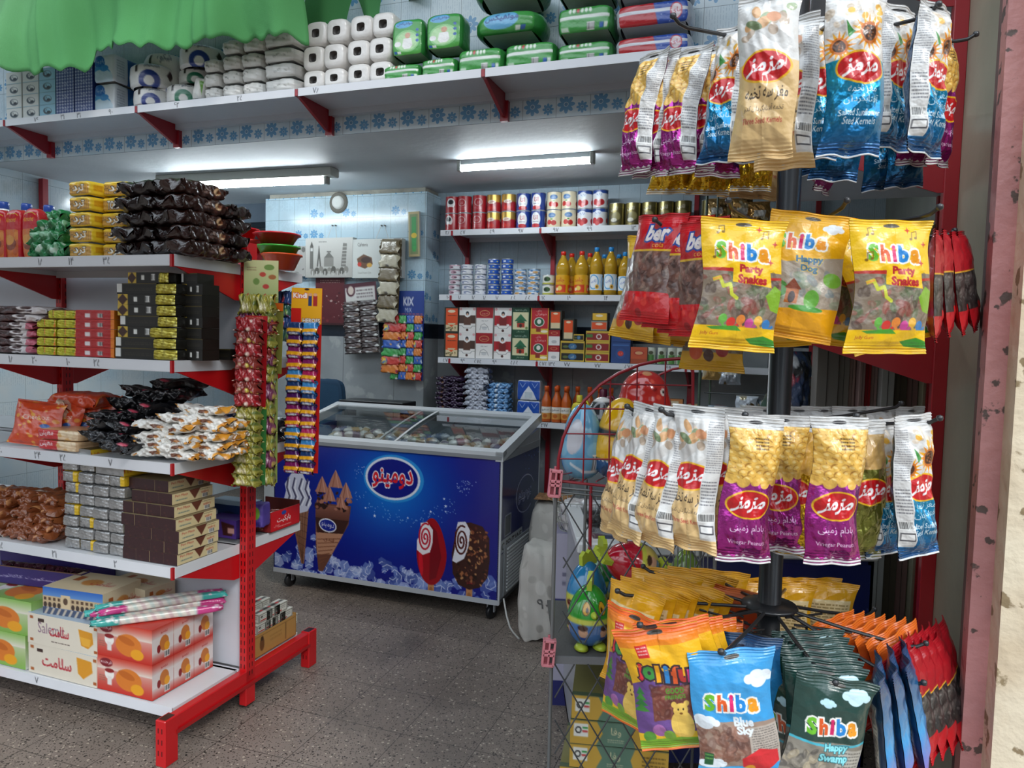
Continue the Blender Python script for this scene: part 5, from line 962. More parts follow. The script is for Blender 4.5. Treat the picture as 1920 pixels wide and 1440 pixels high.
# ---------------------------------------------------------------- goods on the wall shelving behind the freezer
Y0, Y1, Y2, Y3 = [z + .0035 for z in WZ]; FB_ = 4.58
def bx_(px, y=500, b=FB_): return hb(px, y, b)[0]
def tin(r, h, cv, rim='c9ccd0b0', ring=True, name='tin'):
    m = MB(); m.lathe([(0, h - .004), (r * .93, h - .004), (r * .95, h), (r, h), (r, h - .004)], rim, 24); m.lathe([(r * .985, h - .004), (r * .985, h * .66), (r * .985, h * .33), (r * .985, .004)], cv=cv); m.lathe([(r, .004), (r, 0), (0, 0)], rim, 24); return Kind(tag(m.obj(name, paint('lacquered_tin', .3, .02, 20, .5, .2, .3)), 't', 'tin'))
def tincv(kind):
    cv = Cv(31, 11.5, 96, 'a81c28')
    for x in (5, 15.5, 26):
        if kind == 'redw': cv.ell(x, 5, 3, 3.8, 'e8e2e0').ell(x, 4, 2, 1.6, '2a2a30').ell(x, 8.6, 3, 1.2, 'a02028')
        elif kind == 'red': cv.ell(x, 4.6, 3, 2.6, 'd8c8c4').ell(x, 4.6, 2.6, 2.2, 'a81c28').text('زر', x, 4.6, 2.4, 'ece4e0').lines(x - 3, 8, x + 3, 10, 2, 'd8a0a0', 2)
        elif kind == 'gold': cv.rect(x - 5.3, 0, x + 5.3, 5, 'c8a050a0').ell(x, 5, 3, 1.3, 'e4d8c8').text('چین', x, 5, 1.6, 'a01c28').ell(x - 1.5, 9, 1.5, 1.4, 'd03028').ell(x + 1.5, 9, 1.5, 1.4, 'c02820')
        elif kind == 'bluew': cv.rect(x - 5.3, 0, x + 5.3, 11.5, '1f3c8c').ell(x, 5.6, 3.4, 4.6, 'ecebea').text('اتا', x, 4.4, 3, 'b01c2c').ell(x, 10, 3, 1.4, 'b82028').lines(x - 2, 7, x + 2, 8, 1, '3a3a60', 1)
        elif kind == 'cream': cv.rect(x - 5.3, 0, x + 5.3, 11.5, 'e4d8b8').ell(x, 3.4, 2.6, 1.6, '4a78b0').text('روژین', x, 3.4, 1.2, 'f0f0f0', wid=3.6).ell(x - 1.8, 8, 1.7, 1.6, 'c8302a').ell(x + 1.4, 8.4, 1.8, 1.7, 'b82420').ell(x, 6, .8, .5, '4a8a3a')
        elif kind == 'white': cv.rect(x - 5.3, 0, x + 5.3, 11.5, 'e6e6e8').rect(x - 5.3, 0, x + 5.3, 2.2, '2a4a94').ell(x, 3, 2.6, 1.8, 'dfe4ee').text('رب', x, 3, 1.6, '2a4a94').ell(x - 2.4, 7.8, 2, 1.9, 'c02830').ell(x + 1.6, 8, 2.2, 2, 'b02028').ell(x - .2, 9.6, 1.6, 1.4, 'c83838')
        elif kind == 'oil': cv.rect(x - 5.3, 0, x + 5.3, 11.5, '7f7446a8').rect(x - 5.3, 0, x + 5.3, 2.6, '8d8350b0').text('لادن', x, 3, 2.4, 'ece8d8', wid=4.4, bold=.02).ell(x + .5, 7.6, 3.4, 2.6, '4a4432').ell(x + 1.4, 6.8, 2.8, 2.2, '9a905c').ell(x, 8.6, 2, 1, 'e0dccc')
    return cv
TN = {k: tin(.049, .116, tincv(k)) for k in ('redw', 'red', 'gold', 'bluew', 'cream', 'white')}; TN['oil'] = tin(.052, .145, tincv('oil'))
desc = {'redw': 'red tomato paste tin with a white oval', 'red': 'plain red tomato paste tin', 'gold': 'red and gold tomato paste tin', 'bluew': 'blue tomato paste tin with a white oval', 'cream': 'cream tomato paste tin', 'white': 'white and blue tomato paste tin'}
for x, k, c_ in ((843, 'redw', 'nearest the pillar'), (866, 'red', 'second from the pillar'), (894, 'red', 'third from the pillar'), (921, 'gold', 'fourth from the pillar'), (949, 'gold', 'fifth from the pillar'), (977, 'bluew', 'sixth from the pillar'), (1005, 'bluew', 'seventh from the pillar'), (1035, 'cream', 'eighth from the pillar'), (1063, 'cream', 'ninth from the pillar'), (1093, 'white', 'tenth from the pillar'), (1122, 'white', 'nearest the dull gold tins')):
    for r in range(2): TN[k].put(P(bx_(x, 400), 4.63, Y0 + r * .1165), (0, 0, -YAW + R(random.uniform(-12, 12))), '%s, %s of the pair %s' % (desc[k], ('lower', 'upper')[r], c_), 'tomato paste tins on the top shelf')
for x in (851, 880, 908, 962, 1020, 1078): TN['red'].put(P(bx_(x, 400), 4.74, Y0), RZ, 'red tin standing in the second row behind the front tins', 'tins in the second row')
for i, x in enumerate((1154, 1185, 1216, 1247, 1279)): TN['oil'].put(P(bx_(x, 400), 4.635, Y0), (0, 0, -YAW + R(-14 + i)), 'dull gold tin on the top shelf, %s' % ('next to the tomato paste', 'second of five', 'middle of five', 'fourth of five', 'farthest from the tomato paste')[i], 'dull gold tins')
for i, x in enumerate((1330, 1362)): TN['oil'].put(P(bx_(x, 400), 4.635, Y0), RZ, 'dull gold tin showing beside the black pole', 'dull gold tins')
# fish tins in columns
def fish(kind):
    cv = Cv(26, 3.6, 70, 'e6e6ea')
    for x in (4, 13, 22):
        if kind == 'pink': cv.rect(x - 4.4, 0, x + 4.4, .8, 'c8a0ac').ell(x, 2, 2.2, 1.2, 'b890a0').ell(x + 1, 2, 1, .6, '604050')
        elif kind == 'white': cv.line([(x - 2.5, 1.4), (x, 1), (x + 2.5, 1.8)], .5, '4a5a88').ell(x - 1.4, 2.2, 1, .6, '8a94b4').rect(x - 4, 3, x + 4, 3.4, 'b0b4c8')
        elif kind == 'blue': cv.rect(x - 4.5, 0, x + 4.5, 3.6, '1c4ea8').rect(x - 3, 1, x - 1, 2.4, 'e0e4f0').ell(x + 1.6, 1.8, 1.4, .8, '2a6cc8').ell(x + 2, 1.8, .6, .4, 'e8d040')
        else: cv.rect(x - 4.4, 0, x + 4.4, 1.2, '6a9cc8').ell(x, 2.4, 2, .8, 'c89858').ell(x - 2.6, 1.4, 1, .5, '2a5a94').rect(x + 2, 2.4, x + 4, 3.2, '3a6aa0')
    return tin(.041, .034, cv, 'c4c7ccb0')
FT = {k: fish(k) for k in ('pink', 'white', 'blue', 'mix')}
for x, n, k, dsc in ((847, 6, 'pink', 'flat pinkish tin in the tower nearest the pillar'), (871, 6, 'white', 'flat white tin in the first white tower'), (896, 6, 'white', 'flat white tin in the second white tower'), (921, 7, 'blue', 'flat blue tin in the first blue tower'), (946, 7, 'blue', 'flat blue tin in the second blue tower'), (971, 5, 'mix', 'flat white, blue and tan tin in the first mixed tower'), (996, 5, 'mix', 'flat white, blue and tan tin in the second mixed tower')):
    for r in range(n): FT[k].put(P(bx_(x, 540) + random.uniform(-.003, .003), 4.63, Y1 + r * .0345), (0, 0, -YAW + random.uniform(-.5, .5)), dsc + ', ' + ('%s one' % ORD[r]), 'towers of flat tins')
cv = Cv(26, 7, 70, 'e4e4dc').ell(4, 3, 2, 1.6, '2a3a2a').ell(13, 3, 2.4, 1.8, '3a5a30').ell(12, 3, 1, 1, '202820').ell(22, 3, 2, 1.6, '2a3a2a').rect(0, 5.6, 26, 7, 'b8b440')
K = tin(.04, .066, cv)
for r in range(2): K.put(P(bx_(1024, 540), 4.63, Y1 + r * .067), RZ, 'small olive tin, %s of the pair beside the oil bottles' % ('lower', 'upper')[r], 'olive tins')
# oil bottles
OIL = None
def oilmat():
    m, N, L, B = nmat('cooking_oil'); B.inputs['Base Color'].default_value = (.80, .45, .03, 1); B.inputs['Roughness'].default_value = .08; B.inputs['Transmission Weight'].default_value = .45; B.inputs['IOR'].default_value = 1.2; B.inputs['Coat Weight'].default_value = .5; return m
OIL = oilmat()
def bottle(kind, r=.046, h=.30):
    t = thing('oil_bottle', 'b', 'bottle'); n = 28; m = MB(); pr = [(.014, h - .02), (.016, h - .035), (.03, h - .06), (r * .98, h - .10), (r, h - .13), (r * .9, h - .15), (r * .96, h - .17), (r, .12), (r, .02), (r * .9, 0), (0, 0)]
    m.lathe(pr, 'd8a01c', n); m.obj('body', OIL, t); c = {'red': 'd82818', 'blue': '2a8ad0'}[kind]
    m = MB(); m.lathe([(0, h), (.015, h), (.017, h - .004), (.017, h - .024), (.014, h - .026)], c, 16); m.obj('cap', PLAST, t)
    if kind == 'red': cv = Cv(29, 11, 80, 'e0a414'); [cv.text('جامد', x, 3.2, 3, 'c02818', wid=6).rect(x - 4, 6, x + 4, 10.4, 'd8401c').ell(x, 8, 1.6, 1.4, 'f0d060').ell(x - 2, 8.6, 1, 1, 'f0e0c0') for x in (5, 14.5, 24)]; z0, z1 = .015, .13
    else: cv = Cv(29, 9, 80, 'e8f0f4'); [cv.ell(x, 4.4, 3.8, 4, '3a9ad8').ell(x, 4.4, 3.2, 3.4, 'eef2f4').text('لادن', x, 4, 1.9, '2040a0', wid=4).ell(x + 2.6, 7, 1.3, 1.2, 'f0b020').ell(x + 2.6, 7, .5, .5, '4a2a10') for x in (5, 14.5, 24)]; z0, z1 = .03, .12
    m = MB(); m.lathe([(r * 1.012, z1), (r * 1.015, (z0 + z1) / 2), (r * 1.012, z0)], cv=cv); m.obj('label', CARD, t); return Kind(t)
BR, BB = bottle('red', .046, .285), bottle('blue', .041, .275)
for i, x in enumerate((1051, 1086)):
    BR.put(P(bx_(x, 540), 4.63, Y1), (0, 0, -YAW + R(-10)), 'sunflower oil bottle with red cap, %s' % ('nearer the olive tins', 'nearer the blue-capped bottles')[i], 'red-capped oil bottles'); BR.put(P(bx_(x + 8, 540), 4.735, Y1), RZ, 'red-capped oil bottle in the second row', 'red-capped oil bottles behind')
for i, (x, b, s) in enumerate(((1114, 4.63, 1.12), (1141, 4.63, 1.12), (1168, 4.63, 1), (1190, 4.64, 1), (1216, 4.63, 1))): BB.put(P(bx_(x, 540), b, Y1), (0, 0, -YAW + R(-12 + i * 3)), 'oil bottle with blue cap and white label, %s from the red-capped ones' % ('first', 'second', 'third', 'fourth', 'fifth')[i], 'blue-capped oil bottles', (1, 1, s))
for i, x in enumerate((1122, 1150, 1180, 1204)): BB.put(P(bx_(x, 540), 4.74, Y1), RZ, 'blue-capped oil bottle in the second row', 'blue-capped oil bottles behind')
# tea boxes
def tea(kind):
    w_, h_ = {'or': (.083, .158), 'fam': (.104, .158), 'red': (.104, .158), 'famr': (.104, .158), 'gr': (.108, .16), 'pot': (.106, .158)}[kind]; W, H = w_ * 100, h_ * 100; cv = Cv(W, H, 40, 'e8e4e0'); c = W / 2
    if kind == 'or': cv.rect(0, 0, W, H, '2c3026').rect(1, .8, W - .6, H - .8, 'e0501c').rect(1, 10, W - .6, H - .8, 'd8c49c').poly([(1, 9), (c, 12.5), (W - .6, 9), (W - .6, 11), (1, 11)], 'e0501c').ell(c, 2.6, 2.2, .9, 'e8d8b8').lines(2, 5, 7, 6, 1, '2c2018', 1).speck(10, 1.6, 12.6, W - 1.2, H - 1.4, .2, .7, ['6a5a3c', '8a7a50'], .4)
    elif kind in ('fam', 'famr'):
        cv.rect(0, 5, W, 10, '4a3228' if kind == 'fam' else 'a01c24').rect(3, 6, 7.4, 11, '5a3a2c' if kind == 'fam' else '7a2020').poly([(2.5, 2), (8, 2), (7, 5.4), (c, 6.4), (3.6, 5.4)], 'f0eeec').ell(c, 3.8, 1, 1.3, '2a2a2e').ell(c, 4.4, .6, .7, 'd8a890').line([(0, 11.5), (2, 11.6), (3, 12.8), (7.4, 12.8), (8.4, 11.6), (W, 11.5)], .2, '4a4a4a').ell(c, 14, .8, .8, '4a2a24')
        for x in (1, 9.4): cv.ell(x, 1.2, .8, .8, 'd8a0a0')
        if kind == 'famr': cv.rect(0, 5, 1.6, 11, 'b0202a').rect(8.8, 5, W, 11, 'b0202a')
    elif kind == 'red': cv.rect(0, 0, W, 6.6, 'a0161f').ell(c, 3.6, 3, 1.8, 'd8b070').ell(c, 3.6, 2.7, 1.5, 'a0161f').text('احمد', c, 3.6, 1.4, 'e8d0a0', wid=3.6).line([(2.4, 14), (3, 11), (5, 10), (7, 11.5), (8, 14)], .2, '6a6a6a').ell(c, 12.8, 1.6, 1, 'c8c8c8').line([(3, 12), (7, 12)], .15, '6a6a6a').text('احمد چای', c, 8.2, .9, '4a4a4a', wid=4)
    elif kind == 'gr': cv.rect(0, 0, W, H, '17452e').rect(.6, 3, W - .6, 13.4, 'd8d2a8').text('چای محمود', c, 1.6, 1.5, 'e8e8dc', wid=7.6).poly([(1.6, 8.4), (c, 4), (9.4, 8.4)], '2a6a48').rect(3.2, 8.4, 7.8, 12, 'b03a24').poly([(2.6, 9.4), (c, 7), (8.4, 9.4)], '1f5a3a').ell(c, 11, .9, 1.2, '3a1c14').ell(9, 12.4, .8, .8, '6a8a4a').text('ممتاز', c, 14.6, 1.1, 'd8d8c0', wid=5)
    else: cv.rect(0, 0, W, H, 'b8202a').rect(0, 12.4, W, H, 'd8b03c').text('چای', 5, 1.8, 1.6, 'f0e8d8', wid=3).text('دوغزال', 6, 3.8, 1.8, 'f0e8d8', wid=6).ell(5, 8.4, 3, 2.8, 'e8e4dc').ell(5, 8.4, 2.6, 2.4, '1f5a3a').ell(5, 8.2, 1.2, 1.4, 'e8e4dc').rect(3.4, 11.4, 6, 14.2, '8a3020').ell(8, 14, 2, .8, 'e8e0c8').rect(0, 0, .5, H, 'd8b03c').rect(W - .5, 0, W, H, 'd8b03c')
    m = MB().pbox(w_, .09, h_, cv, {'gr': '17452e', 'or': '2c3026', 'pot': 'b8202a'}.get(kind, 'dcd8d4')); return Kind(tag(m.obj('tea_box', CARD), 't', 'tea box')), w_
TE = {k: tea(k) for k in ('or', 'fam', 'red', 'famr', 'gr', 'pot')}
td = {'or': 'orange tea box with cream foot', 'fam': 'white tea box with a brown window', 'red': 'white tea box with red top', 'famr': 'white and red tea box with a small portrait', 'gr': 'green tea box with a pavilion picture', 'pot': 'red and yellow tea box with a green disc'}
for x0, x1, k in ((831, 858, 'or'), (859, 890, 'fam'), (891, 923, 'red'), (925, 957, 'famr'), (958, 991, 'gr'), (993, 1027, 'pot')):
    a0, a1 = bx_(x0, 620), bx_(x1, 620)
    for r in range(2): TE[k][0].put(P((a0 + a1) / 2, 4.64, Y2 + r * .172), rz(random.uniform(-2, 2)), '%s, %s of two' % (td[k], ('lower', 'upper')[r]), 'tea boxes on the third shelf', ((a1 - a0) / TE[k][1] * .985, 1, 1.085))
def sbox(x0, x1, z, h, cv, lab, b=4.595, side='5a5040', cat='tea box', d=.08, group=None):
    a0, a1 = bx_(x0, 620, b), bx_(x1, 620, b); m = MB().pbox(a1 - a0, d, h, cv, side); return put(m, 'tea_box', CARD, (a0 + a1) / 2, b + d / 2, z, RZ, lab, cat, group)
rw = Cv(7, 9.8, 26, 'e4e0dc').rect(0, 0, 7, 4, 'a0161f').ell(3.5, 2, 2, .9, 'd8b070').ell(3.5, 2, 1.7, .7, 'a0161f').ell(3.5, 7.4, 1.6, 1, 'b8b8b8')
for r in range(2): sbox(1029, 1050, Y2 + r * .101, .10, rw, 'small white tea box with red top, %s of two' % ('lower', 'upper')[r])
orc = Cv(8, 12, 30, '2c3026').rect(1, 1, 7, 11, 'e0501c').rect(1, 7.6, 7, 11, 'd8c49c').ell(4, 2, 1.6, .6, 'e8d8b8')
sbox(1030, 1052, Y2 + .203, .125, orc, 'small orange and black tea box standing on the small white ones'); sbox(1055, 1076, Y2 + .136, .14, orc, 'small orange and black tea box standing on the black and gold boxes')
bgx = Cv(14, 6.4, 44, 'c8a83c').rect(.6, 1.4, 13.4, 5.4, '1a1a18').ell(7, 3.4, 2.4, 1.8, '3a6a94').text('گلد', 7, 3.4, 1.4, 'f0e8d0').ell(3, 3.6, 1.6, .8, '5a6a34')
rgx = Cv(14, 6.4, 44, 'c8a83c').rect(.6, 1.4, 13.4, 5.4, '8a1c20').ell(7.6, 3.4, 1.6, 1.6, 'e4dcd4').ell(7.6, 3.4, 1, 1, '8a1c20').rect(0, 2, 4, 4, '4a7a3a')
for r in range(2): sbox(1052, 1097, Y2 + r * .067, .066, bgx, 'black and gold tea bag box, %s of two' % ('lower', 'upper')[r])
for r in range(3): sbox(1099, 1144, Y2 + r * .067, .066, rgx, 'red and yellow tea bag box, %s of three' % ('lowest', 'middle', 'topmost')[r])
sbox(1076, 1095, Y2 + .136, .042, bgx, 'smallest black and gold tea box beside the little orange one'); sbox(1108, 1138, Y2 + .203, .062, Cv(9, 6, 30, '8a8a80').rect(.5, 1, 8.5, 5, 'e0501c').ell(4.5, 2, 2, .7, 'f0d8c0'), 'flat orange tea bag box on the red and yellow stack'); sbox(1108, 1138, Y2 + .267, .052, Cv(9, 5, 30, '2a2c24').rect(.8, .6, 8.6, 4.6, 'e0b030').ell(4.5, 2, 2, .7, 'f0e0c0'), 'flat yellow tea bag box topmost of its stack')
blb = Cv(12, 13, 40, '24447c').rect(1, 1.4, 11, 2.4, '3c64a0').ell(6, 7, 3, 3.2, '2c508c').ell(6, 7, 1.8, 1.6, 'c83a30').text('آب', 6, 7, 1.4, 'e8e0e0')
for r in range(2): sbox(1147, 1183, Y2 + r * .134, .132, blb, 'blue tea packet, %s of two' % ('lower', 'upper')[r], side='1c3868')
sbox(1184, 1215, Y2, .105, Cv(10, 10, 36, 'c0522c').ell(5, 3.6, 3, 1.4, 'a82020').ell(5, 3.6, 2.4, 1, 'd8a070').rect(0, 7, 10, 10, 'a04424'), 'copper coloured tea box between the blue packet and green tins', side='8a3a20')
for i, x in enumerate((1220, 1240, 1259, 1276)):
    cv = Cv(17, 9, 44, 'd8dccc'); [cv.rect(xx - 2, 4, xx + 2, 9, '5a8a4a').ell(xx, 3, 1.4, 1, '4a4a34') for xx in (3, 8.5, 14)]; m = MB(); m.lathe([(.026, .105), (.027, .1), (.027, .004)], cv=cv); m.lathe([(0, .105), (.026, .105)], 'c4c8c0', 20); put(m, 'spice_jar', PLAST, bx_(x, 640), 4.63, Y2, RZ, 'slim white and green spice jar, %s from the copper coloured box' % ('first', 'second', 'third', 'fourth')[i], 'jar', 'white and green spice jars')
# lowest shelf: sachets, milk bags, cartons, juices
def pillow(W, H, T, cols, seed, txt=None):
    cv = Cv(20, 16, 44, cols[0], 2); cv.speck(12, 0, 0, 20, 16, .5, 2.4, cols[1:], .35, seed)
    if txt: [cv.text(txt, 10, y, 2, 'f0f0f4', wid=6) for y in (3, 13)]
    return Kind(tag(flow(W, H, T, cv, seed, wr=.12, crimp=.12).obj('packet', FOIL), 'p', 'packet'))
PV = pillow(.19, .12, .036, ['33203c', '4a2c54', '1c1226', 'b8a8b8', '5a3a24'], 71); PW = pillow(.16, .11, .042, ['b8bcc8', 'd4d8e0', '7a88b4', 'e4e6ea'], 72, 'برنج'); PB = pillow(.145, .11, .036, ['6a9ccc', 'd8e4f0', '2c68b0', 'b4d0e8'], 73, 'شکر')
for r in range(8): PV.put(P(-2.06 + random.uniform(-.01, .01), 4.63, Y3 + r * .0335), rz(random.uniform(-12, 12)), 'dark purple packet, %s of the pile nearest the pillar' % ORD[r], 'dark purple packets')
for r in range(9): PW.put(P(-1.865 + random.uniform(-.01, .01), 4.63, Y3 + r * .037), rz(random.uniform(-10, 10)), 'silvery white packet, %s of the pile beside the purple one' % ORD[r], 'silvery white packets')
for r in range(7): PB.put(P(-1.70 + random.uniform(-.008, .008), 4.63, Y3 + r * .034), rz(random.uniform(-10, 10)), 'pale blue packet, %s of its pile' % ORD[r], 'pale blue packets')
mc = Cv(9, 14, 36, 'e4e8ee').poly([(0, 0), (9, 0), (9, 3), (5, 8), (2, 14), (0, 14)], '1f52b0').line([(2, 2), (4, 5), (6, 2)], .3, 'd0dcf0').rect(5.6, 8, 8.4, 12, 'c8d4dc'); mc2 = Cv(9, 14, 36, 'e4e8ee').poly([(9, 0), (0, 0), (0, 3), (4, 8), (7, 14), (9, 14)], '1f52b0').line([(3, 2), (5, 5), (7, 2)], .3, 'd0dcf0').rect(.6, 8, 3.4, 12, 'c8d4dc')
for r in range(2):
    for i, q in enumerate((mc, mc2)): put(soft(MB(), .086, .06, .135, q, 'c8d0dc', None, 8, .01), 'milk_packet', FILM, bx_((980, 1000)[i], 740), 4.62, Y3 + r * .136, RZ, 'blue and white milk packet, %s one %s' % (('lower', 'upper')[r], ('nearer the pillar', 'nearer the orange bottles')[i]), 'milk packet', 'blue and white milk packets')
t = thing('juice_bottle', 'b', 'bottle'); m = MB(); m.lathe([(.013, .205), (.014, .19), (.018, .175), (.029, .145), (.032, .13), (.032, .01), (.03, 0), (0, 0)], 'c0581c', 24); m.obj('body', PLAST, t); m = MB(); m.lathe([(0, .235), (.0145, .235), (.016, .23), (.016, .20), (.0145, .2)], 'd85a20', 16); m.obj('cap', PLAST, t)
cv = Cv(20, 9, 60, 'e8e2d8'); [cv.text('سن‌ایچ'.replace('\u200c', ''), x, 2.4, 1.8, '2a2a2a', wid=5).rect(x - 3.3, 4.6, x + 3.3, 9, 'd89a4c').ell(x, 6.6, 1.6, 1.4, 'c06020') for x in (3.4, 10, 16.6)]; m = MB(); m.lathe([(.0326, .1), (.0328, .06), (.0326, .02)], cv=cv); m.obj('label', CARD, t); KJ = Kind(t)
for i, x in enumerate((1023, 1042, 1060)): KJ.put(P(bx_(x, 760), 4.60, Y3), RZ, 'orange juice bottle in the front row, %s from the milk packets' % ('first', 'second', 'third')[i], 'orange juice bottles in front')
for i, x in enumerate((1036, 1054, 1074, 1097, 1117, 1138)): KJ.put(P(bx_(x, 760), 4.70, Y3), RZ, 'orange juice bottle in the second row', 'orange juice bottles behind')
def jug(c, cap, x, b, lab, s=1.):
    t = thing('detergent_bottle', lab, 'bottle', P(bx_(x, 760), b, Y3), RZ); m = soft(MB(), .10 * s, .06 * s, .15 * s, c, c, None, 4, .0); m.obj('body', PLAST, t); m = MB(); m.lathe([(0, .185 * s), (.017 * s, .185 * s), (.02 * s, .18 * s), (.02 * s, .14 * s)], cap, 18); m.obj('cap', PLAST, t)
    m = MB(); m.tube([(.02 * s, 0, .14 * s), (.05 * s, 0, .145 * s), (.062 * s, 0, .12 * s), (.055 * s, 0, .08 * s), (.045 * s, 0, .07 * s)], .009 * s, c, 10); m.obj('handle', PLAST, t)
jug('d8c830', 'e0d040', 1085, 4.60, 'yellow detergent bottle with a handle beside the orange juices'); jug('6a1c38', '5a1830', 1128, 4.62, 'dark crimson detergent bottle beside the yellow one', 1.25); jug('c8401c', 'd85024', 1163, 4.62, 'orange-red detergent bottle behind the wire basket')
put(MB().pbox(.1, .06, .19, Cv(8, 14, 30, 'c07a3c').ell(4, 8, 3, 2.4, 'e0e0dc').ell(4, 7, 2.4, 1, 'b8b8b4').rect(2, 1, 6, 3, 'd8c8a8'), '8a5a30'), 'coffee_box', CARD, bx_(1265, 740), 4.62, Y3, RZ, 'brown box with a white cup picture behind the red toy egg', 'box')
for i, (x, c) in enumerate(((1235, 'c8c4b8'), (1300, 'b8a070'), (1325, '6a7a94'), (1350, 'a04430'))): put(soft(MB(), .09, .06, .15 + .02 * (i % 2), c, c, None, 6, .02, i), 'packet', FILM, bx_(x, 740), 4.63, Y3, RZ, ('pale packet behind the toy eggs', 'tan packet near the white-topped nut bags', 'blue grey packet near the white-topped nut bags', 'rust coloured packet near the white-topped nut bags')[i], 'packet')
# gold pouches hanging right of the wall unit
for i, (x, y, b, c, h) in enumerate(((1345, 372, 4.4, 'c8a468a0', .13), (1392, 372, 4.4, 'c49a58a0', .13), (1425, 378, 4.4, 'b88c4ca0', .12), (1338, 640, 4.3, 'd8b068a0', .22), (1372, 655, 4.3, 'b8c0c8a0', .2), (1345, 760, 4.3, '7c8c98', .16), (1400, 742, 4.3, 'c4ccd4', .12), (1440, 750, 4.3, '3c4c54', .15))):
    a, z = hb(x, y, b); cv = Cv(10, 14, 30, c, 2).speck(8, 0, 0, 10, 14, .5, 2, [c, 'e8dcb8a0', '6a5028a0'], .4, i).rect(2.4, 6, 7.6, 10, 'd8d8d0'); put(bagm(.12, h, .04, cv, i, wr=.12), 'pouch', FOIL, a, b, z - h, rz(random.uniform(-20, 20)), ('gold pouch hanging highest, first beside the dull gold tins', 'gold pouch hanging highest, second beside the dull gold tins', 'gold pouch hanging highest, nearest the black pole', 'wide gold pouch hanging under the high ones', 'silvery pouch hanging beside the wide gold one', 'grey blue pouch hanging low behind the rack', 'white pouch hanging low behind the rack', 'dark pouch hanging low beside the black pole')[i], 'pouch')
t = thing('hanging_rail', 'thin grey rail and strings carrying pouches right of the wall shelving', 'rail', (0, 0, 0), RZ); m = MB()
for y_, b in ((366, 4.4), (632, 4.3), (736, 4.3)): a0, z = hb(1320, y_, b); m.tube([(a0, b, z), (a0 + .55, b, z)], .004, '5a5e60', 6)
m.obj('rail', ENAMEL, t); m = MB(); a0 = hb(1322, 500, 4.4)[0]; m.tube([(a0, 4.35, .8), (a0, 4.35, 2.5)], .008, '4a5a4a', 8); m.tube([(a0 + .06, 4.35, .8), (a0 + .06, 4.35, 2.5)], .006, '4a5a4a', 8); m.obj('post', ENAMEL, t)

# ---------------------------------------------------------------- things hung on the tiled pillar
PB_ = 4.615
def pa(x, y, b=PB_): return hb(x, y, b)
def hang_box(x0, x1, y0, y1, cv, name, lab, cat, d=.05, side='b8b8b4', b=None, rot=0, mat=CARD, group=None):
    b = b or PB_ - d; a0, z1 = pa(x0, y0, b); a1, z0 = pa(x1, y1, b); m = MB().pbox(a1 - a0, d, z1 - z0, cv, side); return put(m, name, mat, (a0 + a1) / 2, b + d / 2, z0, (0, R(rot), -YAW), lab, cat, group)
ci = Cv(30, 18, 110, 'c9c8c4'); ci.vgrad(0, 18, 'd2d1cc', 'b4b2ac'); ci.rect(3, 4, 5.2, 14, '6a6864').poly([(3, 4), (4.1, 1.6), (5.2, 4)], '4a4844').rect(3.4, 4.6, 4.8, 6, 'd8d8d4').poly([(7.4, 13), (8.6, 3.6), (8.9, 3.6), (10.2, 13), (9.4, 13), (8.8, 9), (8.2, 13)], '5a5854').rect(12, 9, 18, 13, '8a8882').poly([(12, 9), (15, 6.4), (18, 9)], '6e6c68').rect(13.6, 6, 16.4, 6.6, '6e6c68').poly([(22.6, 13), (23.8, 2.6), (26.2, 2.8), (25.6, 13)], '7a7873')
for k in range(6): ci.rect(23.2, 4.2 + k * 1.5, 26, 4.5 + k * 1.5, 'd0cec8')
for k in range(9): ci.ell(5 + k * 2.6, 15.4 - (k % 3) * .5, 1.5, 1.6, '57554f' if k % 2 else '8a8780').rect(4.4 + k * 2.6, 15, 5.2 + k * 2.6, 17, 'c4c2bc')
ci.lines(8.6, 1.6, 13.6, 2.6, 1, '6a6a66', 2)
hang_box(573, 661, 447, 520, ci, 'cake_box', 'grey printed box with famous towers hanging on the tiled pillar', 'box')
wb = Cv(30, 18, 100, 'd4d8d4'); wb.text('Cafeteria', 6.4, 2.6, 1.6, '4a4844', wid=6).poly([(3, 9), (7, 7), (12, 8.6), (12.6, 11.6), (8, 13.6), (4, 12.4)], '6a4a34').ell(8.5, 9.6, 3, 1.4, '3c2620').ell(4.6, 11.6, 1.2, 1, 'c83a2c').ell(10.6, 12, 1.6, 1, 'd8a84c').text('Casual Dessert Cafe', 7.6, 15.4, .9, '8a8a84', wid=8).poly([(18, 9), (21.4, 5.4), (24, 8), (24, 18), (22, 18)], '5a4c44').poly([(24, 0), (30, 0), (30, 18), (24, 18)], '8a827c')
for k in range(4): wb.line([(24, k * 4.5), (30, k * 4.5 + 4.5)], .5, 'd8d8d4').line([(30, k * 4.5), (24, k * 4.5 + 4.5)], .5, 'd8d8d4')
hang_box(661, 753, 449, 521, wb, 'cake_box', 'white box with a chocolate cake picture hanging on the tiled pillar', 'box')
hang_box(545, 572, 462, 518, Cv(8, 18, 30, 'b0aeaa').speck(10, 0, 0, 8, 18, .4, 1.6, ['8a8884', '6a6864'], .5), 'cake_box', 'grey box standing behind the plastic bowls', 'box', .03)
hang_box(768, 787, 397, 481, Cv(4, 17, 24, 'b8a878').rect(.6, 1, 3.4, 16, '7a8a5a').rect(1.2, 2, 2.8, 14, '2c9a4a').ell(2, 9, 1, 1, 'e0c030').rect(1.4, 13, 2.6, 15, '3aa850'), 'toy_pack', 'slim green toy in a card pack high on the pillar', 'toy', .02, rot=-2)
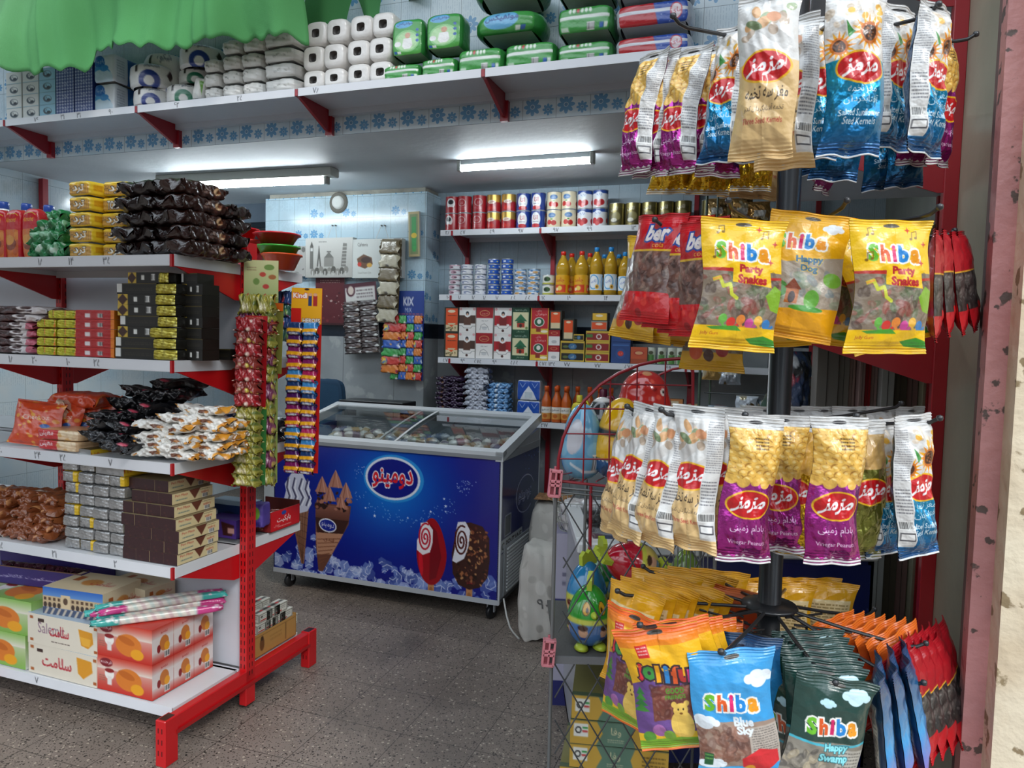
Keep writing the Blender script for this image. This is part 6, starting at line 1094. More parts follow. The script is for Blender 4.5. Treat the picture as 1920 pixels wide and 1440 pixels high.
for i, (x0, x1, xt) in enumerate(((612, 632, 624), (703, 730, 716))):
    t = thing('hanging_string', 'white string holding the %s box on its two nails' % ('grey printed', 'white cake')[i], 'string', (0, 0, 0), RZ); A, B_ = pa(x0, 452, PB_ - .052), pa(x1, 452, PB_ - .052); C_ = pa(xt, 423, PB_ + .012); D_ = pa(xt + 6, 423, PB_ + .012)
    MB().tube([(A[0], PB_ - .052, A[1]), (C_[0], PB_ + .005, C_[1])], .0018, 'd8d8d4', 5).tube([(B_[0], PB_ - .052, B_[1]), (D_[0], PB_ + .005, D_[1])], .0018, 'd8d8d4', 5).obj('string', CLOTH, t); MB().tube([(C_[0], PB_, C_[1]), (C_[0], PB_ + .02, C_[1])], .005, '2a2a2a', 8).tube([(D_[0], PB_, D_[1]), (D_[0], PB_ + .02, D_[1])], .005, '2a2a2a', 8).obj('nail', ENAMEL, t)
hang_box(592, 645, 521, 610, Cv(18, 30, 60, '5a1a22').lines(3, 1.6, 15, 4, 2, 'b89a90', 3).speck(30, 1, 7, 17, 29, .3, .9, ['7a2a30', 'b8a098', '40121a'], .4).rect(0, 28.6, 18, 30, '3a1016'), 'chocolate_card', 'dark red card of wrapped chocolates under the grey box', 'chocolate card', .012)
def pack_card(x0, x1, y0, y1, rows, cols, head, bgc, item, lab, rot=0, hcv=None, gap=1., b=4.56, name='sachet_card', iname='sachet', mats=FILM, sc=None):
    a0, z1 = pa(x0, y0, b); a1, z0 = pa(x1, y1, b); W, H = a1 - a0, z1 - z0; t = thing(name, lab, 'sachets', P((a0 + a1) / 2, b + .02, z1), (0, R(rot), -YAW))
    cvb = Cv(W * 100, H * 100, 40, bgc); m = MB(); m.face(hcv or cvb, (-W / 2, 0, 0), (W, 0, 0), (0, 0, -H * (head if hcv else 1)))
    m.box(-W / 2, .001, -H, W / 2, .003, 0, bgc); m.obj('card', CARD, t); cw, chh = W / cols, H * (1 - head) / rows
    for r in range(rows):
        for c_ in range(cols):
            o = bpy.data.objects.new(iname, item[(r * 3 + c_) % len(item)]); COL.objects.link(o); o.parent = t; o.location = (-W / 2 + cw * (c_ + .5), -.012, -H * head - chh * (r + .5)); o.rotation_euler = (R(-8), 0, R(random.uniform(-5, 5))); o.scale = (cw * gap / .1, 1, chh * gap / .1)
    return t
def sachet(seed, cols, th=.02, foil=FILM):
    cv = Cv(10, 20, 18, cols[0], 2); cv.speck(8, 0, 10, 10, 20, .6, 2.2, cols[1:], .5, seed); m = flow(.1, .1, th, cv, seed, nu=14, nv=16, wr=.08, crimp=.12); m.xf(Matrix.Rotation(R(90), 4, 'X')); return m.mesh('sachet', foil)
wc = [sachet(1, ['4a3a38', '2c2422', 'd8d8d8', '6a5a50']), sachet(2, ['3c3030', 'c8c8c4', '241c1a'])]
hc = Cv(18, 8, 50, '4a1c2a'); hc.rect(1, 2, 17, 8, 'd8d6d2').ell(4, 3, 2.4, 2.6, '4a1c2a').ell(4, 3, 1.6, 1.8, 'd8c8bc').lines(7, 3, 16, 7, 3, '5a4a50', 2)
pack_card(641, 700, 530, 664, 10, 2, .26, 'd6d5d2', wc, 'white card of small dark chocolates hung at an angle on the pillar', -5, hc)
gc = [sachet(3, ['6a5c40', 'd8d0b8', '4a4030', 'b89a58a0']), sachet(4, ['b0a890', '3c3428', 'e4dcc0'])]
pack_card(714, 748, 448, 605, 6, 1, .02, '6a5a3c', gc, 'single strip of gold snack sachets beside the white cake box', 2, None, .97, 4.535, foil if False else 'sachet_strip')
mcx = [sachet(5, ['c83c34', 'e8c040', '3c78b8']), sachet(6, ['3a9a4a', 'e8e4d8', 'c83040']), sachet(7, ['2c5ab0', 'e8a030', 'd8e0f0']), sachet(8, ['d87a28', 'b02c60', 'f0e8c8'])]
hk = Cv(19, 8, 60, '24408c'); hk.poly([(0, 3), (4, 3), (7, 0), (13, 0), (16, 3), (19, 3), (19, 0), (0, 0)], '24408c').text('KIX', 9.5, 3.4, 2.4, 'd8dcec', ('16286c', .04), wid=6, bold=.04).text('MIX', 9.5, 6, 1.4, 'd8dcec', wid=4).lines(1, 7, 18, 8, 1, 'c06070', 1)
pack_card(735, 790, 545, 714, 8, 4, .28, '2c3f94', mcx, 'blue-headed card crowded with small bright candy sachets on the pillar', 0, hk)
pack_card(722, 750, 606, 700, 6, 1, .0, '4a6a8a', mcx, 'narrow strip of bright candy sachets left of the blue-headed card', 3, None, 1.1, 4.55)
# chair and black till behind the freezer
t = thing('office_chair', 'dark blue chair back showing behind the freezer', 'chair', P(hb(610, 740, 4.38)[0], 4.38, 0), rz(-8)); m = soft(MB(), .34, .07, .50, '1f3f58', '1b3850', None, 5, .01); m.xf(Matrix.Translation((0, 0, .73))); m.obj('backrest', MATT, t); m = soft(MB(), .34, .28, .08, '1f3f58', '1b3850', None, 5); m.xf(Matrix.Translation((0, -.0, .44))); m.obj('seat', MATT, t); m = MB(); m.box(-.02, .03, .44, .02, .05, .9, '2a2c2e').tube([(0, 0, .44), (0, 0, .08)], .025, '2a2c2e', 10)
for k in range(5): an = k * 2 * math.pi / 5; m.tube([(0, 0, .08), (.16 * math.cos(an), .14 * math.sin(an), .03)], .016, '2a2c2e', 8)
m.obj('base', PLAST, t)
a0, a1 = hb(650, 752, 4.42)[0], hb(768, 752, 4.42)[0]; z = hb(700, 750, 4.42)[1]; t = thing('black_desk', 'black topped desk edge behind the freezer', 'desk', P((a0 + a1) / 2, 4.42, 0), RZ); w_ = (a1 - a0) / 2
MB().box(-w_, -.1, z - .035, w_, .1, z, '15171a', .004).obj('desk_top', PLAST, t)
for s in (-1, 1): MB().box(s * w_ - s * .03, -.08, 0, s * w_, .08, z - .035, '1a1c1f').obj('leg', PLAST, t)
# ---------------------------------------------------------------- black spinner stand with hanging bags
SX, SY = .552, 1.5
S_ = thing('spinner_stand', 'black round spinner stand with hooked arms carrying snack bags', 'display stand', (SX, SY, 0), (0, 0, 0))
m = MB(); m.lathe([(0, 2.42), (.0235, 2.42), (.0235, .03), (.0235, .03)], '17181b', 28); m.obj('pole', ENAMEL, S_)
m = MB(); m.lathe([(.0235, .06), (.05, .045), (.22, .03), (.23, .02), (.23, 0), (0, 0)], '17181b', 32); m.obj('base', ENAMEL, S_)
TIER = [2.10, 1.725, 1.345, .955]
for z in TIER:
    m = MB(); m.lathe([(.0235, z + .012), (.055, z + .008), (.058, z + .004), (.055, z), (.0235, z - .004)], '1b1c1f', 28)
    n = 30; m.tube([(.075 * math.cos(k * 2 * math.pi / n), .075 * math.sin(k * 2 * math.pi / n), z - .035) for k in range(n + 1)], .003, '1b1c1f', 6, False); m.obj('hub', ENAMEL, S_)
def arm(px, py, Y, zi):
    t = wy(px, py, Y) - Vector((SX, SY, 0)); h = Vector((t.x, t.y, 0)).normalized(); L = Vector((t.x, t.y, 0)).length; z = TIER[zi]
    z1 = t.z - .012; pts = [h * .03 + Vector((0, 0, z + .002)), h * (L * .5) + Vector((0, 0, (z + z1) / 2 - .002)), h * (L - .035) + Vector((0, 0, z1)), h * (L - .015) + Vector((0, 0, z1 + .003)), h * L + Vector((0, 0, t.z))]
    m = MB(); m.tube(pts, .0036, '202124', 8); m.tube([h * .05 + Vector((0, 0, z - .03)), h * .16 + Vector((0, 0, z - .012 + (z1 - z) * .4))], .0025, '202124', 6); m.lathe([(0, .006), (.005, .004), (.006, 0), (.005, -.004), (0, -.006)], '2a2b2e', 10).v[-1][:] += np.array(list(h * L + Vector((0, 0, t.z)))); m.obj('hook_arm', ENAMEL, S_)
for zi, tips in ((0, ((1222, 118, 1.56), (1262, 30, 1.33), (1447, -14, 1.14), (1603, -10, 1.17), (1760, 8, 1.26), (1830, 64, 1.45), (1330, 130, 1.8), (1640, 120, 1.8))),
                 (1, ((1228, 412, 1.4), (1366, 376, 1.22), (1588, 376, 1.25), (1762, 388, 1.20), (1790, 432, 1.5), (1250, 450, 1.7), (1500, 440, 1.8))),
                 (2, ((1176, 762, 1.40), (1240, 768, 1.28), (1397, 778, 1.24), (1606, 780, 1.23), (1762, 784, 1.27), (1690, 756, 1.6), (1330, 770, 1.7))),
                 (3, ((1158, 1108, 1.42), (1206, 1062, 1.6), (1200, 1172, 1.17), (1352, 1222, 1.15), (1566, 1280, 1.17), (1736, 1206, 1.40), (1732, 1280, 1.30), (1640, 1142, 1.65), (1335, 1070, 1.75), (1480, 1085, 1.8)))):
    for q in tips: arm(*q, zi)

def flower(cv, x, y, r):
    for k in range(16): a = k * math.pi / 8; cv.poly([(x + r * .45 * math.cos(a - .25), y + r * .45 * math.sin(a - .25)), (x + r * math.cos(a), y + r * math.sin(a)), (x + r * .45 * math.cos(a + .25), y + r * .45 * math.sin(a + .25))], 'f0a818' if k % 2 else 'e88c14')
    cv.ell(x, y, r * .55, r * .55, 'c86a10').ell(x, y, r * .4, r * .4, '4a2810').speck(14, x - r * .3, y - r * .3, x + r * .3, y + r * .3, r * .03, r * .06, ['9a5a20'], 1, 3)
def logo(cv, x, y, s=1.): cv.ell(x, y, 4.05 * s, 2.5 * s, 'f0b820').ell(x, y, 3.75 * s, 2.2 * s, 'c8141c').text('مزمز', x, y, 2.5 * s, 'f6f4f4', shear=.35, wid=5.4 * s, bold=.035)
def sidestrip(cv, x0, x1, H):
    cv.rect(x0, 1.8, x1, H - 2.4, 'dcdbd8').lines(x0 + .15, 2.4, x1 - .15, H * .45, 22, '7a7a80', 4).lines(x0 + .2, H * .5, x1 - .2, H * .68, 8, '5a5a60', 5).bars(x0 + .1, H * .72, x1 - .1, H * .78).rect(x0 + .2, H * .8, x1 - .2, H * .86, '4a4a50').rect(x0 + .35, H * .81, x1 - .35, H * .85, 'ecebe8')
def packcv(kind, strip=None):
    W, H = 9.5, 25.; base = {'pea': '9a1878a8', 'sun': '1ea4d0b0', 'cream': 'e0bd84', 'gold': 'd8a818c8', 'olive': '7a7a30a0'}[kind]; cv = Cv(W, H, 104, base)
    if kind == 'pea':
        cv.vgrad(9, 25, 'c048b0c0', 'a01c78b8').rect(3, 9, 3.6, 25, 'b450a8c0', .5).rect(0, 0, W, 10.4, '9c7030')
        g = random.Random(4)
        for j in range(9):
            for i in range(7): cv.ell(.3 + i * 1.5 + (j % 2) * .7 + g.uniform(-.15, .15), 2.4 + j * 1.0 + g.uniform(-.1, .1), .92, .70, 'b07c30', g.uniform(-.6, .6)); cv.ell(.3 + i * 1.5 + (j % 2) * .7 - .05, 2.35 + j * 1.0, .84, .62, 'e6b654', g.uniform(-.6, .6)); cv.ell(.1 + i * 1.5 + (j % 2) * .7, 2.15 + j * 1.0, .4, .22, 'f2d080', .2)
        for i in range(5): cv.ell(.8 + i * 2, 10.6 + (i % 2) * .4, 1., .8, 'e6b654')
        cv.lines(4, 3.4, 6.4, 5.6, 4, '3a2a14', 2); logo(cv, 4.75, 14.6); cv.text('بادام زمینی', 4.75, 18.8, 1.7, 'f0e4f0', wid=6.2).text('Vinegar Peanuts', 4.75, 21.2, .95, 'f0e4f0', wid=6.6)
    elif kind == 'gold':
        cv.rect(0, 0, W, 9, 'c89848'); g = random.Random(5)
        for j in range(8):
            for i in range(7): cv.ell(.3 + i * 1.5 + (j % 2) * .7, 2.4 + j * .95, .85, .62, 'dca848', g.uniform(-.6, .6))
        logo(cv, 4.75, 13); cv.text('بادام زمینی', 4.75, 17.4, 1.6, '3a2a14', wid=6).text('Salted Peanuts', 4.75, 20, .9, '3a2a14', wid=6)
    elif kind == 'sun':
        cv.vgrad(11, 21, '28b8e4b8', '1878b0a8').vgrad(21, 25, '1878b0a8', '15508ca8').rect(0, 0, W, 11.2, 'dcdad6').speck(26, .4, 2, 9, 8, .3, .8, ['d8c8b4', 'e8dccc', 'c8b8a4'], .45, 6).speck(8, .4, 3, 9, 8.6, .4, .7, ['e8b040'], .5, 9)
        flower(cv, 6.4, 7.4, 2.9); flower(cv, 1.8, 9.2, 2.3); cv.poly([(2.6, 5.6), (4.2, 7.2), (3.2, 8)], '3a8a3a'); logo(cv, 5., 12.4, .98)
        cv.text('مغز تخمه', 5, 15.6, 1.3, 'e8eef4', wid=4.6).text('آفتابگردان', 5, 17, 1.4, 'e8eef4', wid=5.6).text('Salted Sunflower', 4.9, 18.9, .95, 'f0f4f8', wid=6.6, bold=.01).text('Seed Kernels', 4.9, 20.1, .95, 'f0f4f8', wid=5.2, bold=.01)
    elif kind == 'cream':
        cv.rect(0, 0, W, 11, 'd8d6d2').speck(12, 1, 2.4, 8.6, 7.6, .6, 1.3, ['9aa884', 'b8a490', 'd8a878', 'e4d0bc'], .5, 8).ell(3, 5.6, 1.5, .6, '7a8a64', .5).ell(6, 4.6, 1.1, .8, 'c88a60', .3); logo(cv, 4.6, 12.0, 1.)
        cv.text('مغز سه تخمه', 4.9, 16., 2.2, '3a2c20', wid=6.6, bold=.01).text('تخمه آفتابگردان کدو', 4.9, 18, 1.1, '4a3a2c', wid=6).text('Three Seed Kernels', 4.9, 19.7, .8, 'b83030', wid=6)
    elif kind == 'olive': cv.rect(0, 0, W, 8, 'c8a060'); logo(cv, 4.75, 12)
    if strip == 'R': sidestrip(cv, W - 2.5, W, H)
    if strip == 'L': sidestrip(cv, 0, 2.2, H)
    top = 'cfcecc' if kind != 'sun' else 'd4d3d2'; cv.rect(0, 0, W, 2.0, top)
    for k in range(7): cv.rect(0, .12 + k * .27, W, .22 + k * .27, 'bcbcba')
    cv.ell(4.75, 1.0, 1.3, .3, '3a3a3c'); bt = H - 1.1
    if kind in ('pea', 'gold', 'olive'): cv.rect(0, bt, W, H, 'dddcda'); cv.poly([(0, bt + .3)] + [(i * .68, bt - (.35 if i % 2 else -.1)) for i in range(15)] + [(W, bt + .3)], 'dddcda')
    elif kind == 'sun': cv.rect(0, H - .45, W, H, 'e4e6e8'); [cv.rect(0, bt - .9 + k * .25, W, bt - .82 + k * .25, '0e3a60') for k in range(6)]
    else: [cv.rect(0, bt + k * .22, W, bt + .08 + k * .22, 'c8a670') for k in range(5)]
    return cv
def backcv(kind):
    c = {'pea': '8a1466a8', 'sun': '15588cb0', 'cream': 'e0bd84', 'gold': 'd8a818c8', 'olive': '7a7a30a0'}[kind]; cv = Cv(9.5, 25, 40, c); cv.rect(0, 0, 9.5, 2, 'dedddb').rect(2, 2, 7.5, 23, 'ecebe8').lines(2.4, 3, 7, 14, 16, '6a6a70', 1).bars(3, 16, 6.6, 19).rect(4.6, 0, 4.9, 25, 'c8c8c8'); return cv
MK = {}
def hangkind(key, cv, back, w_, h_, t_, mat, lab, cat, seed, wr=.06, seal=.07):
    m = bagm(w_, h_, t_, cv, seed, wr, seal, back); g = np.random.default_rng(seed); v = m.v
    for q in v:
        z = q[:, 2] / h_; q[:, 1] += (.004 if w_ < .12 else .0025) * np.sin(z * 4.5 + seed) + .004 * np.sin(q[:, 0] * 90 + seed * 2) * np.clip((z - .8) * 5, 0, 1); q[:, 0] *= 1 - .05 * np.sin(np.clip(z, 0, 1) * math.pi)
        low = np.clip((.09 - z) * 12, 0, 1); q[:, 1] += low * (.003 if w_ < .12 else .0008) * np.sin(q[:, 0] * 120 + seed); q[:, 2] += low * (.0014 if w_ < .12 else .0004) * np.sin(q[:, 0] * 110 + seed * 3); xn = q[:, 0] / w_ * 2; edge = np.clip((.30 - z) / .22, 0, 1) * np.clip(z / .08, 0, 1) + np.clip((z - .78) / .12, 0, 1) * np.clip((.96 - z) / .06, 0, 1); q[:, 1] += edge * (.0035 if w_ < .12 else .0016) * (np.abs(np.sin(xn * 4.1 + seed + 2.2 * z * np.sign(xn))) - .5) * (1 + .5 * np.sin(xn * 11 + seed)); q[:, 1] += (.0022 if w_ < .12 else .0009) * (np.abs(((z * 5.3 + xn * (.8 if seed % 2 else -.9) + seed * .37) % 1) - .5) * 4 - 1) * np.clip(1 - xn ** 4, 0, 1); q[:, 2] -= h_ - .012
    o = tag(m.obj(key, mat), lab, cat); MK[key + str(seed)] = o; return Kind(o)
PK = {}
def pk(kind, strip, n=0):
    k = (kind, strip, n)
    if k not in PK: PK[k] = hangkind('nut_packet', packcv(kind, strip), backcv(kind), .098, .255, .046, FOIL if kind != 'cream' else FILM, 'x', 'nut packet', len(PK) + 3)
    return PK[k]
def hr(pit, roll, yaw): return (Matrix.Rotation(R(roll), 3, 'Y') @ Matrix.Rotation(R(yaw), 3, 'Z') @ Matrix.Rotation(R(pit), 3, 'X')).to_euler()      # tilt sideways as seen from the street
NAME = {'pea': 'magenta peanut packet', 'sun': 'blue sunflower seed packet', 'cream': 'cream three-seed packet', 'gold': 'gold peanut packet', 'olive': 'olive green nut packet'}
def hangp(kind, strip, px, py, Y, yaw, roll, lab, sc=1., n=0, pit=0, group=None):
    return pk(kind, strip, n).put(wy(px, py, Y), hr(pit, roll, yaw), NAME[kind] + ' ' + lab, group or NAME[kind] + 's on the spinner stand', sc)
# top tier
hangp('pea', 'R', 1222, 108, 1.56, -58, 7, 'hung edge-on, outermost on the top left arm'); hangp('pea', 'R', 1243, 110, 1.55, -52, 3, 'hung edge-on, second on the top left arm', n=1)
hangp('pea', 'R', 1296, 100, 1.50, -50, 6, 'third on the top left arm, beside the edge-on pair'); hangp('pea', 'R', 1330, 98, 1.52, -48, 4, 'nearest the top blue one with the barcode', n=1)
hangp('sun', 'R', 1385, 58, 1.38, -46, 6, 'with its barcode strip forward, left of the cream ones')
for i, (x, y, k) in enumerate(((1268, 168, 'gold'), (1310, 168, 'gold'), (1345, 165, 'gold'), (1390, 160, 'gold'), (1425, 168, 'gold'), (1362, 120, 'pea'), (1415, 90, 'sun'))): hangp(k, None, x, y, (1.74, 1.76, 1.70, 1.72, 1.8, 1.62, 1.6)[i], -25 + 4 * i, 3, 'in the rear rank left of the pole, only its foot showing', group='rear packets left of the pole, top tier')
for i, (x, y) in enumerate(((1400, 182), (1440, 186))): hangp('cream', None, x, y, 1.82, -10 + 15 * i, 2, 'hanging low in the rear rank beside the pole', group='rear cream packets, top tier')
hangp('cream', None, 1447, -2, 1.15, -28, 1, 'foremost at the top beside the pole'); hangp('cream', 'R', 1484, 42, 1.25, -30, 0, 'with a white strip, just behind the foremost top one')
hangp('sun', None, 1556, 42, 1.34, -22, 6, 'left of the foremost one on the top tier'); hangp('sun', None, 1605, -4, 1.17, -3, -1, 'foremost and centred on the top tier')
hangp('sun', 'L', 1684, 22, 1.34, 26, 2, 'second from the right on the top tier'); hangp('sun', 'L', 1754, 18, 1.27, 30, 3, 'farthest right on the top tier')
for i, (x, y, k) in enumerate(((1545, 110, 'sun'), (1590, 118, 'sun'), (1640, 150, 'sun'), (1690, 140, 'sun'), (1708, 92, 'pea'), (1762, 80, 'pea'), (1560, 160, 'pea'))): hangp(k, None, x, y, (1.6, 1.55, 1.66, 1.62, 1.58, 1.5, 1.7)[i], 12 * (i - 2), (-4, 4, -9, -6, -4, -3, 2)[i], 'behind the front ones right of the pole, only its foot showing', group='rear packets right of the pole, top tier')
# third tier
for i, (x, y, Y, yaw, rl, st2) in enumerate(((1192, 780, 1.42, -66, 9, None), (1222, 772, 1.36, -58, 11, 'R'), (1264, 776, 1.31, -50, 7, 'R'), (1312, 774, 1.27, -38, 2, 'R'), (1350, 776, 1.38, -34, 0, 'R'), (1385, 775, 1.5, -20, 0, None))):
    hangp('cream', st2, x, y, Y, yaw, rl, ('outermost on the lower left arm', 'second in the lower left row, barcode forward', 'third in the lower left row', 'broadest and fourth in the lower left row', 'fifth in the lower left row', 'last of the lower left row, behind the magenta one')[i], n=i % 2 if st2 else 0)
hangp('pea', None, 1416, 794, 1.24, 2, 3, 'facing forward below the yellow bags, left of the pole'); hangp('pea', None, 1462, 790, 1.33, -16, -1, 'half hidden behind the forward-facing one at the pole', n=1)
hangp('gold', None, 1512, 800, 1.34, -28, 7, 'on the third tier, squeezed left of a magenta one'); hangp('pea', None, 1572, 794, 1.22, 0, 0, 'facing forward below the yellow bags, right of the pole'); hangp('olive', None, 1618, 805, 1.32, 10, -2, 'showing behind the forward-facing magenta one')
hangp('sun', 'L', 1652, 798, 1.34, 24, -3, 'on the third tier, next to the magenta one'); hangp('sun', 'L', 1712, 790, 1.28, 22, -4, 'on the third tier, farthest right')
for i, x in enumerate((1440, 1500, 1545, 1600, 1660, 1710)): hangp('cream', None, x, 772, 1.68, -15 + 8 * i, 0, 'in the rear rank of the third tier, its white top showing', group='rear cream packets, third tier')

# jelly bags
def word(cv, x, y, s, rot=0, out='f4f2ec'):
    cr, sr = math.cos(rot), math.sin(rot); L = (('S', '6ab82c', -4.3, 1.25), ('h', 'e05a20', -2.2, 1.2), ('i', 'd81c68', -.55, 1.15), ('b', '1c84d0', 1.1, 1.2), ('a', 'f09a1c', 3.3, .92))
    for off, dy in ((.13, 0), (.05, 0)):
        for ch, c, dx, h in L:
            yy = .28 if ch == 'a' else 0; px, py = x + (dx * cr - yy * sr) * s, y + (dx * sr + yy * cr) * s
            cv.text(ch, px, py, h * 2 * s, out if off > .1 else c, rot=rot, bold=off)
def cloud(cv, x, y, r, c='e8f0f6'): [cv.ell(x + dx * r, y + dy * r, q * r, q * r * .7, c) for dx, dy, q in ((-1, 0, .6), (-.3, -.3, .7), (.5, -.1, .8), (1.2, .1, .5), (0, .2, .9))]
def candies(cv, x0, y0, x1, y1, cols, n=70, seed=1, r=.9):
    g = random.Random(seed)
    for _ in range(n): x, y, c, ro = g.uniform(x0, x1), g.uniform(y0, y1), g.choice(cols), g.uniform(0, 3); q = g.uniform(.7, 1.5) * r; cv.ell(x, y, q, q * .55, c, ro, .55); cv.ell(x - .1, y - .12, q * .5, q * .2, 'e8dcd0', ro, .16)
def jelly(kind):
    W, H = 14., 21.5; cv = Cv(W, H, 150, 'f4c412')
    if kind == 'snakes':
        cv.rect(0, 8.6, W, 17.6, '8a7a68'); candies(cv, 0, 9.4, W, 17, ['6a5a4c', '8a4038', '5a6a48', '7a6a5a', '9a8878', '4a3a34', 'a85a50'], 110, 3); cv.poly([(0, 8.3), (5, 8.2), (9.5, 9.6), (14, 9.2), (14, 9.6), (9.5, 10), (5, 8.8), (0, 8.7)], 'b82c20').poly([(5.2, 7.4), (11.6, 7.8), (12, 11), (5, 10.4)], 'f4c412')
        word(cv, 7.4, 5.6, .98, .04); cv.text('Party', 8.3, 8.4, 1.5, 'b82028', wid=3.9, bold=.05, rot=.03).text('Snakes', 8.5, 9.9, 1.3, 'b82028', wid=4.9, bold=.05, rot=.03)
        cv.line([(1.6, 10.2), (2.8, 9.8), (3.4, 11.2), (4.6, 10.8), (5, 12.4), (6, 13)], .6, 'c8cc3c').line([(1.6, 10.2), (2.8, 9.8)], .4, 'e8a83c')
        cv.poly([(11, 12.4), (12.6, 10.6), (14, 11.4), (14, 15), (12.4, 14.6)], '84b030')
        for i, c in enumerate(('6ab04a', 'd83830', 'e88838', 'c84890', 'e8b040', '3c80c0')): cv.ell(4.4 + i * 1.55, 16.4 + (i % 2) * .5, .75, .8, c); cv.line([(4.4 + i * 1.55, 17), (5 + i * 1.55, 17.8), (5.6 + i * 1.55, 17.2)], .45, c)
        cv.poly([(0, 17.6), (14, 17.6), (14, 21.5), (0, 21.5)], 'f2c010').poly([(9, 19.4), (12, 18.8), (14, 19.4), (14, 20.6), (10, 20.2)], '3a8a2a').poly([(2, 17.8), (7, 17.4), (8, 18.2), (3, 18.2)], '4a9a30').text('Jelly Gum', 2.8, 18.9, .7, 'b84a20', wid=3)
        for x, y in ((3, 2.6), (10.4, 3.2), (2.2, 6.6)): cv.line([(x, y), (x, y - 1.1), (x + .9, y - 1.3), (x + .9, y - .2)], .16, '8a6a18').ell(x - .2, y, .28, .22, '8a6a18').ell(x + .7, y - .2, .28, .22, '8a6a18')
        for x, y in ((9.6, 1.8), (11.8, 7), (12.6, 4)): cv.poly([(x, y - .6), (x + .15, y - .15), (x + .6, y), (x + .15, y + .15), (x, y + .6), (x - .15, y + .15), (x - .6, y), (x - .15, y - .15)], 'c83a28')
    elif kind == 'dog':
        cv.a[:] = srgb('f2b414'); cv.poly([(0, 8.4), (4, 8.8), (14, 7), (14, 17.4), (0, 17.4)], 'a89a88'); candies(cv, 0, 9.6, W, 17, ['b8a894', '8a9a80', 'c8bcaa', '98887a', '7a8a90'], 100, 5)
        word(cv, 6.6, 5.2, .92, -.05); cv.text('Happy', 8, 8.2, 1.3, '3c6a8a', ('f0c020', .05), wid=4.6, bold=.05, rot=-.05).text('Dog', 8, 9.7, 1.3, '3c6a8a', ('f0c020', .05), wid=2.8, bold=.05); cloud(cv, 10.8, 2.6, 1.1); cloud(cv, 1.4, 9.6, 1)
        cv.ell(3, 13.4, 1.6, 1.4, '4a8a3c').rect(4.4, 13, 6.6, 15.6, 'b86a30').poly([(4, 13.2), (5.5, 11.4), (7, 13.2)], '8a4020').ell(5.5, 14.6, .6, 1, '3a2014').ell(9, 14.6, 1.3, 1.6, '6aac40').ell(12.2, 11, 1.6, 1.2, '7ab43c').poly([(0, 17), (14, 15.6), (14, 21.5), (0, 21.5)], 'f0a814').ell(8.4, 16.2, 3, .5, '4a9a34').text('Jelly Gum', 2.8, 18.9, .7, 'b84a20', wid=3)
    elif kind == 'sky':
        cv.a[:] = srgb('3c9cd8'); cv.poly([(0, 10.6), (14, 11.4), (14, 18.4), (0, 18.4)], 'a08878'); candies(cv, 0, 12.2, 9, 18, ['6a4438', '8a5a48', '5a3a34', 'a87a68', '7a5a50'], 70, 6); cv.rect(8.6, 12, 14, 18.6, 'b8aca0').lines(9, 12.3, 13.6, 17, 12, '6a6460', 6)
        cloud(cv, 11.6, 4.4, 1.7); cloud(cv, 1.6, 10.8, 1.5); cloud(cv, 2.2, 17.8, 1.4); word(cv, 7.2, 8., .98, .07); cv.text('Blue', 8.2, 11, 1.4, 'e8f0f6', wid=3.1, bold=.05, rot=.05).text('Sky', 8.2, 12.6, 1.5, 'e8f0f6', wid=2.7, bold=.05, rot=.05)
        cv.poly([(7, 17), (10, 15.6), (13.4, 16.4), (13.6, 18.4), (10.4, 20.2), (7.4, 19.2)], 'd82830').ell(8.4, 19.4, 1.1, 1.1, 'e8a020').ell(8.4, 19.4, .5, .5, 'a85010').poly([(0, 18.4), (7, 18.6), (14, 20.4), (14, 21.5), (0, 21.5)], '58b0e0'); cloud(cv, 3, 20.6, 1.4); cv.rect(.8, 16, 2.2, 18, '1f5a34').lines(.9, 16.2, 2.1, 17.4, 2, '8ac060')
    elif kind == 'swamp':
        cv.a[:] = srgb('1d3f38'); cv.poly([(0, 10.6), (14, 9.8), (14, 21.5), (0, 21.5)], '8a8478'); candies(cv, 0, 12, 9, 21, ['5a544c', '7a7468', '484440', 'a09888', 'b8a888'], 100, 7); cv.rect(8.8, 11, 14, 18.6, 'b4b0a6').lines(9.2, 11.4, 13.6, 18, 12, '5a5854', 6)
        cv.poly([(0, 10.4), (7, 10.6), (14, 9.6), (14, 10), (7, 11), (0, 10.8)], '48b4c8'); cloud(cv, 10.6, 2.4, 1.7, 'c8e8f0'); cloud(cv, 5.6, 4, .9, 'b8dce8'); word(cv, 7.4, 7.6, .98, -.1)
        cv.text('Happy', 8.2, 11, 1.4, '8adce4', ('12505c', .06), wid=4.2, bold=.05, rot=-.09).text('Swamp', 8.2, 12.7, 1.5, '8adce4', ('12505c', .06), wid=5, bold=.05, rot=-.09).ell(9.2, 18.4, 1.3, 2, '5aa838').rect(8.4, 15.6, 10.6, 16.4, 'd8b050'); cloud(cv, 5, 16.6, 1.2, 'b8e0ea')
    elif kind == 'joli':
        cv.vgrad(0, 5, 'e8641c', 'f0a418').vgrad(3, 21.5, 'f2b41a', 'f0c42c'); cv.poly([(0, 9.4), (3, 8.2), (7, 9.6), (11, 8), (14, 9), (14, 18), (0, 18)], '6c4a8c').rect(3.4, 9.8, 10.4, 15.6, '7a4638'); candies(cv, 3.4, 10, 10.4, 15.4, ['8a4a3a', '5a2c28', 'a06050', '743830'], 60, 8)
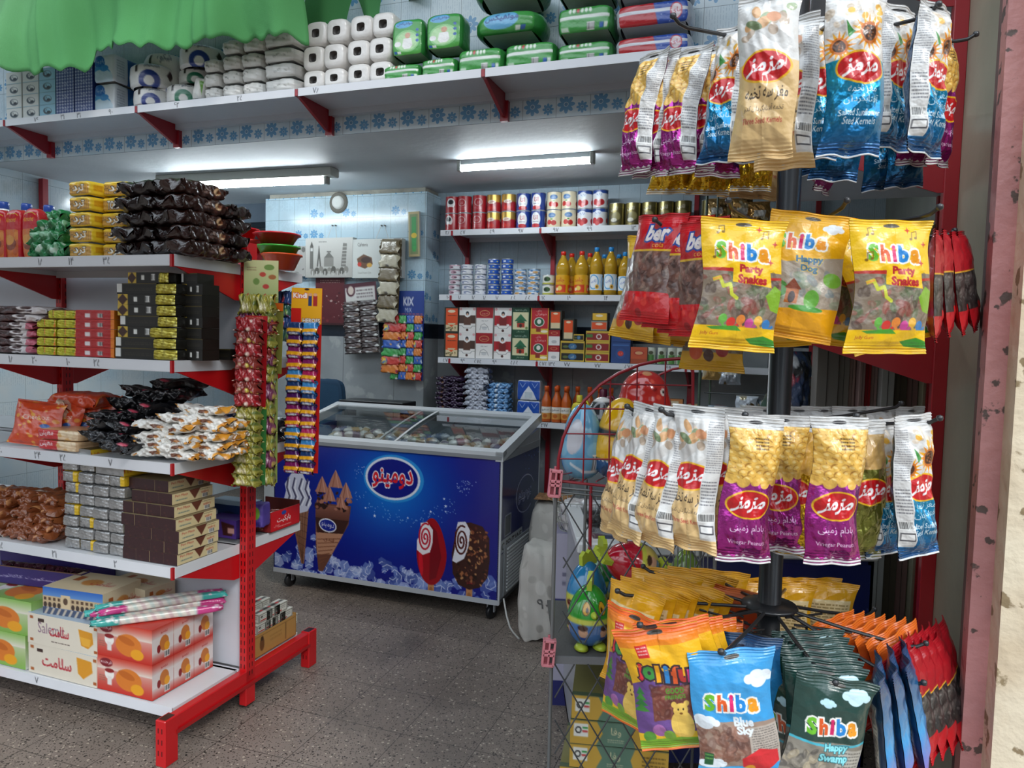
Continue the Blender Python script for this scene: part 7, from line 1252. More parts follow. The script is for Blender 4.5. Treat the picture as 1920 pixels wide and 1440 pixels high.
        for i, (ch, c) in enumerate(zip('jolifun', ('d82838', '3a8a3c', 'f0a818', '2c84c8', 'e8602c', 'b8302c', 'd83c88'))): x = 2.3 + i * 1.5; cv.text(ch, x, 7 + .25 * i, 2.6 if ch in 'jlif' else 1.8, '33202c', rot=.12, bold=.14); cv.text(ch, x, 7 + .25 * i, 2.6 if ch in 'jlif' else 1.8, c, rot=.12, bold=.06)
        cv.text('GOOD', 7.6, 10.6, .95, '5a9a30', wid=3.2, bold=.04).text('FRIENDS', 7.6, 11.7, .7, '5a9a30', wid=3.6, bold=.03).rect(3, 2.6, 5, 4.6, 'c82020').lines(3.2, 2.9, 4.8, 4.4, 3, 'f0e0d8', 2)
        for x, y, s in ((12.2, 10, 1.), (12.4, 13.4, 1.3), (1.3, 11, .8)): [cv.poly([(x, y - 1.6 * s + k), (x + (1 + k * .3) * s, y + k), (x - (1 + k * .3) * s, y + k)], '3f8a34' if k % 2 else '2f7a3c') for k in range(4)]
        cv.ell(8.3, 16.6, 2., 2.6, 'f0c860').ell(8.3, 14, 1.3, 1.2, 'f0c860').ell(7.2, 13, .5, .5, 'f0c860').ell(9.4, 13, .5, .5, 'f0c860').ell(7.9, 13.8, .14, .18, '30200c').ell(8.8, 13.8, .14, .18, '30200c').ell(8.35, 14.5, .3, .2, '8a5a20').ell(4, 17.4, 1.2, 1.2, 'b070b0').ell(5.6, 18.4, 1, 1.1, '84b440').ell(2, 18.6, 1.1, 1, '5a9838')
        cv.poly([(0, 19.4), (7, 18.8), (14, 19.6), (14, 21.5), (0, 21.5)], '7cb02c').rect(0, 20.9, W, 21.5, 'e0641c')
    elif kind == 'redclear':
        cv.a[:] = srgb('c01420'); cv.rect(0, 7.6, W, 15.6, '6a4a40'); candies(cv, 0, 8, W, 15.4, ['5a3a34', '8a5a4c', '3c2824', 'a07a68', '7a6a5c'], 80, 9); cv.rect(0, 7.2, W, 7.6, 'e0b030').text('ber', 8, 4, 3, 'e8dcd8', ('2a4a9c', .08), wid=6, bold=.04).text('cola', 9, 6.4, 1, 'e8b030', wid=3).rect(0, 15.6, W, 21.5, 'cc1820').speck(10, 1, 16.4, 13, 20, .3, .9, ['a0101a', 'e03a30'], .5)
    elif kind == 'yelclear':
        cv.a[:] = srgb('e8b818'); cv.rect(0, 5, W, 18, '8c8478'); candies(cv, 0, 5.4, W, 17.6, ['7a7468', 'a09488', '5c544c', 'b0a698', '6a5040'], 90, 10); cv.rect(0, 17.8, W, 21.5, 'e0ac14').ell(4, 17.6, 1.6, 1.8, 'd85820').ell(10, 17, 1.4, 1.6, 'a82020').ell(7, 18.4, 1.2, 1.2, '4a2818')
    elif kind == 'reddark':
        cv.a[:] = srgb('a81420'); cv.rect(0, 8.6, W, 16.4, '33302e'); candies(cv, 0, 9, W, 16, ['2a2826', '4c4844', '6a645e', '1c1a1a'], 80, 11); cv.rect(0, 8.3, W, 8.6, 'd8a030').rect(0, 16.4, W, 21.5, 'b81620').ell(7, 16.6, 2, 1.4, 'd02828')
    elif kind == 'orange':
        cv.a[:] = srgb('d8601c'); cv.vgrad(0, 8, 'e07424', 'c83c24'); cv.rect(0, 9, W, 17, '6a5850'); candies(cv, 0, 9.4, W, 16.6, ['5a4a44', '8a6a5c', '443a38'], 80, 12); cv.vgrad(17, 21.5, 'c03028', 'a82028')
    elif kind == 'blueedge':
        cv.a[:] = srgb('1c6ab0'); cv.vgrad(0, 12, '1a3a60', '2c94d0'); cv.vgrad(12, 21.5, '2c94d0', 'a050b0'); cv.rect(5, 2, 7, 20, '16243c')
    elif kind == 'yback':
        cv.a[:] = srgb('e0a41a'); cv.rect(1, 4, 13, 18, 'e4cf9c').lines(1.6, 5, 12.4, 17, 16, '8a7440', 3)
    top = {'sky': '3c9cd8', 'swamp': '1d3f38', 'joli': 'e8641c', 'dog': 'f2b414', 'snakes': 'f4c412'}.get(kind)
    if top: cv.rect(0, 0, W, 1.2, top).ell(7, 1.1, 1.3, .34, '3a342c')
    return cv
JK = {}
def jk(kind):
    if kind not in JK: JK[kind] = hangkind('jelly_bag', jelly(kind), Cv(14, 21.5, 40, {'snakes': 'ecc020', 'dog': 'ecb41c', 'sky': '3c94cc', 'swamp': '1d3f38', 'joli': 'ecb020', 'yelclear': 'd0a830', 'orange': 'c8541c', 'blueedge': '1c3a5c', 'yback': 'e0a41a'}.get(kind, 'b01822')).rect(2, 5, 12, 17, 'e4dccc').lines(2.4, 5.4, 11.6, 16.6, 16, '6a6460', 1), .145, .222, .030, FILM, 'x', 'jelly bag', 40 + len(JK), .05, .06)
    return JK[kind]
def hangj(kind, px, py, Y, yaw, roll, lab, sc=1., pit=0, group=None): return jk(kind).put(wy(px, py, Y), hr(pit, roll, yaw), lab, group or 'jelly bags on the spinner stand', sc)
hangj('snakes', 1397, 424, 1.24, -4, 3, 'yellow Party Snakes jelly bag left of the pole'); hangj('snakes', 1440, 436, 1.34, -6, -5, 'yellow Party Snakes jelly bag hidden behind the left one', group='half hidden yellow bags')
hangj('dog', 1524, 412, 1.28, -16, 9, 'yellow Happy Dog jelly bag between the two Party Snakes bags'); hangj('snakes', 1560, 436, 1.38, 8, 4, 'yellow jelly bag hidden behind the Happy Dog one', group='half hidden yellow bags')
hangj('snakes', 1672, 426, 1.22, 4, -1, 'yellow Party Snakes jelly bag right of the pole'); hangj('snakes', 1630, 440, 1.34, 2, -16, 'yellow jelly bag hidden behind the right Party Snakes one', group='half hidden yellow bags')
for i, (x, y, Y, yw, rl) in enumerate(((1238, 412, 1.42, -56, 8), (1278, 418, 1.38, -52, 5), (1298, 424, 1.36, -58, 3), (1312, 424, 1.33, -62, 1))): hangj('redclear', x, y, Y, yw, rl, 'red jelly bag with a clear middle, %s on its arm' % ('outermost', 'second', 'third', 'innermost')[i], .95)
for i, (x, y, Y) in enumerate(((1222, 452, 1.58), (1246, 455, 1.56), (1272, 456, 1.60), (1302, 458, 1.55), (1338, 470, 1.6), (1350, 500, 1.5))): hangj('yelclear', x, y, Y, -58 + i * 3, 10 - i * 1.6, 'yellow-footed clear jelly bag, %s of the row under the red ones' % ('first', 'second', 'third', 'fourth', 'fifth', 'sixth')[i], 1.02)
for i, (x, y, Y) in enumerate(((1752, 446, 1.36), (1768, 444, 1.42), (1786, 446, 1.46), (1800, 444, 1.5))): hangj('reddark', x, y, Y, 60 - i * 2, -4 - i * 3.2, 'red and black jelly bag, %s of the fan at the right' % ('first', 'second', 'third', 'last')[i], .92)
hangj('joli', 1232, 1184, 1.20, -14, -15, 'yellow and orange Jolifun bag foremost at the lower left'); hangj('joli', 1196, 1160, 1.34, -48, 2, 'yellow and orange Jolifun bag turned edge-on behind the foremost one')
for i in range(6): hangj('joli', 1262 + i * 14, 1172 + (i % 2) * 4, 1.25 + i * .035, -20 + i * 2, -18 + i * 2, 'orange-topped bag in the row behind the foremost Jolifun one', .94, group='orange-topped bags behind')
for i in range(7): hangj('yback', 1194 + i * 21, 1112 - (i % 2) * 8, 1.43 + i * .02, -48 + 4 * (i % 3), 4 - 3 * (i % 2), 'plain yellow bag end in the row on the left arm', .96, group='plain yellow bags on the left arm')
for i in range(6): hangj('yback', 1238 + i * 22, 1084 - (i % 2) * 6, 1.58 + i * .03, -30 + 6 * (i % 3), 3 - 3 * (i % 2), 'plain yellow bag in the row behind the left arm', .96, group='plain yellow bags behind the left arm')
for i in range(7): hangj('yback', 1395 + i * 26, 1100 - (i % 3) * 4, 1.74 + .02 * (i % 3), -12 + 8 * (i % 3), 0, 'plain yellow bag hanging behind the pole', .96, group='plain yellow bags behind the pole')
hangj('sky', 1368, 1232, 1.17, -2, -7, 'blue Blue Sky jelly bag at the bottom, in front of the pole')
hangj('blueedge', 1400, 1200, 1.3, -30, -4, 'dark blue bag tip behind the Blue Sky bag', .9); hangj('swamp', 1572, 1284, 1.17, 4, 11, 'foremost dark green Happy Swamp jelly bag at the bottom')
for i in range(6): hangj('swamp', 1552 - i * 7, 1262 - i * 14, 1.22 + i * .04, 0, 3 - i, 'dark green bag in the row behind the foremost Happy Swamp one', group='dark green bags behind')
hangj('swamp', 1496, 1290, 1.25, -50, 3, 'dark green jelly bag turned edge-on left of the foremost one')
for i in range(3): hangj('blueedge', 1652 + i * 24, 1262 - i * 14, 1.24 + i * .05, 66, -5 - i * 3, 'blue bag seen edge-on right of the Happy Swamp bag, %s' % ('first', 'second', 'third')[i])
for i in range(7): hangj('reddark', 1672 + i * 14, 1232 - i * 6, 1.36 + i * .02, 48, -13 - i * 1.5, 'dull red bag in the fan at the lower right', 1.0, group='dull red bags at the lower right')
for i in range(7): hangj('orange', 1560 + i * 20, 1166 + i * 5, 1.52 - i * .015, 30, -6 - i * 2, 'orange-topped bag in the row right of the pole', .96, group='orange-topped bags right of the pole')
hangj('orange', 1372, 1110, 1.62, -30, 2, 'single orange bag leaning behind the yellow rows', 1.)
# ---------------------------------------------------------------- wire rack with toy eggs
RY = 1.86
def wp(x, y, Y=RY): return tuple(wy(x, y, Y))
K_ = thing('wire_rack', 'grey and red wire display rack holding toy eggs', 'rack', (0, 0, 0), (0, 0, 0))
GW, RW = '6a6c6c', '8f1626'
m = MB(); arch = [(1046, 893), (1047, 860), (1056, 820), (1072, 785), (1095, 752), (1125, 722), (1160, 700), (1200, 684), (1240, 675), (1280, 672), (1294, 678), (1299, 700), (1299, 760), (1299, 905)]
m.tube([wp(*q) for q in arch], .0042, RW, 8).tube([wp(1046, 893), wp(1050, 902), wp(1140, 912), wp(1299, 930)], .0038, RW, 8).obj('arch_frame', ENAMEL, K_)
m = MB()
for x, y0 in ((1097, 752), (1145, 712), (1195, 687), (1248, 675)): m.tube([wp(x, y0), wp(x - 4, 906)], .0022, RW, 6)
for y, x0 in ((720, 1130), (766, 1086), (813, 1059), (860, 1047)): m.tube([wp(x0, y), wp(1299, y + 3)], .0022, RW, 6)
b2 = [(1140, 905), (1146, 800), (1170, 752), (1215, 712), (1262, 692), (1300, 686)]; m.tube([wp(x, y, 2.12) for x, y in b2], .0036, RW, 8)
for y in (890, 905): m.tube([wp(1050, y, 1.86), wp(1100, y - 8, 2.12)], .0022, RW, 6); m.tube([wp(1296, y, 1.86), wp(1296, y - 8, 2.12)], .0022, RW, 6)
for k in range(9): m.tube([wp(1060 + k * 29, 903), wp(1085 + k * 26, 893, 2.12)], .002, RW, 6)
m.obj('basket_wires', ENAMEL, K_)
m = MB(); m.tube([wp(1108, 912), wp(1106, 1030)], .0045, RW, 8).tube([wp(1299, 672), wp(1299, 905)], .004, RW, 8); m.obj('red_post', ENAMEL, K_)
m = MB(); m.tube([wp(1043, 885), wp(1029, 1440)], .005, GW, 8)
p0 = wp(1029, 1440); m.tube([p0, (p0[0], p0[1], 0)], .005, GW, 8); m.tube([wp(1046, 914), wp(1320, 940)], .0036, GW, 6).tube([wp(1046, 922), wp(1320, 950)], .003, GW, 6); m.tube([wp(1036, 1232), wp(1145, 1245), wp(1330, 1262)], .0036, GW, 6)
p1 = wp(1345, 940); m.tube([p1, (p1[0], p1[1], 0)], .005, GW, 8)
for q in (wp(1100, 880, 2.3), wp(1320, 880, 2.3)): m.tube([q, (q[0], q[1], 0)], .005, GW, 8)
m.obj('frame', ENAMEL, K_)
m = MB()
for k in range(-3, 7):
    for s in (1, -1):
        pts = [(1046 + k * 62 + (t_ if s > 0 else 260 - t_) * .60, 925 + t_) for t_ in range(0, 300, 20)]; pts = [q for q in pts if 1044 < q[0] < 1345]
        if len(pts) > 1: m.tube([wp(*q, RY - .004 * s) for q in pts], .0021, '4c4e50', 6)
        pts = [(1040 + k * 62 + (t_ if s > 0 else 260 - t_) * .62, 1245 + t_ * 1.05) for t_ in range(0, 380, 20)]; pts = [q for q in pts if 1034 < q[0] < 1345]
        if len(pts) > 1: m.tube([wp(*q, RY - .004 * s) for q in pts], .0021, '4c4e50', 6)
m.obj('lattice', ENAMEL, K_)
m = MB()
for k in range(9): q0, q1 = wp(1265 + k * 8, 905 + k * 4, 2.0), wp(1262 + k * 8, 1100, 2.0); m.tube([q0, q1], .0018, '8a8c8c', 6)
m.obj('side_wires', ENAMEL, K_)
zs = wp(1036, 1232)[2]; q = [wp(1040, 1232), wp(1330, 1258)]
m = MB(); x0, x1 = q[0][0], q[1][0]; m.box(x0, RY, zs - .008, x1, RY + .42, zs, '5c5b58'); m.box(x0, RY - .004, zs - .016, x1, RY, zs + .004, '77787a'); m.obj('lower_shelf', MATT, K_)
zb = wp(1050, 908)[2]
for (cx, cy) in ((1040, 905), (1028, 1222)):
    c = wp(cx, cy, RY - .006); t = thing('plastic_clip', 'pink plastic corner clip on the rack post, %s one' % ('upper' if cy < 1000 else 'lower'), 'clip', c, (0, R(4), 0), 'pink plastic clips'); m = MB(); pc = 'd8838c'
    m.box(-.016, -.012, -.034, -.010, .01, .034, pc, .001).box(.012, -.012, -.034, .018, .01, .034, pc, .001).box(-.001, -.012, -.03, .004, .01, .03, pc, .001)
    for z in (-.034, -.006, .004, .030): m.box(-.014, -.012, z - .003, .016, .01, z + .004, pc, .001)
    m.box(-.014, .004, -.03, .016, .01, .03, 'c06a74'); m.obj('clip_body', PLAST, t); MB().tube([(0, .012, -.04), (0, .012, .04)], .004, 'c06a74', 8).obj('clip_pin', PLAST, t)

def eggprof(w_, h_, n=26, wide=.38): return [(w_ / 2 * math.sin(t) * (1 - .16 * math.cos(t)) , h_ * (.5 + .5 * math.cos(t))) for t in np.linspace(0, math.pi, n)]
def chick(px, py, Y, w_, h_, c, lab, rot=(0, 0, 0), band=True, crest='b8c83c', group='toy eggs shaped like chicks', face=True):
    """px, py: where its centre is seen"""
    M_ = Matrix.Translation(wy(px, py, Y)) @ Euler([R(q) for q in rot]).to_matrix().to_4x4() @ Matrix.Translation((0, 0, -h_ / 2))
    t = bpy.data.objects.new('toy_egg', None); COL.objects.link(t); t.matrix_world = M_; tag(t, lab, 'toy', group)
    cv = Cv(36, 22, 130, c, 2)
    if band:
        cv.rect(0, 10.6, 36, 19, '4a7ab8' if c == '2f9a30' else 'd8c060').rect(0, 10.2, 36, 11.6, 'c8cc4c'); 
        for x in (3, 9, 15, 21, 27, 33): cv.ell(x, 13.6, 1.3, 1.6, 'd8a888').ell(x, 12.4, 1.4, .8, '4a2c20').poly([(x - 1.6, 19), (x - 1, 15), (x + 1, 15), (x + 1.6, 19)], ('2c4c98', 'c8d4e8', '7a3028')[int(x) % 3])
        cv.rect(0, 18.8, 36, 22, c)
    if face: cv.ell(15.6, 7.4, 1.25, 1.8, '2a1c10').ell(15.6, 7.4, 1.1, 1.6, 'e0a820').ell(15.9, 7.8, .4, .7, '2a1410').ell(20.6, 7.4, 1.25, 1.8, '2a1c10').ell(20.6, 7.4, 1.1, 1.6, 'e0a820').ell(20.3, 7.8, .4, .7, '2a1410')
    m = MB(); m.lathe(eggprof(w_, h_), cv=cv); m.obj('shell', paint('glossy_toy_plastic', .12, 0, 20, .6, .6), t)
    m = MB(); s = w_ / .12; pts = [(-.028, -.006)] + [(-.030 + .012 * k, .022 + .010 * (k % 2) + .008 * (1 - abs(k - 2.5) / 2.5)) for k in range(6)] + [(.032, -.006)]; n0 = len(m.v); m.prism([(a * s, b * s) for a, b in pts], -.007 * s, .007 * s, crest); m.xf(Matrix.Translation((0, 0, h_ * .975)) @ Matrix.Rotation(R(70), 4, 'Z'), n0); m.obj('crest', PLAST, t)
    if face: m = MB(); m.lathe([(0, .016 * s), (.007 * s, .010 * s), (.011 * s, 0), (.010 * s, -.006 * s), (0, -.008 * s)], crest, 14); m.xf(Matrix.Translation((0, -w_ * .455, h_ * .60)) @ Matrix.Rotation(R(90), 4, 'X')); m.obj('beak', PLAST, t)
    for s2 in (-1, 1):
        m = MB(); m.lathe([(0, .012 * s), (.014 * s, .009 * s), (.02 * s, 0), (0, -.002)], crest, 16); m.xf(Matrix.Translation((s2 * .026 * s, -.025 * s, .002)) @ Matrix.Diagonal((1, 1.4, 1, 1))); m.obj('foot', PLAST, t)
    return t
Z_ = zs
def standing(px, Y, w_, h_, *a, **k):      # egg standing on the lower shelf
    d = wy(px, 1200, Y); py = None
    lo, hi = 700., 1400.
    for _ in range(40):
        mid = (lo + hi) / 2
        if wy(px, mid, Y).z > Z_ + .004 + h_ / 2: lo = mid
        else: hi = mid
    return chick(px, lo, Y, w_, h_, *a, **k)
standing(1105, 1.935, .118, .168, '2f9a30', 'green toy chick egg with yellow crest at the front of the rack', (0, 0, 8))
standing(1100, 2.075, .118, .19, '2c84b8', 'blue toy chick egg right behind the green one', (0, 0, -30), face=False)
standing(1128, 2.205, .115, .195, '1f7a34', 'dark green toy chick egg at the back of the rack', (0, 0, 30), face=False)
standing(1185, 1.98, .125, .155, 'b8142c', 'upright red toy chick egg beside the green one', (0, 0, -60), face=False)
standing(1172, 2.12, .11, .165, '2c7ca8', 'teal toy chick egg between the red ones', (0, 0, 20), face=False)
chick(1184, 1056, 1.97, .122, .160, 'b8142c', 'red toy chick egg lying on its side on top of the others', (8, -72, 10), face=False)
standing(1250, 2.03, .11, .17, '2c84a0', 'teal toy egg with a pale crest behind the yellow bags', (0, 0, 0), face=False); standing(1285, 2.12, .11, .22, '7a9a3c', 'olive toy egg farthest right in the rack', (0, 0, 0), face=False)
# eggs in the red basket
def plainegg(px, py, Y, w_, h_, cv, lab, rot=(0, 0, 0)):
    M_ = Matrix.Translation(wy(px, py, Y)) @ Euler([R(q) for q in rot]).to_matrix().to_4x4() @ Matrix.Translation((0, 0, -h_ / 2)); m = MB(); m.lathe([(w_ / 2 * math.sin(t) ** .75 * (1 - .2 * math.cos(t) - (.06 * math.exp(-((t - 1.5) * 4) ** 2))), h_ * (.5 + .5 * math.cos(t))) if 0 < t < math.pi - 1e-6 else (0, h_ * (.5 + .5 * math.cos(t))) for t in np.linspace(0, math.pi, 40)], cv=cv); o = m.obj('toy_egg', paint('glossy_toy_plastic', .12, 0, 20, .6, .6)); o.matrix_world = M_; return tag(o, lab, 'toy', 'large toy eggs in the red basket')
cv = Cv(36, 22, 120, '6aa8cc', 2); cv.speck(20, 0, 0, 36, 22, .6, 2.4, ['84bcd8', '5898c0', '9ccae0'], .4, 3).ell(15, 9, 2.6, 4, 'd8c8c8', .2, .8).line([(14, 15), (18, 17), (23, 17)], .7, 'dce8f0').bars(20.4, 13, 22, 17)
plainegg(1092, 828, 2.0, .115, .208, cv, 'pale blue toy egg at the left of the red basket')
cv = Cv(36, 22, 120, 'e8b414', 2); cv.rect(0, 14.6, 36, 22, '1c5a94'); [cv.rect(k * 1.2, 14.8, k * 1.2 + .6, 15.1, 'd8dce4') for k in range(30)]; cv.rect(0, 8.6, 36, 9.8, '1c1c20').ell(18, 18, 3, 2.4, '16406c')
plainegg(1160, 822, 1.98, .13, .225, cv, 'yellow and blue toy egg in the middle of the red basket', (0, 6, -20))
cv = Cv(36, 22, 120, 'b82c28', 2); cv.speck(60, 0, 3, 36, 20, .2, .7, ['8a1c1c', 'd85040'], .4, 5).ell(18, 3, 2.4, 1.2, 'c88a5c').ell(22, 9, 1, 1, 'e8e0dc').ell(22, 9, .4, .4, '201414')
plainegg(1208, 742, 2.08, .15, .145, cv, 'round red toy ball on top in the red basket'); plainegg(1186, 800, 2.12, .12, .17, Cv(36, 22, 60, '2c7488', 2).speck(20, 0, 0, 36, 22, .5, 2, ['24606e', '3c8c9c'], .4), 'teal toy egg behind the yellow and blue one'); plainegg(1128, 806, 2.2, .12, .2, Cv(36, 22, 60, '2c2c30', 2).rect(0, 0, 36, 3, 'd8d8d4'), 'black toy egg with a white top at the back of the basket')
# --- flat biscuit cartons piled under the rack
gb = Cv(30, 7, 120, '5f7f6c'); gb.rect(0, 0, 8, 7, 'c8a040').rect(20, 0, 30, 7, 'c8a040').poly([(8, 0), (10, 3.5), (8, 7)], 'c8a040').poly([(20, 0), (18.6, 3.5), (20, 7)], 'c8a040').rect(1.2, 1.2, 5.6, 4.8, 'e4e4dc').ell(2.6, 3, 1, 1, '2a2a2a').ell(2.6, 3, .6, .6, 'e4e4dc').rect(3.8, 2, 5.4, 2.6, '3a9a50').rect(3.8, 3, 5.4, 3.6, 'c84040').text('وفا', 14, 3, 2.6, 'd8d0a8', wid=3).lines(11.5, 5, 16.5, 6.2, 2, 'c8c8a8').lines(22, 2, 29, 5.4, 3, '6a5020').rect(0, 0, 30, .3, '3a5040')
gt = Cv(30, 24, 90, '8a8450'); gt.rect(0, 0, 30, 2, '4a5a44').rect(0, 22, 30, 24, '5a6a50').ell(15, 12, 7, 5, 'b8a060').text('وفا', 15, 12, 4, '4a5a40', wid=7)
for k in range(8):
    p = wy(1162, 1300, 1.99); o = MB().pbox(.262, .23, .066, gb, '6a6a48', gt).obj('biscuit_carton', CARD, None, (p.x + (-.006, .004, 0, .006, -.02, .002, 0, .004)[k], 2.0, .018 + k * .0675), (0, 0, R((-8, -6, -8, -7, -10, -8, -7, -8)[k]))); tag(o, 'flat green and yellow biscuit carton under the rack, %s of the pile' % ORD[k], 'carton', 'flat biscuit cartons')
t = thing('floor_platform', 'low dark platform under the biscuit cartons', 'platform', (wy(1162, 1300, 1.99).x, 2.02, 0), (0, 0, R(-8))); MB().box(-.17, -.14, .004, .17, .14, .0175, '3a3c3c').obj('deck', MATT, t); [MB().box(x - .01, -.12, 0, x + .01, .12, .004, '2c2e2e').obj('runner', MATT, t) for x in (-.14, .14)]

# ---------------------------------------------------------------- second freezer behind the spinner stand
fz = wy(1088, 1018, 2.4); fr_x = wy(1640, 1040, 2.4).x; Wf = fr_x - fz.x; Hf = fz.z + .0
t = thing('freezer', 'dark blue freezer with white rim standing behind the spinner stand', 'freezer', (fz.x, 2.4, 0), (0, 0, 0))
cv = Cv(100, 80, 200, '17225c', 2); star_ = random.Random(2)
for k in range(60): x, y = star_.uniform(45, 100), star_.uniform(10, 60); cv.ell(x, y, .25, .25, '8a9ad8')
def spark(x, y, r):
    for k in range(12): a = k * math.pi / 6; q = r * (1 if k % 3 == 0 else .6); cv.poly([(x + .25 * math.cos(a + 1.57), y + .25 * math.sin(a + 1.57)), (x + q * math.cos(a), y + q * math.sin(a)), (x - .25 * math.cos(a + 1.57), y - .25 * math.sin(a + 1.57))], 'b8c4e8')
spark(89, 13, 4); spark(81, 10.5, 1.5); spark(79, 9, 1); spark(94, 12, 1.2); spark(60, 20, 1.5)
m = MB(); m.face(cv, (.01, -.001, Hf - .05), (Wf - .02, 0, 0), (0, 0, -(Hf - .13))); m.obj('front_panel', MATS['printed_vinyl'], t)
m = MB(); m.box(0, 0, .08, Wf, .02, Hf - .03, '17225c').box(0, .6, .08, Wf, .62, Hf, '8f949a').box(0, 0, .08, .02, .62, Hf - .03, 'a4a8ac').box(Wf - .02, 0, .08, Wf, .62, Hf - .03, '17225c').box(0, 0, .08, Wf, .62, .1, '4a4e54').box(.02, .02, Hf - .3, Wf - .02, .6, Hf - .29, 'c0c6ca'); m.obj('cabinet', ENAMEL, t)
m = MB(); m.box(-.01, -.014, Hf - .035, Wf + .01, .05, Hf + .004, 'd4d7d8', .006).box(-.01, .57, Hf - .03, Wf + .01, .63, Hf + .01, 'd4d7d8', .004).box(-.01, .05, Hf - .03, .05, .57, Hf + .004, 'd4d7d8', .004).box(Wf - .05, .05, Hf - .03, Wf + .01, .57, Hf + .004, 'd4d7d8', .004); m.obj('rim', ENAMEL, t)
m = MB(); m.face('ffffff', (.05, .57, Hf - .006), (Wf - .1, 0, 0), (0, -.52, 0)); m.obj('glass_lid', GLASS, t)
for x in (.05, Wf - .05): 
    for y in (.05, .57): m = MB(); m.lathe([(0, .01), (.03, .01), (.036, 0), (.03, -.01), (0, -.01)], '1c1d20', 18).xf(Matrix.Translation((x, y, .036)) @ Matrix.Rotation(R(90), 4, 'Y')); m.box(x - .015, y - .015, .05, x + .015, y + .015, .08, '8a8e92'); m.obj('caster', PLAST, t)
for k in range(16): o = bpy.data.objects.new('wrapped_ice_cream', WM[k % 4]); COL.objects.link(o); o.location = (fz.x + .1 + (k % 8) * (Wf - .2) / 7.5, 2.52 + .2 * (k // 8), Hf - .255); o.rotation_euler = (0, 0, k * 1.3); tag(o, 'wrapped ice cream lying in the second freezer with the white rim', 'ice cream', 'wrapped ice creams in the second freezer')

# ---------------------------------------------------------------- behind: sacks, basket, carton
t = thing('wire_basket', 'round pale wire basket full of plastic bags on the floor carton', 'basket', wy(1088, 992, 3.0), (0, 0, 0)); m = MB(); n = 28
for k in range(n): a = 2 * math.pi * k / n; m.tube([(.085 * math.cos(a), .07 * math.sin(a), 0), (.11 * math.cos(a), .09 * math.sin(a), .06), (.118 * math.cos(a), .10 * math.sin(a), .125)], .0014, 'a8aaa4', 4)
for r_, z in ((.086, .0), (.1, .04), (.112, .08), (.118, .125)): m.tube([(r_ * math.cos(2 * math.pi * k / n), r_ * .83 * math.sin(2 * math.pi * k / n), z) for k in range(n + 1)], .002, 'a8aaa4', 6, False)
m.obj('wires', ENAMEL, t); b_ = wy(1088, 992, 3.0)
put_ = lambda m, name, mat, loc, rot, label, cat, group=None: tag(m.obj(name, mat, None, loc, rot), label, cat, group)
put_(soft(MB(), .17, .13, .13, Cv(17, 13, 40, 'c4c0c0').line([(3, 6), (7, 9), (13, 5)], .5, 'a83040'), 'bcb8b8', None, 3, .08), 'plastic_bag_bundle', FOIL, b_ + Vector((0, 0, .004)), (0, 0, 0), 'bundle of thin pale plastic bags in the wire basket', 'plastic bags')
q = wy(1072, 1055, 3.0); cb = Cv(18, 20, 60, 'aaa6b8'); cb.rect(0, 15, 18, 20, '2a2c68').text('100', 8, 5, 3, '3c3c50', rot=.05, wid=7).lines(3, 9, 14, 13, 2, '5a5a70').lines(3, 16.4, 14, 18.6, 2, 'c8c8d8')
H_ = b_.z - .002; o = MB().pbox(.26, .2, H_, Cv(18, 40, 60, 'aaa6b8').rect(0, 15, 18, 20, '2a2c68').text('۱۰', 7, 5, 2.6, '3c3c50', wid=4).lines(3, 9, 14, 13, 2, '5a5a70').rect(0, 34, 18, 40, '2a2c68'), '8c88a0').obj('floor_carton', CARD, None, (b_.x + .02, 3.02, 0), (0, 0, R(-4))); tag(o, 'tall pale carton with a dark blue band under the wire basket', 'carton')
for i, (x, w_, h_, Y, lab) in enumerate(((1022, .22, .50, 3.55, 'white woven sack with black marks beside the freezer'), (1040, .26, .62, 4.02, 'open sack of brown grain at the wall behind the freezer'), (1125, .26, .45, 3.62, 'pale sack half hidden behind the wire basket'))):
    p = wy(x, 1000, Y); cv = Cv(20, 40, 50, 'c8c4bc').speck(16, 0, 0, 20, 40, .6, 3, ['b8b4ac', 'd8d4cc', 'a8a49c'], .4, i)
    if i == 0: cv.text('۹۰', 12, 22, 4, '3a3a3c', wid=5)
    put_(soft(MB(), w_, .24, h_, cv, 'c0bcb4', None, 5, .03, i), 'sack', CLOTH, (p.x, Y + .1, 0), (0, 0, R(-12)), lab, 'sack')
p = wy(1040, 1000, 4.02); g = random.Random(3); m = MB(); n = 26; X = np.zeros((n, n, 3)); u_, v_ = np.meshgrid(np.linspace(-1, 1, n), np.linspace(-1, 1, n)); X[..., 0] = u_ * .105; X[..., 1] = -v_ * .095; X[..., 2] = .02 * (1 - u_ ** 2) * (1 - v_ ** 2) + .003 * np.random.default_rng(1).random((n, n)); cg = Cv(20, 20, n, '8a6444', 1).speck(200, 0, 0, 20, 20, .3, .8, ['a87c54', '6a4a30', 'c89a6c'], .6, 4)
o = m.grid(X, cg.get()[:n, :n]).obj('brown_grain', MATT, None, (p.x, 4.12, .612), (0, 0, R(-12))); tag(o, 'brown grain heaped in the open sack at the wall', 'grain'); o['kind'] = 'stuff'
t = thing('power_cable', 'pale cable lying on the floor beside the freezer caster', 'cable', (0, 0, 0), RZ); pts = [(-1.27, 3.58, .13), (-1.24, 3.55, .05), (-1.21, 3.52, .006), (-1.17, 3.46, .006), (-1.12, 3.40, .006)]; MB().tube(pts, .005, 'c8c6c0', 8).obj('cable', PLAST, t)

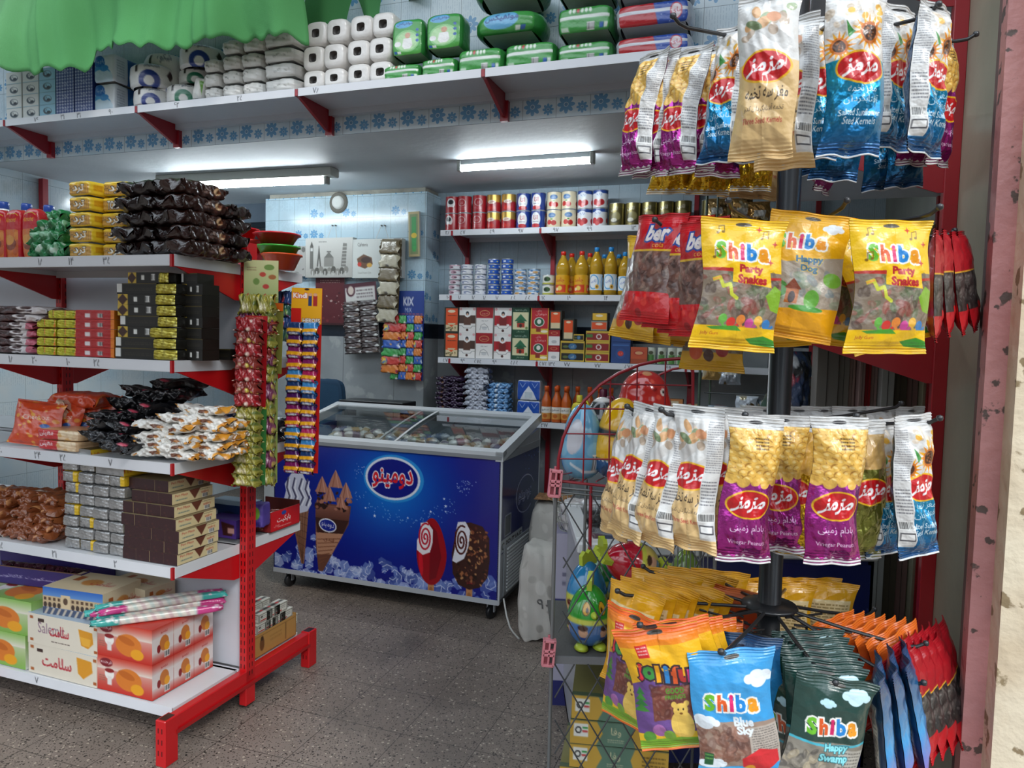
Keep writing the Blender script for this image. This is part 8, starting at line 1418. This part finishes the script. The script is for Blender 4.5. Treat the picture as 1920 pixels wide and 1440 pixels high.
# ---------------------------------------------------------------- red wall shelves and boards at the right
W2 = thing('wall_shelf', 'dark red bracketed shelving on the right wall behind the spinner stand', 'shelf', (0, 0, 0), RZ); A0, A1 = .03, .445
upright(W2, .43, 2.20, 0, 3.3, 'a01420', .035, .04, False); upright(W2, .59, 3.15, 0, 3.3, 'a01420', .03, .03, False)
for z, dr in ((1.575, .16), (2.085, .17), (2.56, .17)):
    m = MB(); m.prism([(.075, z), (.075, z - .05), (.14, z - .075), (.40, z - dr), (.42, z - dr), (.42, z)], 2.19, 2.196, 'a01420'); m.obj('bracket', ENAMEL, W2)
    m = MB(); m.box(.08, 2.20, z - .002, .60, 3.15, z + .016, 'c8cace').box(.076, 2.20, z - .02, .082, 3.15, z + .018, 'c8cace').box(.34, 2.188, z - .02, .41, 2.1895, z + .018, 'd0d2d4'); m.obj('shelf', ENAMEL, W2)
for i, (x0, x1, c, lab) in enumerate(((1524, 1566, '85807a', 'broad grey brown board'), (1567, 1589, '8c8880', 'grey board beside the broad grey brown one'), (1590, 1603, 'b09890', 'narrow pinkish board'), (1604, 1616, 'a88c88', 'dull pink board'), (1617, 1630, 'a82028', 'narrow bright red board'), (1631, 1645, 'b09490', 'pinkish board right of the red one'), (1646, 1671, 'c0c2c0', 'white board right of the red one'), (1672, 1698, '5a5244', 'dark brown board'), (1699, 1722, '9c7c78', 'dusty pink board'), (1723, 1744, 'a8a48c', 'cream board nearest the red upright'))):
    p0, p1 = wy(x0, 850, 2.78), wy(x1, 850, 2.78); m = MB(); m.box(p0.x, 2.78 + (i % 3) * .012, .002, p1.x - .002, 2.83 + (i % 3) * .012, 1.98, c, .002); m.box(p0.x + (p1.x - p0.x) * .45, 2.7785 + (i % 3) * .012, .01, p0.x + (p1.x - p0.x) * .48, 2.781 + (i % 3) * .012, 1.97, '4a4440'); put_(m, 'board', paint('weathered_paint', .5, .1, 25), (0, 0, 0), (0, 0, 0), lab + ' standing upright at the right wall', 'board', 'upright boards at the right wall')
for i, (x, y, Y, c) in enumerate(((1468, 735, 2.9, '5a5c60'), (1500, 720, 2.9, '3a4c6c'), (1512, 770, 2.95, '8a8c8c'), (1440, 790, 3.0, '33503c'))):
    p = wy(x, y, Y); put_(bagm(.10, .26, .05, Cv(10, 14, 24, c, 2).speck(14, 0, 0, 10, 14, .4, 1.8, [c, 'a83040', 'b8bcc0', '24282c'], .4, i), i, wr=.14), 'hanging_pouch', FOIL, (p.x, Y, p.z - .13), (0, 0, R(20 * i)), ('grey pouch hanging right of the black pole', 'dark blue pouch hanging nearest the boards', 'pale grey pouch touching the boards', 'dark green pouch low beside the black pole')[i], 'pouch')
# hooks and wire on the jamb
t = thing('hook_wire', 'bent wire hook tied to the red upright at the right', 'hook', wy(1752, 1150, 1.95), (0, 0, 0)); MB().tube([(0, 0, .05), (0, 0, .01), (-.012, 0, -.03), (-.02, 0, -.05)], .003, '7a7c7c', 6).tube([(-.02, 0, .02), (.01, 0, .0), (.03, 0, -.006)], .002, 'b0b0ac', 6).obj('hook', ENAMEL, t)

# ---------------------------------------------------------------- candy strips hanging on the gondola post
def stripcard(px, y0, y1, w_px, b, cvh, hh, items, rows, cols, lab, bgc, rot=0, yaw=0, sc=1., th=1.):
    a, z1 = hb(px, y0, b); z0 = hb(px, y1, b)[1]; a0 = hb(px - w_px / 2, y0, b)[0]; W = (a - a0) * 2; H = z1 - z0; t = thing('sachet_card', lab, 'sachets', P(a, b, z1), (0, R(rot), -YAW + R(yaw)))
    m = MB(); m.face(cvh, (-W / 2, -.002, 0), (W, 0, 0), (0, 0, -hh)); m.box(-W / 2, 0, -H, W / 2, .002, 0, bgc); m.obj('card', CARD, t); ch_ = (H - hh) / rows; cw = W / cols
    for r in range(rows):
        for c_ in range(cols):
            o = bpy.data.objects.new('sachet', items[(r * 3 + c_ * 2) % len(items)] if len(items) > 1 else items[0]); COL.objects.link(o); o.parent = t; o.location = (-W / 2 + cw * (c_ + .5), -.014 * th, -hh - ch_ * (r + .5)); o.rotation_euler = (R(-12), R(random.uniform(-3, 3)), R(random.uniform(-4, 4))); o.scale = (cw / .1 * sc, th, ch_ / .1 * 1.12)
    return t
kh = Cv(9, 14, 60, 'e8a81c'); kh.rect(0, 8, 9, 14, 'c82018').poly([(3, 14), (3, 8), (9, 7), (9, 14)], 'e8a81c').text('Kindi', 2.6, 3, 1.8, 'f4f0e8', ('c82018', .06), wid=4, bold=.04).text('HEROES', 6, 12.6, 1.5, 'f4f0e8', ('5a2010', .05), wid=5, bold=.04).rect(5, 3, 6, 7, '2a3a6c').rect(6.4, 3, 7.6, 7, 'a82828').ell(5.5, 2.6, .6, .6, 'd8a080').ell(7, 2.6, .6, .6, 'd8a080').ell(4.5, .6, .7, .4, '33160c')
def hero(c):
    cv = Cv(10, 20, 20, c, 2); cv.rect(0, 18.4, 10, 20, 'e8a81c').rect(0, 10, 10, 11.4, 'e8a81c').poly([(3, 13), (5, 15), (7, 13), (8, 17), (5, 16), (2, 17)], 'e8c8a0').rect(2, 12, 8, 13.4, 'd8dce8'); m = flow(.1, .1, .018, cv, 3, nu=14, nv=18, wr=.05, crimp=.1); m.xf(Matrix.Rotation(R(90), 4, 'X')); return m.mesh('sachet', FILM)
HM = [hero(c) for c in ('1c3a6c', '7a1c5c', '3a84c0', '4a1c5c', 'a82058')]
stripcard(576, 540, 886, 52, 2.52, kh, .145, HM, 13, 2, 'tall red and yellow heroes sachet card hanging beside the shelf end', 'c01c18', 1, 8, .92, 1.3)
def clearsachet(seed, cols):
    cv = Cv(10, 20, 26, cols[0], 2); cv.speck(34, 0, 0, 10, 20, .5, 1.5, cols[1:], .4, seed); cv.line([(1, 12), (9, 17)], .3, 'f0ece4').line([(2, 18), (8, 13)], .25, 'f4f0e8'); cv.rect(0, 0, 10, .6, cols[0]).rect(0, 19.4, 10, 20, cols[0]); m = flow(.1, .1, .032, cv, seed, nu=14, nv=16, wr=.14, crimp=.12); m.xf(Matrix.Rotation(R(90), 4, 'X')); return m.mesh('sachet', FOIL)
cl = [clearsachet(20 + i, c) for i, c in enumerate((['8a3028', 'd8c0a0', '5a2018', 'c8b840', '903024'], ['9a9440', 'd8d0a8', '5a6a28', 'a84030', 'c8b838'], ['a01c24', 'd8c0b0', '601014', 'c83c30', '8a1a20'], ['7a3c5c', 'c8a0b8', 'b8a050', '4a7a50', '8a2c48']))]
hd = Cv(11, 16, 50, 'b8c08c'); hd.vgrad(0, 16, 'c8c894', 'a0b070').ell(8, 3, 1.6, 1.2, '6a8a40').ell(6, 6, 1, 1, 'b84030').ell(9, 7, 1.2, 1, 'a06030').ell(4, 9, 1, 1.4, '6a8a40').ell(7, 11, 1, 1, 'b83830').lines(1, 3, 4, 5, 2, '8a6a50')
stripcard(490, 488, 905, 52, 2.34, hd, .145, [cl[1], cl[3]], 11, 2, 'pale green headed card of clear sweet sachets on the post', '8a9a50', 0, 24, 1., 1.5)
rh = Cv(8, 4, 40, 'b8141c').lines(1.4, 1, 6.6, 3, 2, 'e8c0a0', 2); stripcard(481, 592, 762, 36, 2.265, rh, .02, [cl[2], cl[0]], 7, 1, 'red-headed strip of sweet sachets on the post, upper of two', 'a8141c', 1, 10, 1.1, 1.7)
stripcard(480, 760, 908, 36, 2.27, Cv(8, 3, 30, 'c8c030'), .012, [cl[1], cl[0], cl[3]], 7, 1, 'green and yellow strip of sweet sachets on the post, lower of two', '3a7a3c', 1, 8, 1.1, 1.7)
oh = Cv(6, 5, 30, 'e06820'); stripcard(514, 568, 700, 38, 2.36, oh, .03, [cl[1], cl[0]], 5, 1, 'orange-headed strip of clear sweet sachets behind the red one', '8a8a40', 2, -6, 1., 1.5)
bl = [sachet(30, ['2c4a84', '8aa0c8', 'c84050', '182c54'], .03), sachet(31, ['3a6a5c', '88b060', '8a4878', '24404c'], .03)]
stripcard(534, 546, 640, 46, 2.70, Cv(8, 2, 24, '2c4a6c'), .01, bl, 4, 3, 'dark blue and green toy sachets hanging under the bowls', '1c2c44', 0, 0, 1., 1.3)
# --- left wall: a bit of red shelving with a pink box
t = thing('wall_shelf', 'red upright with a white shelf on the far left wall', 'shelf', (0, 0, 0), RZ); b1, z1 = ha(80, 395, -4.78); MB().box(-4.79, b1 - .02, 1.2, -4.75, b1 + .02, ha(80, 336, -4.78)[1], DRED).obj('upright', ENAMEL, t); MB().box(-4.79, b1, 2.02, -4.5, b1 + .9, 2.04, WHT).obj('shelf', ENAMEL, t)
put(MB().pbox(.16, .2, .12, Cv(10, 8, 30, 'd8c0c8').rect(0, 5, 10, 8, 'c0b8bc').ell(8, 2.4, 1.6, 1.4, 'c84a80'), 'c8b0b8'), 'box', CARD, -4.62, b1 + .12, 2.041, rz(60), 'pale pink box on the far left wall shelf', 'box')
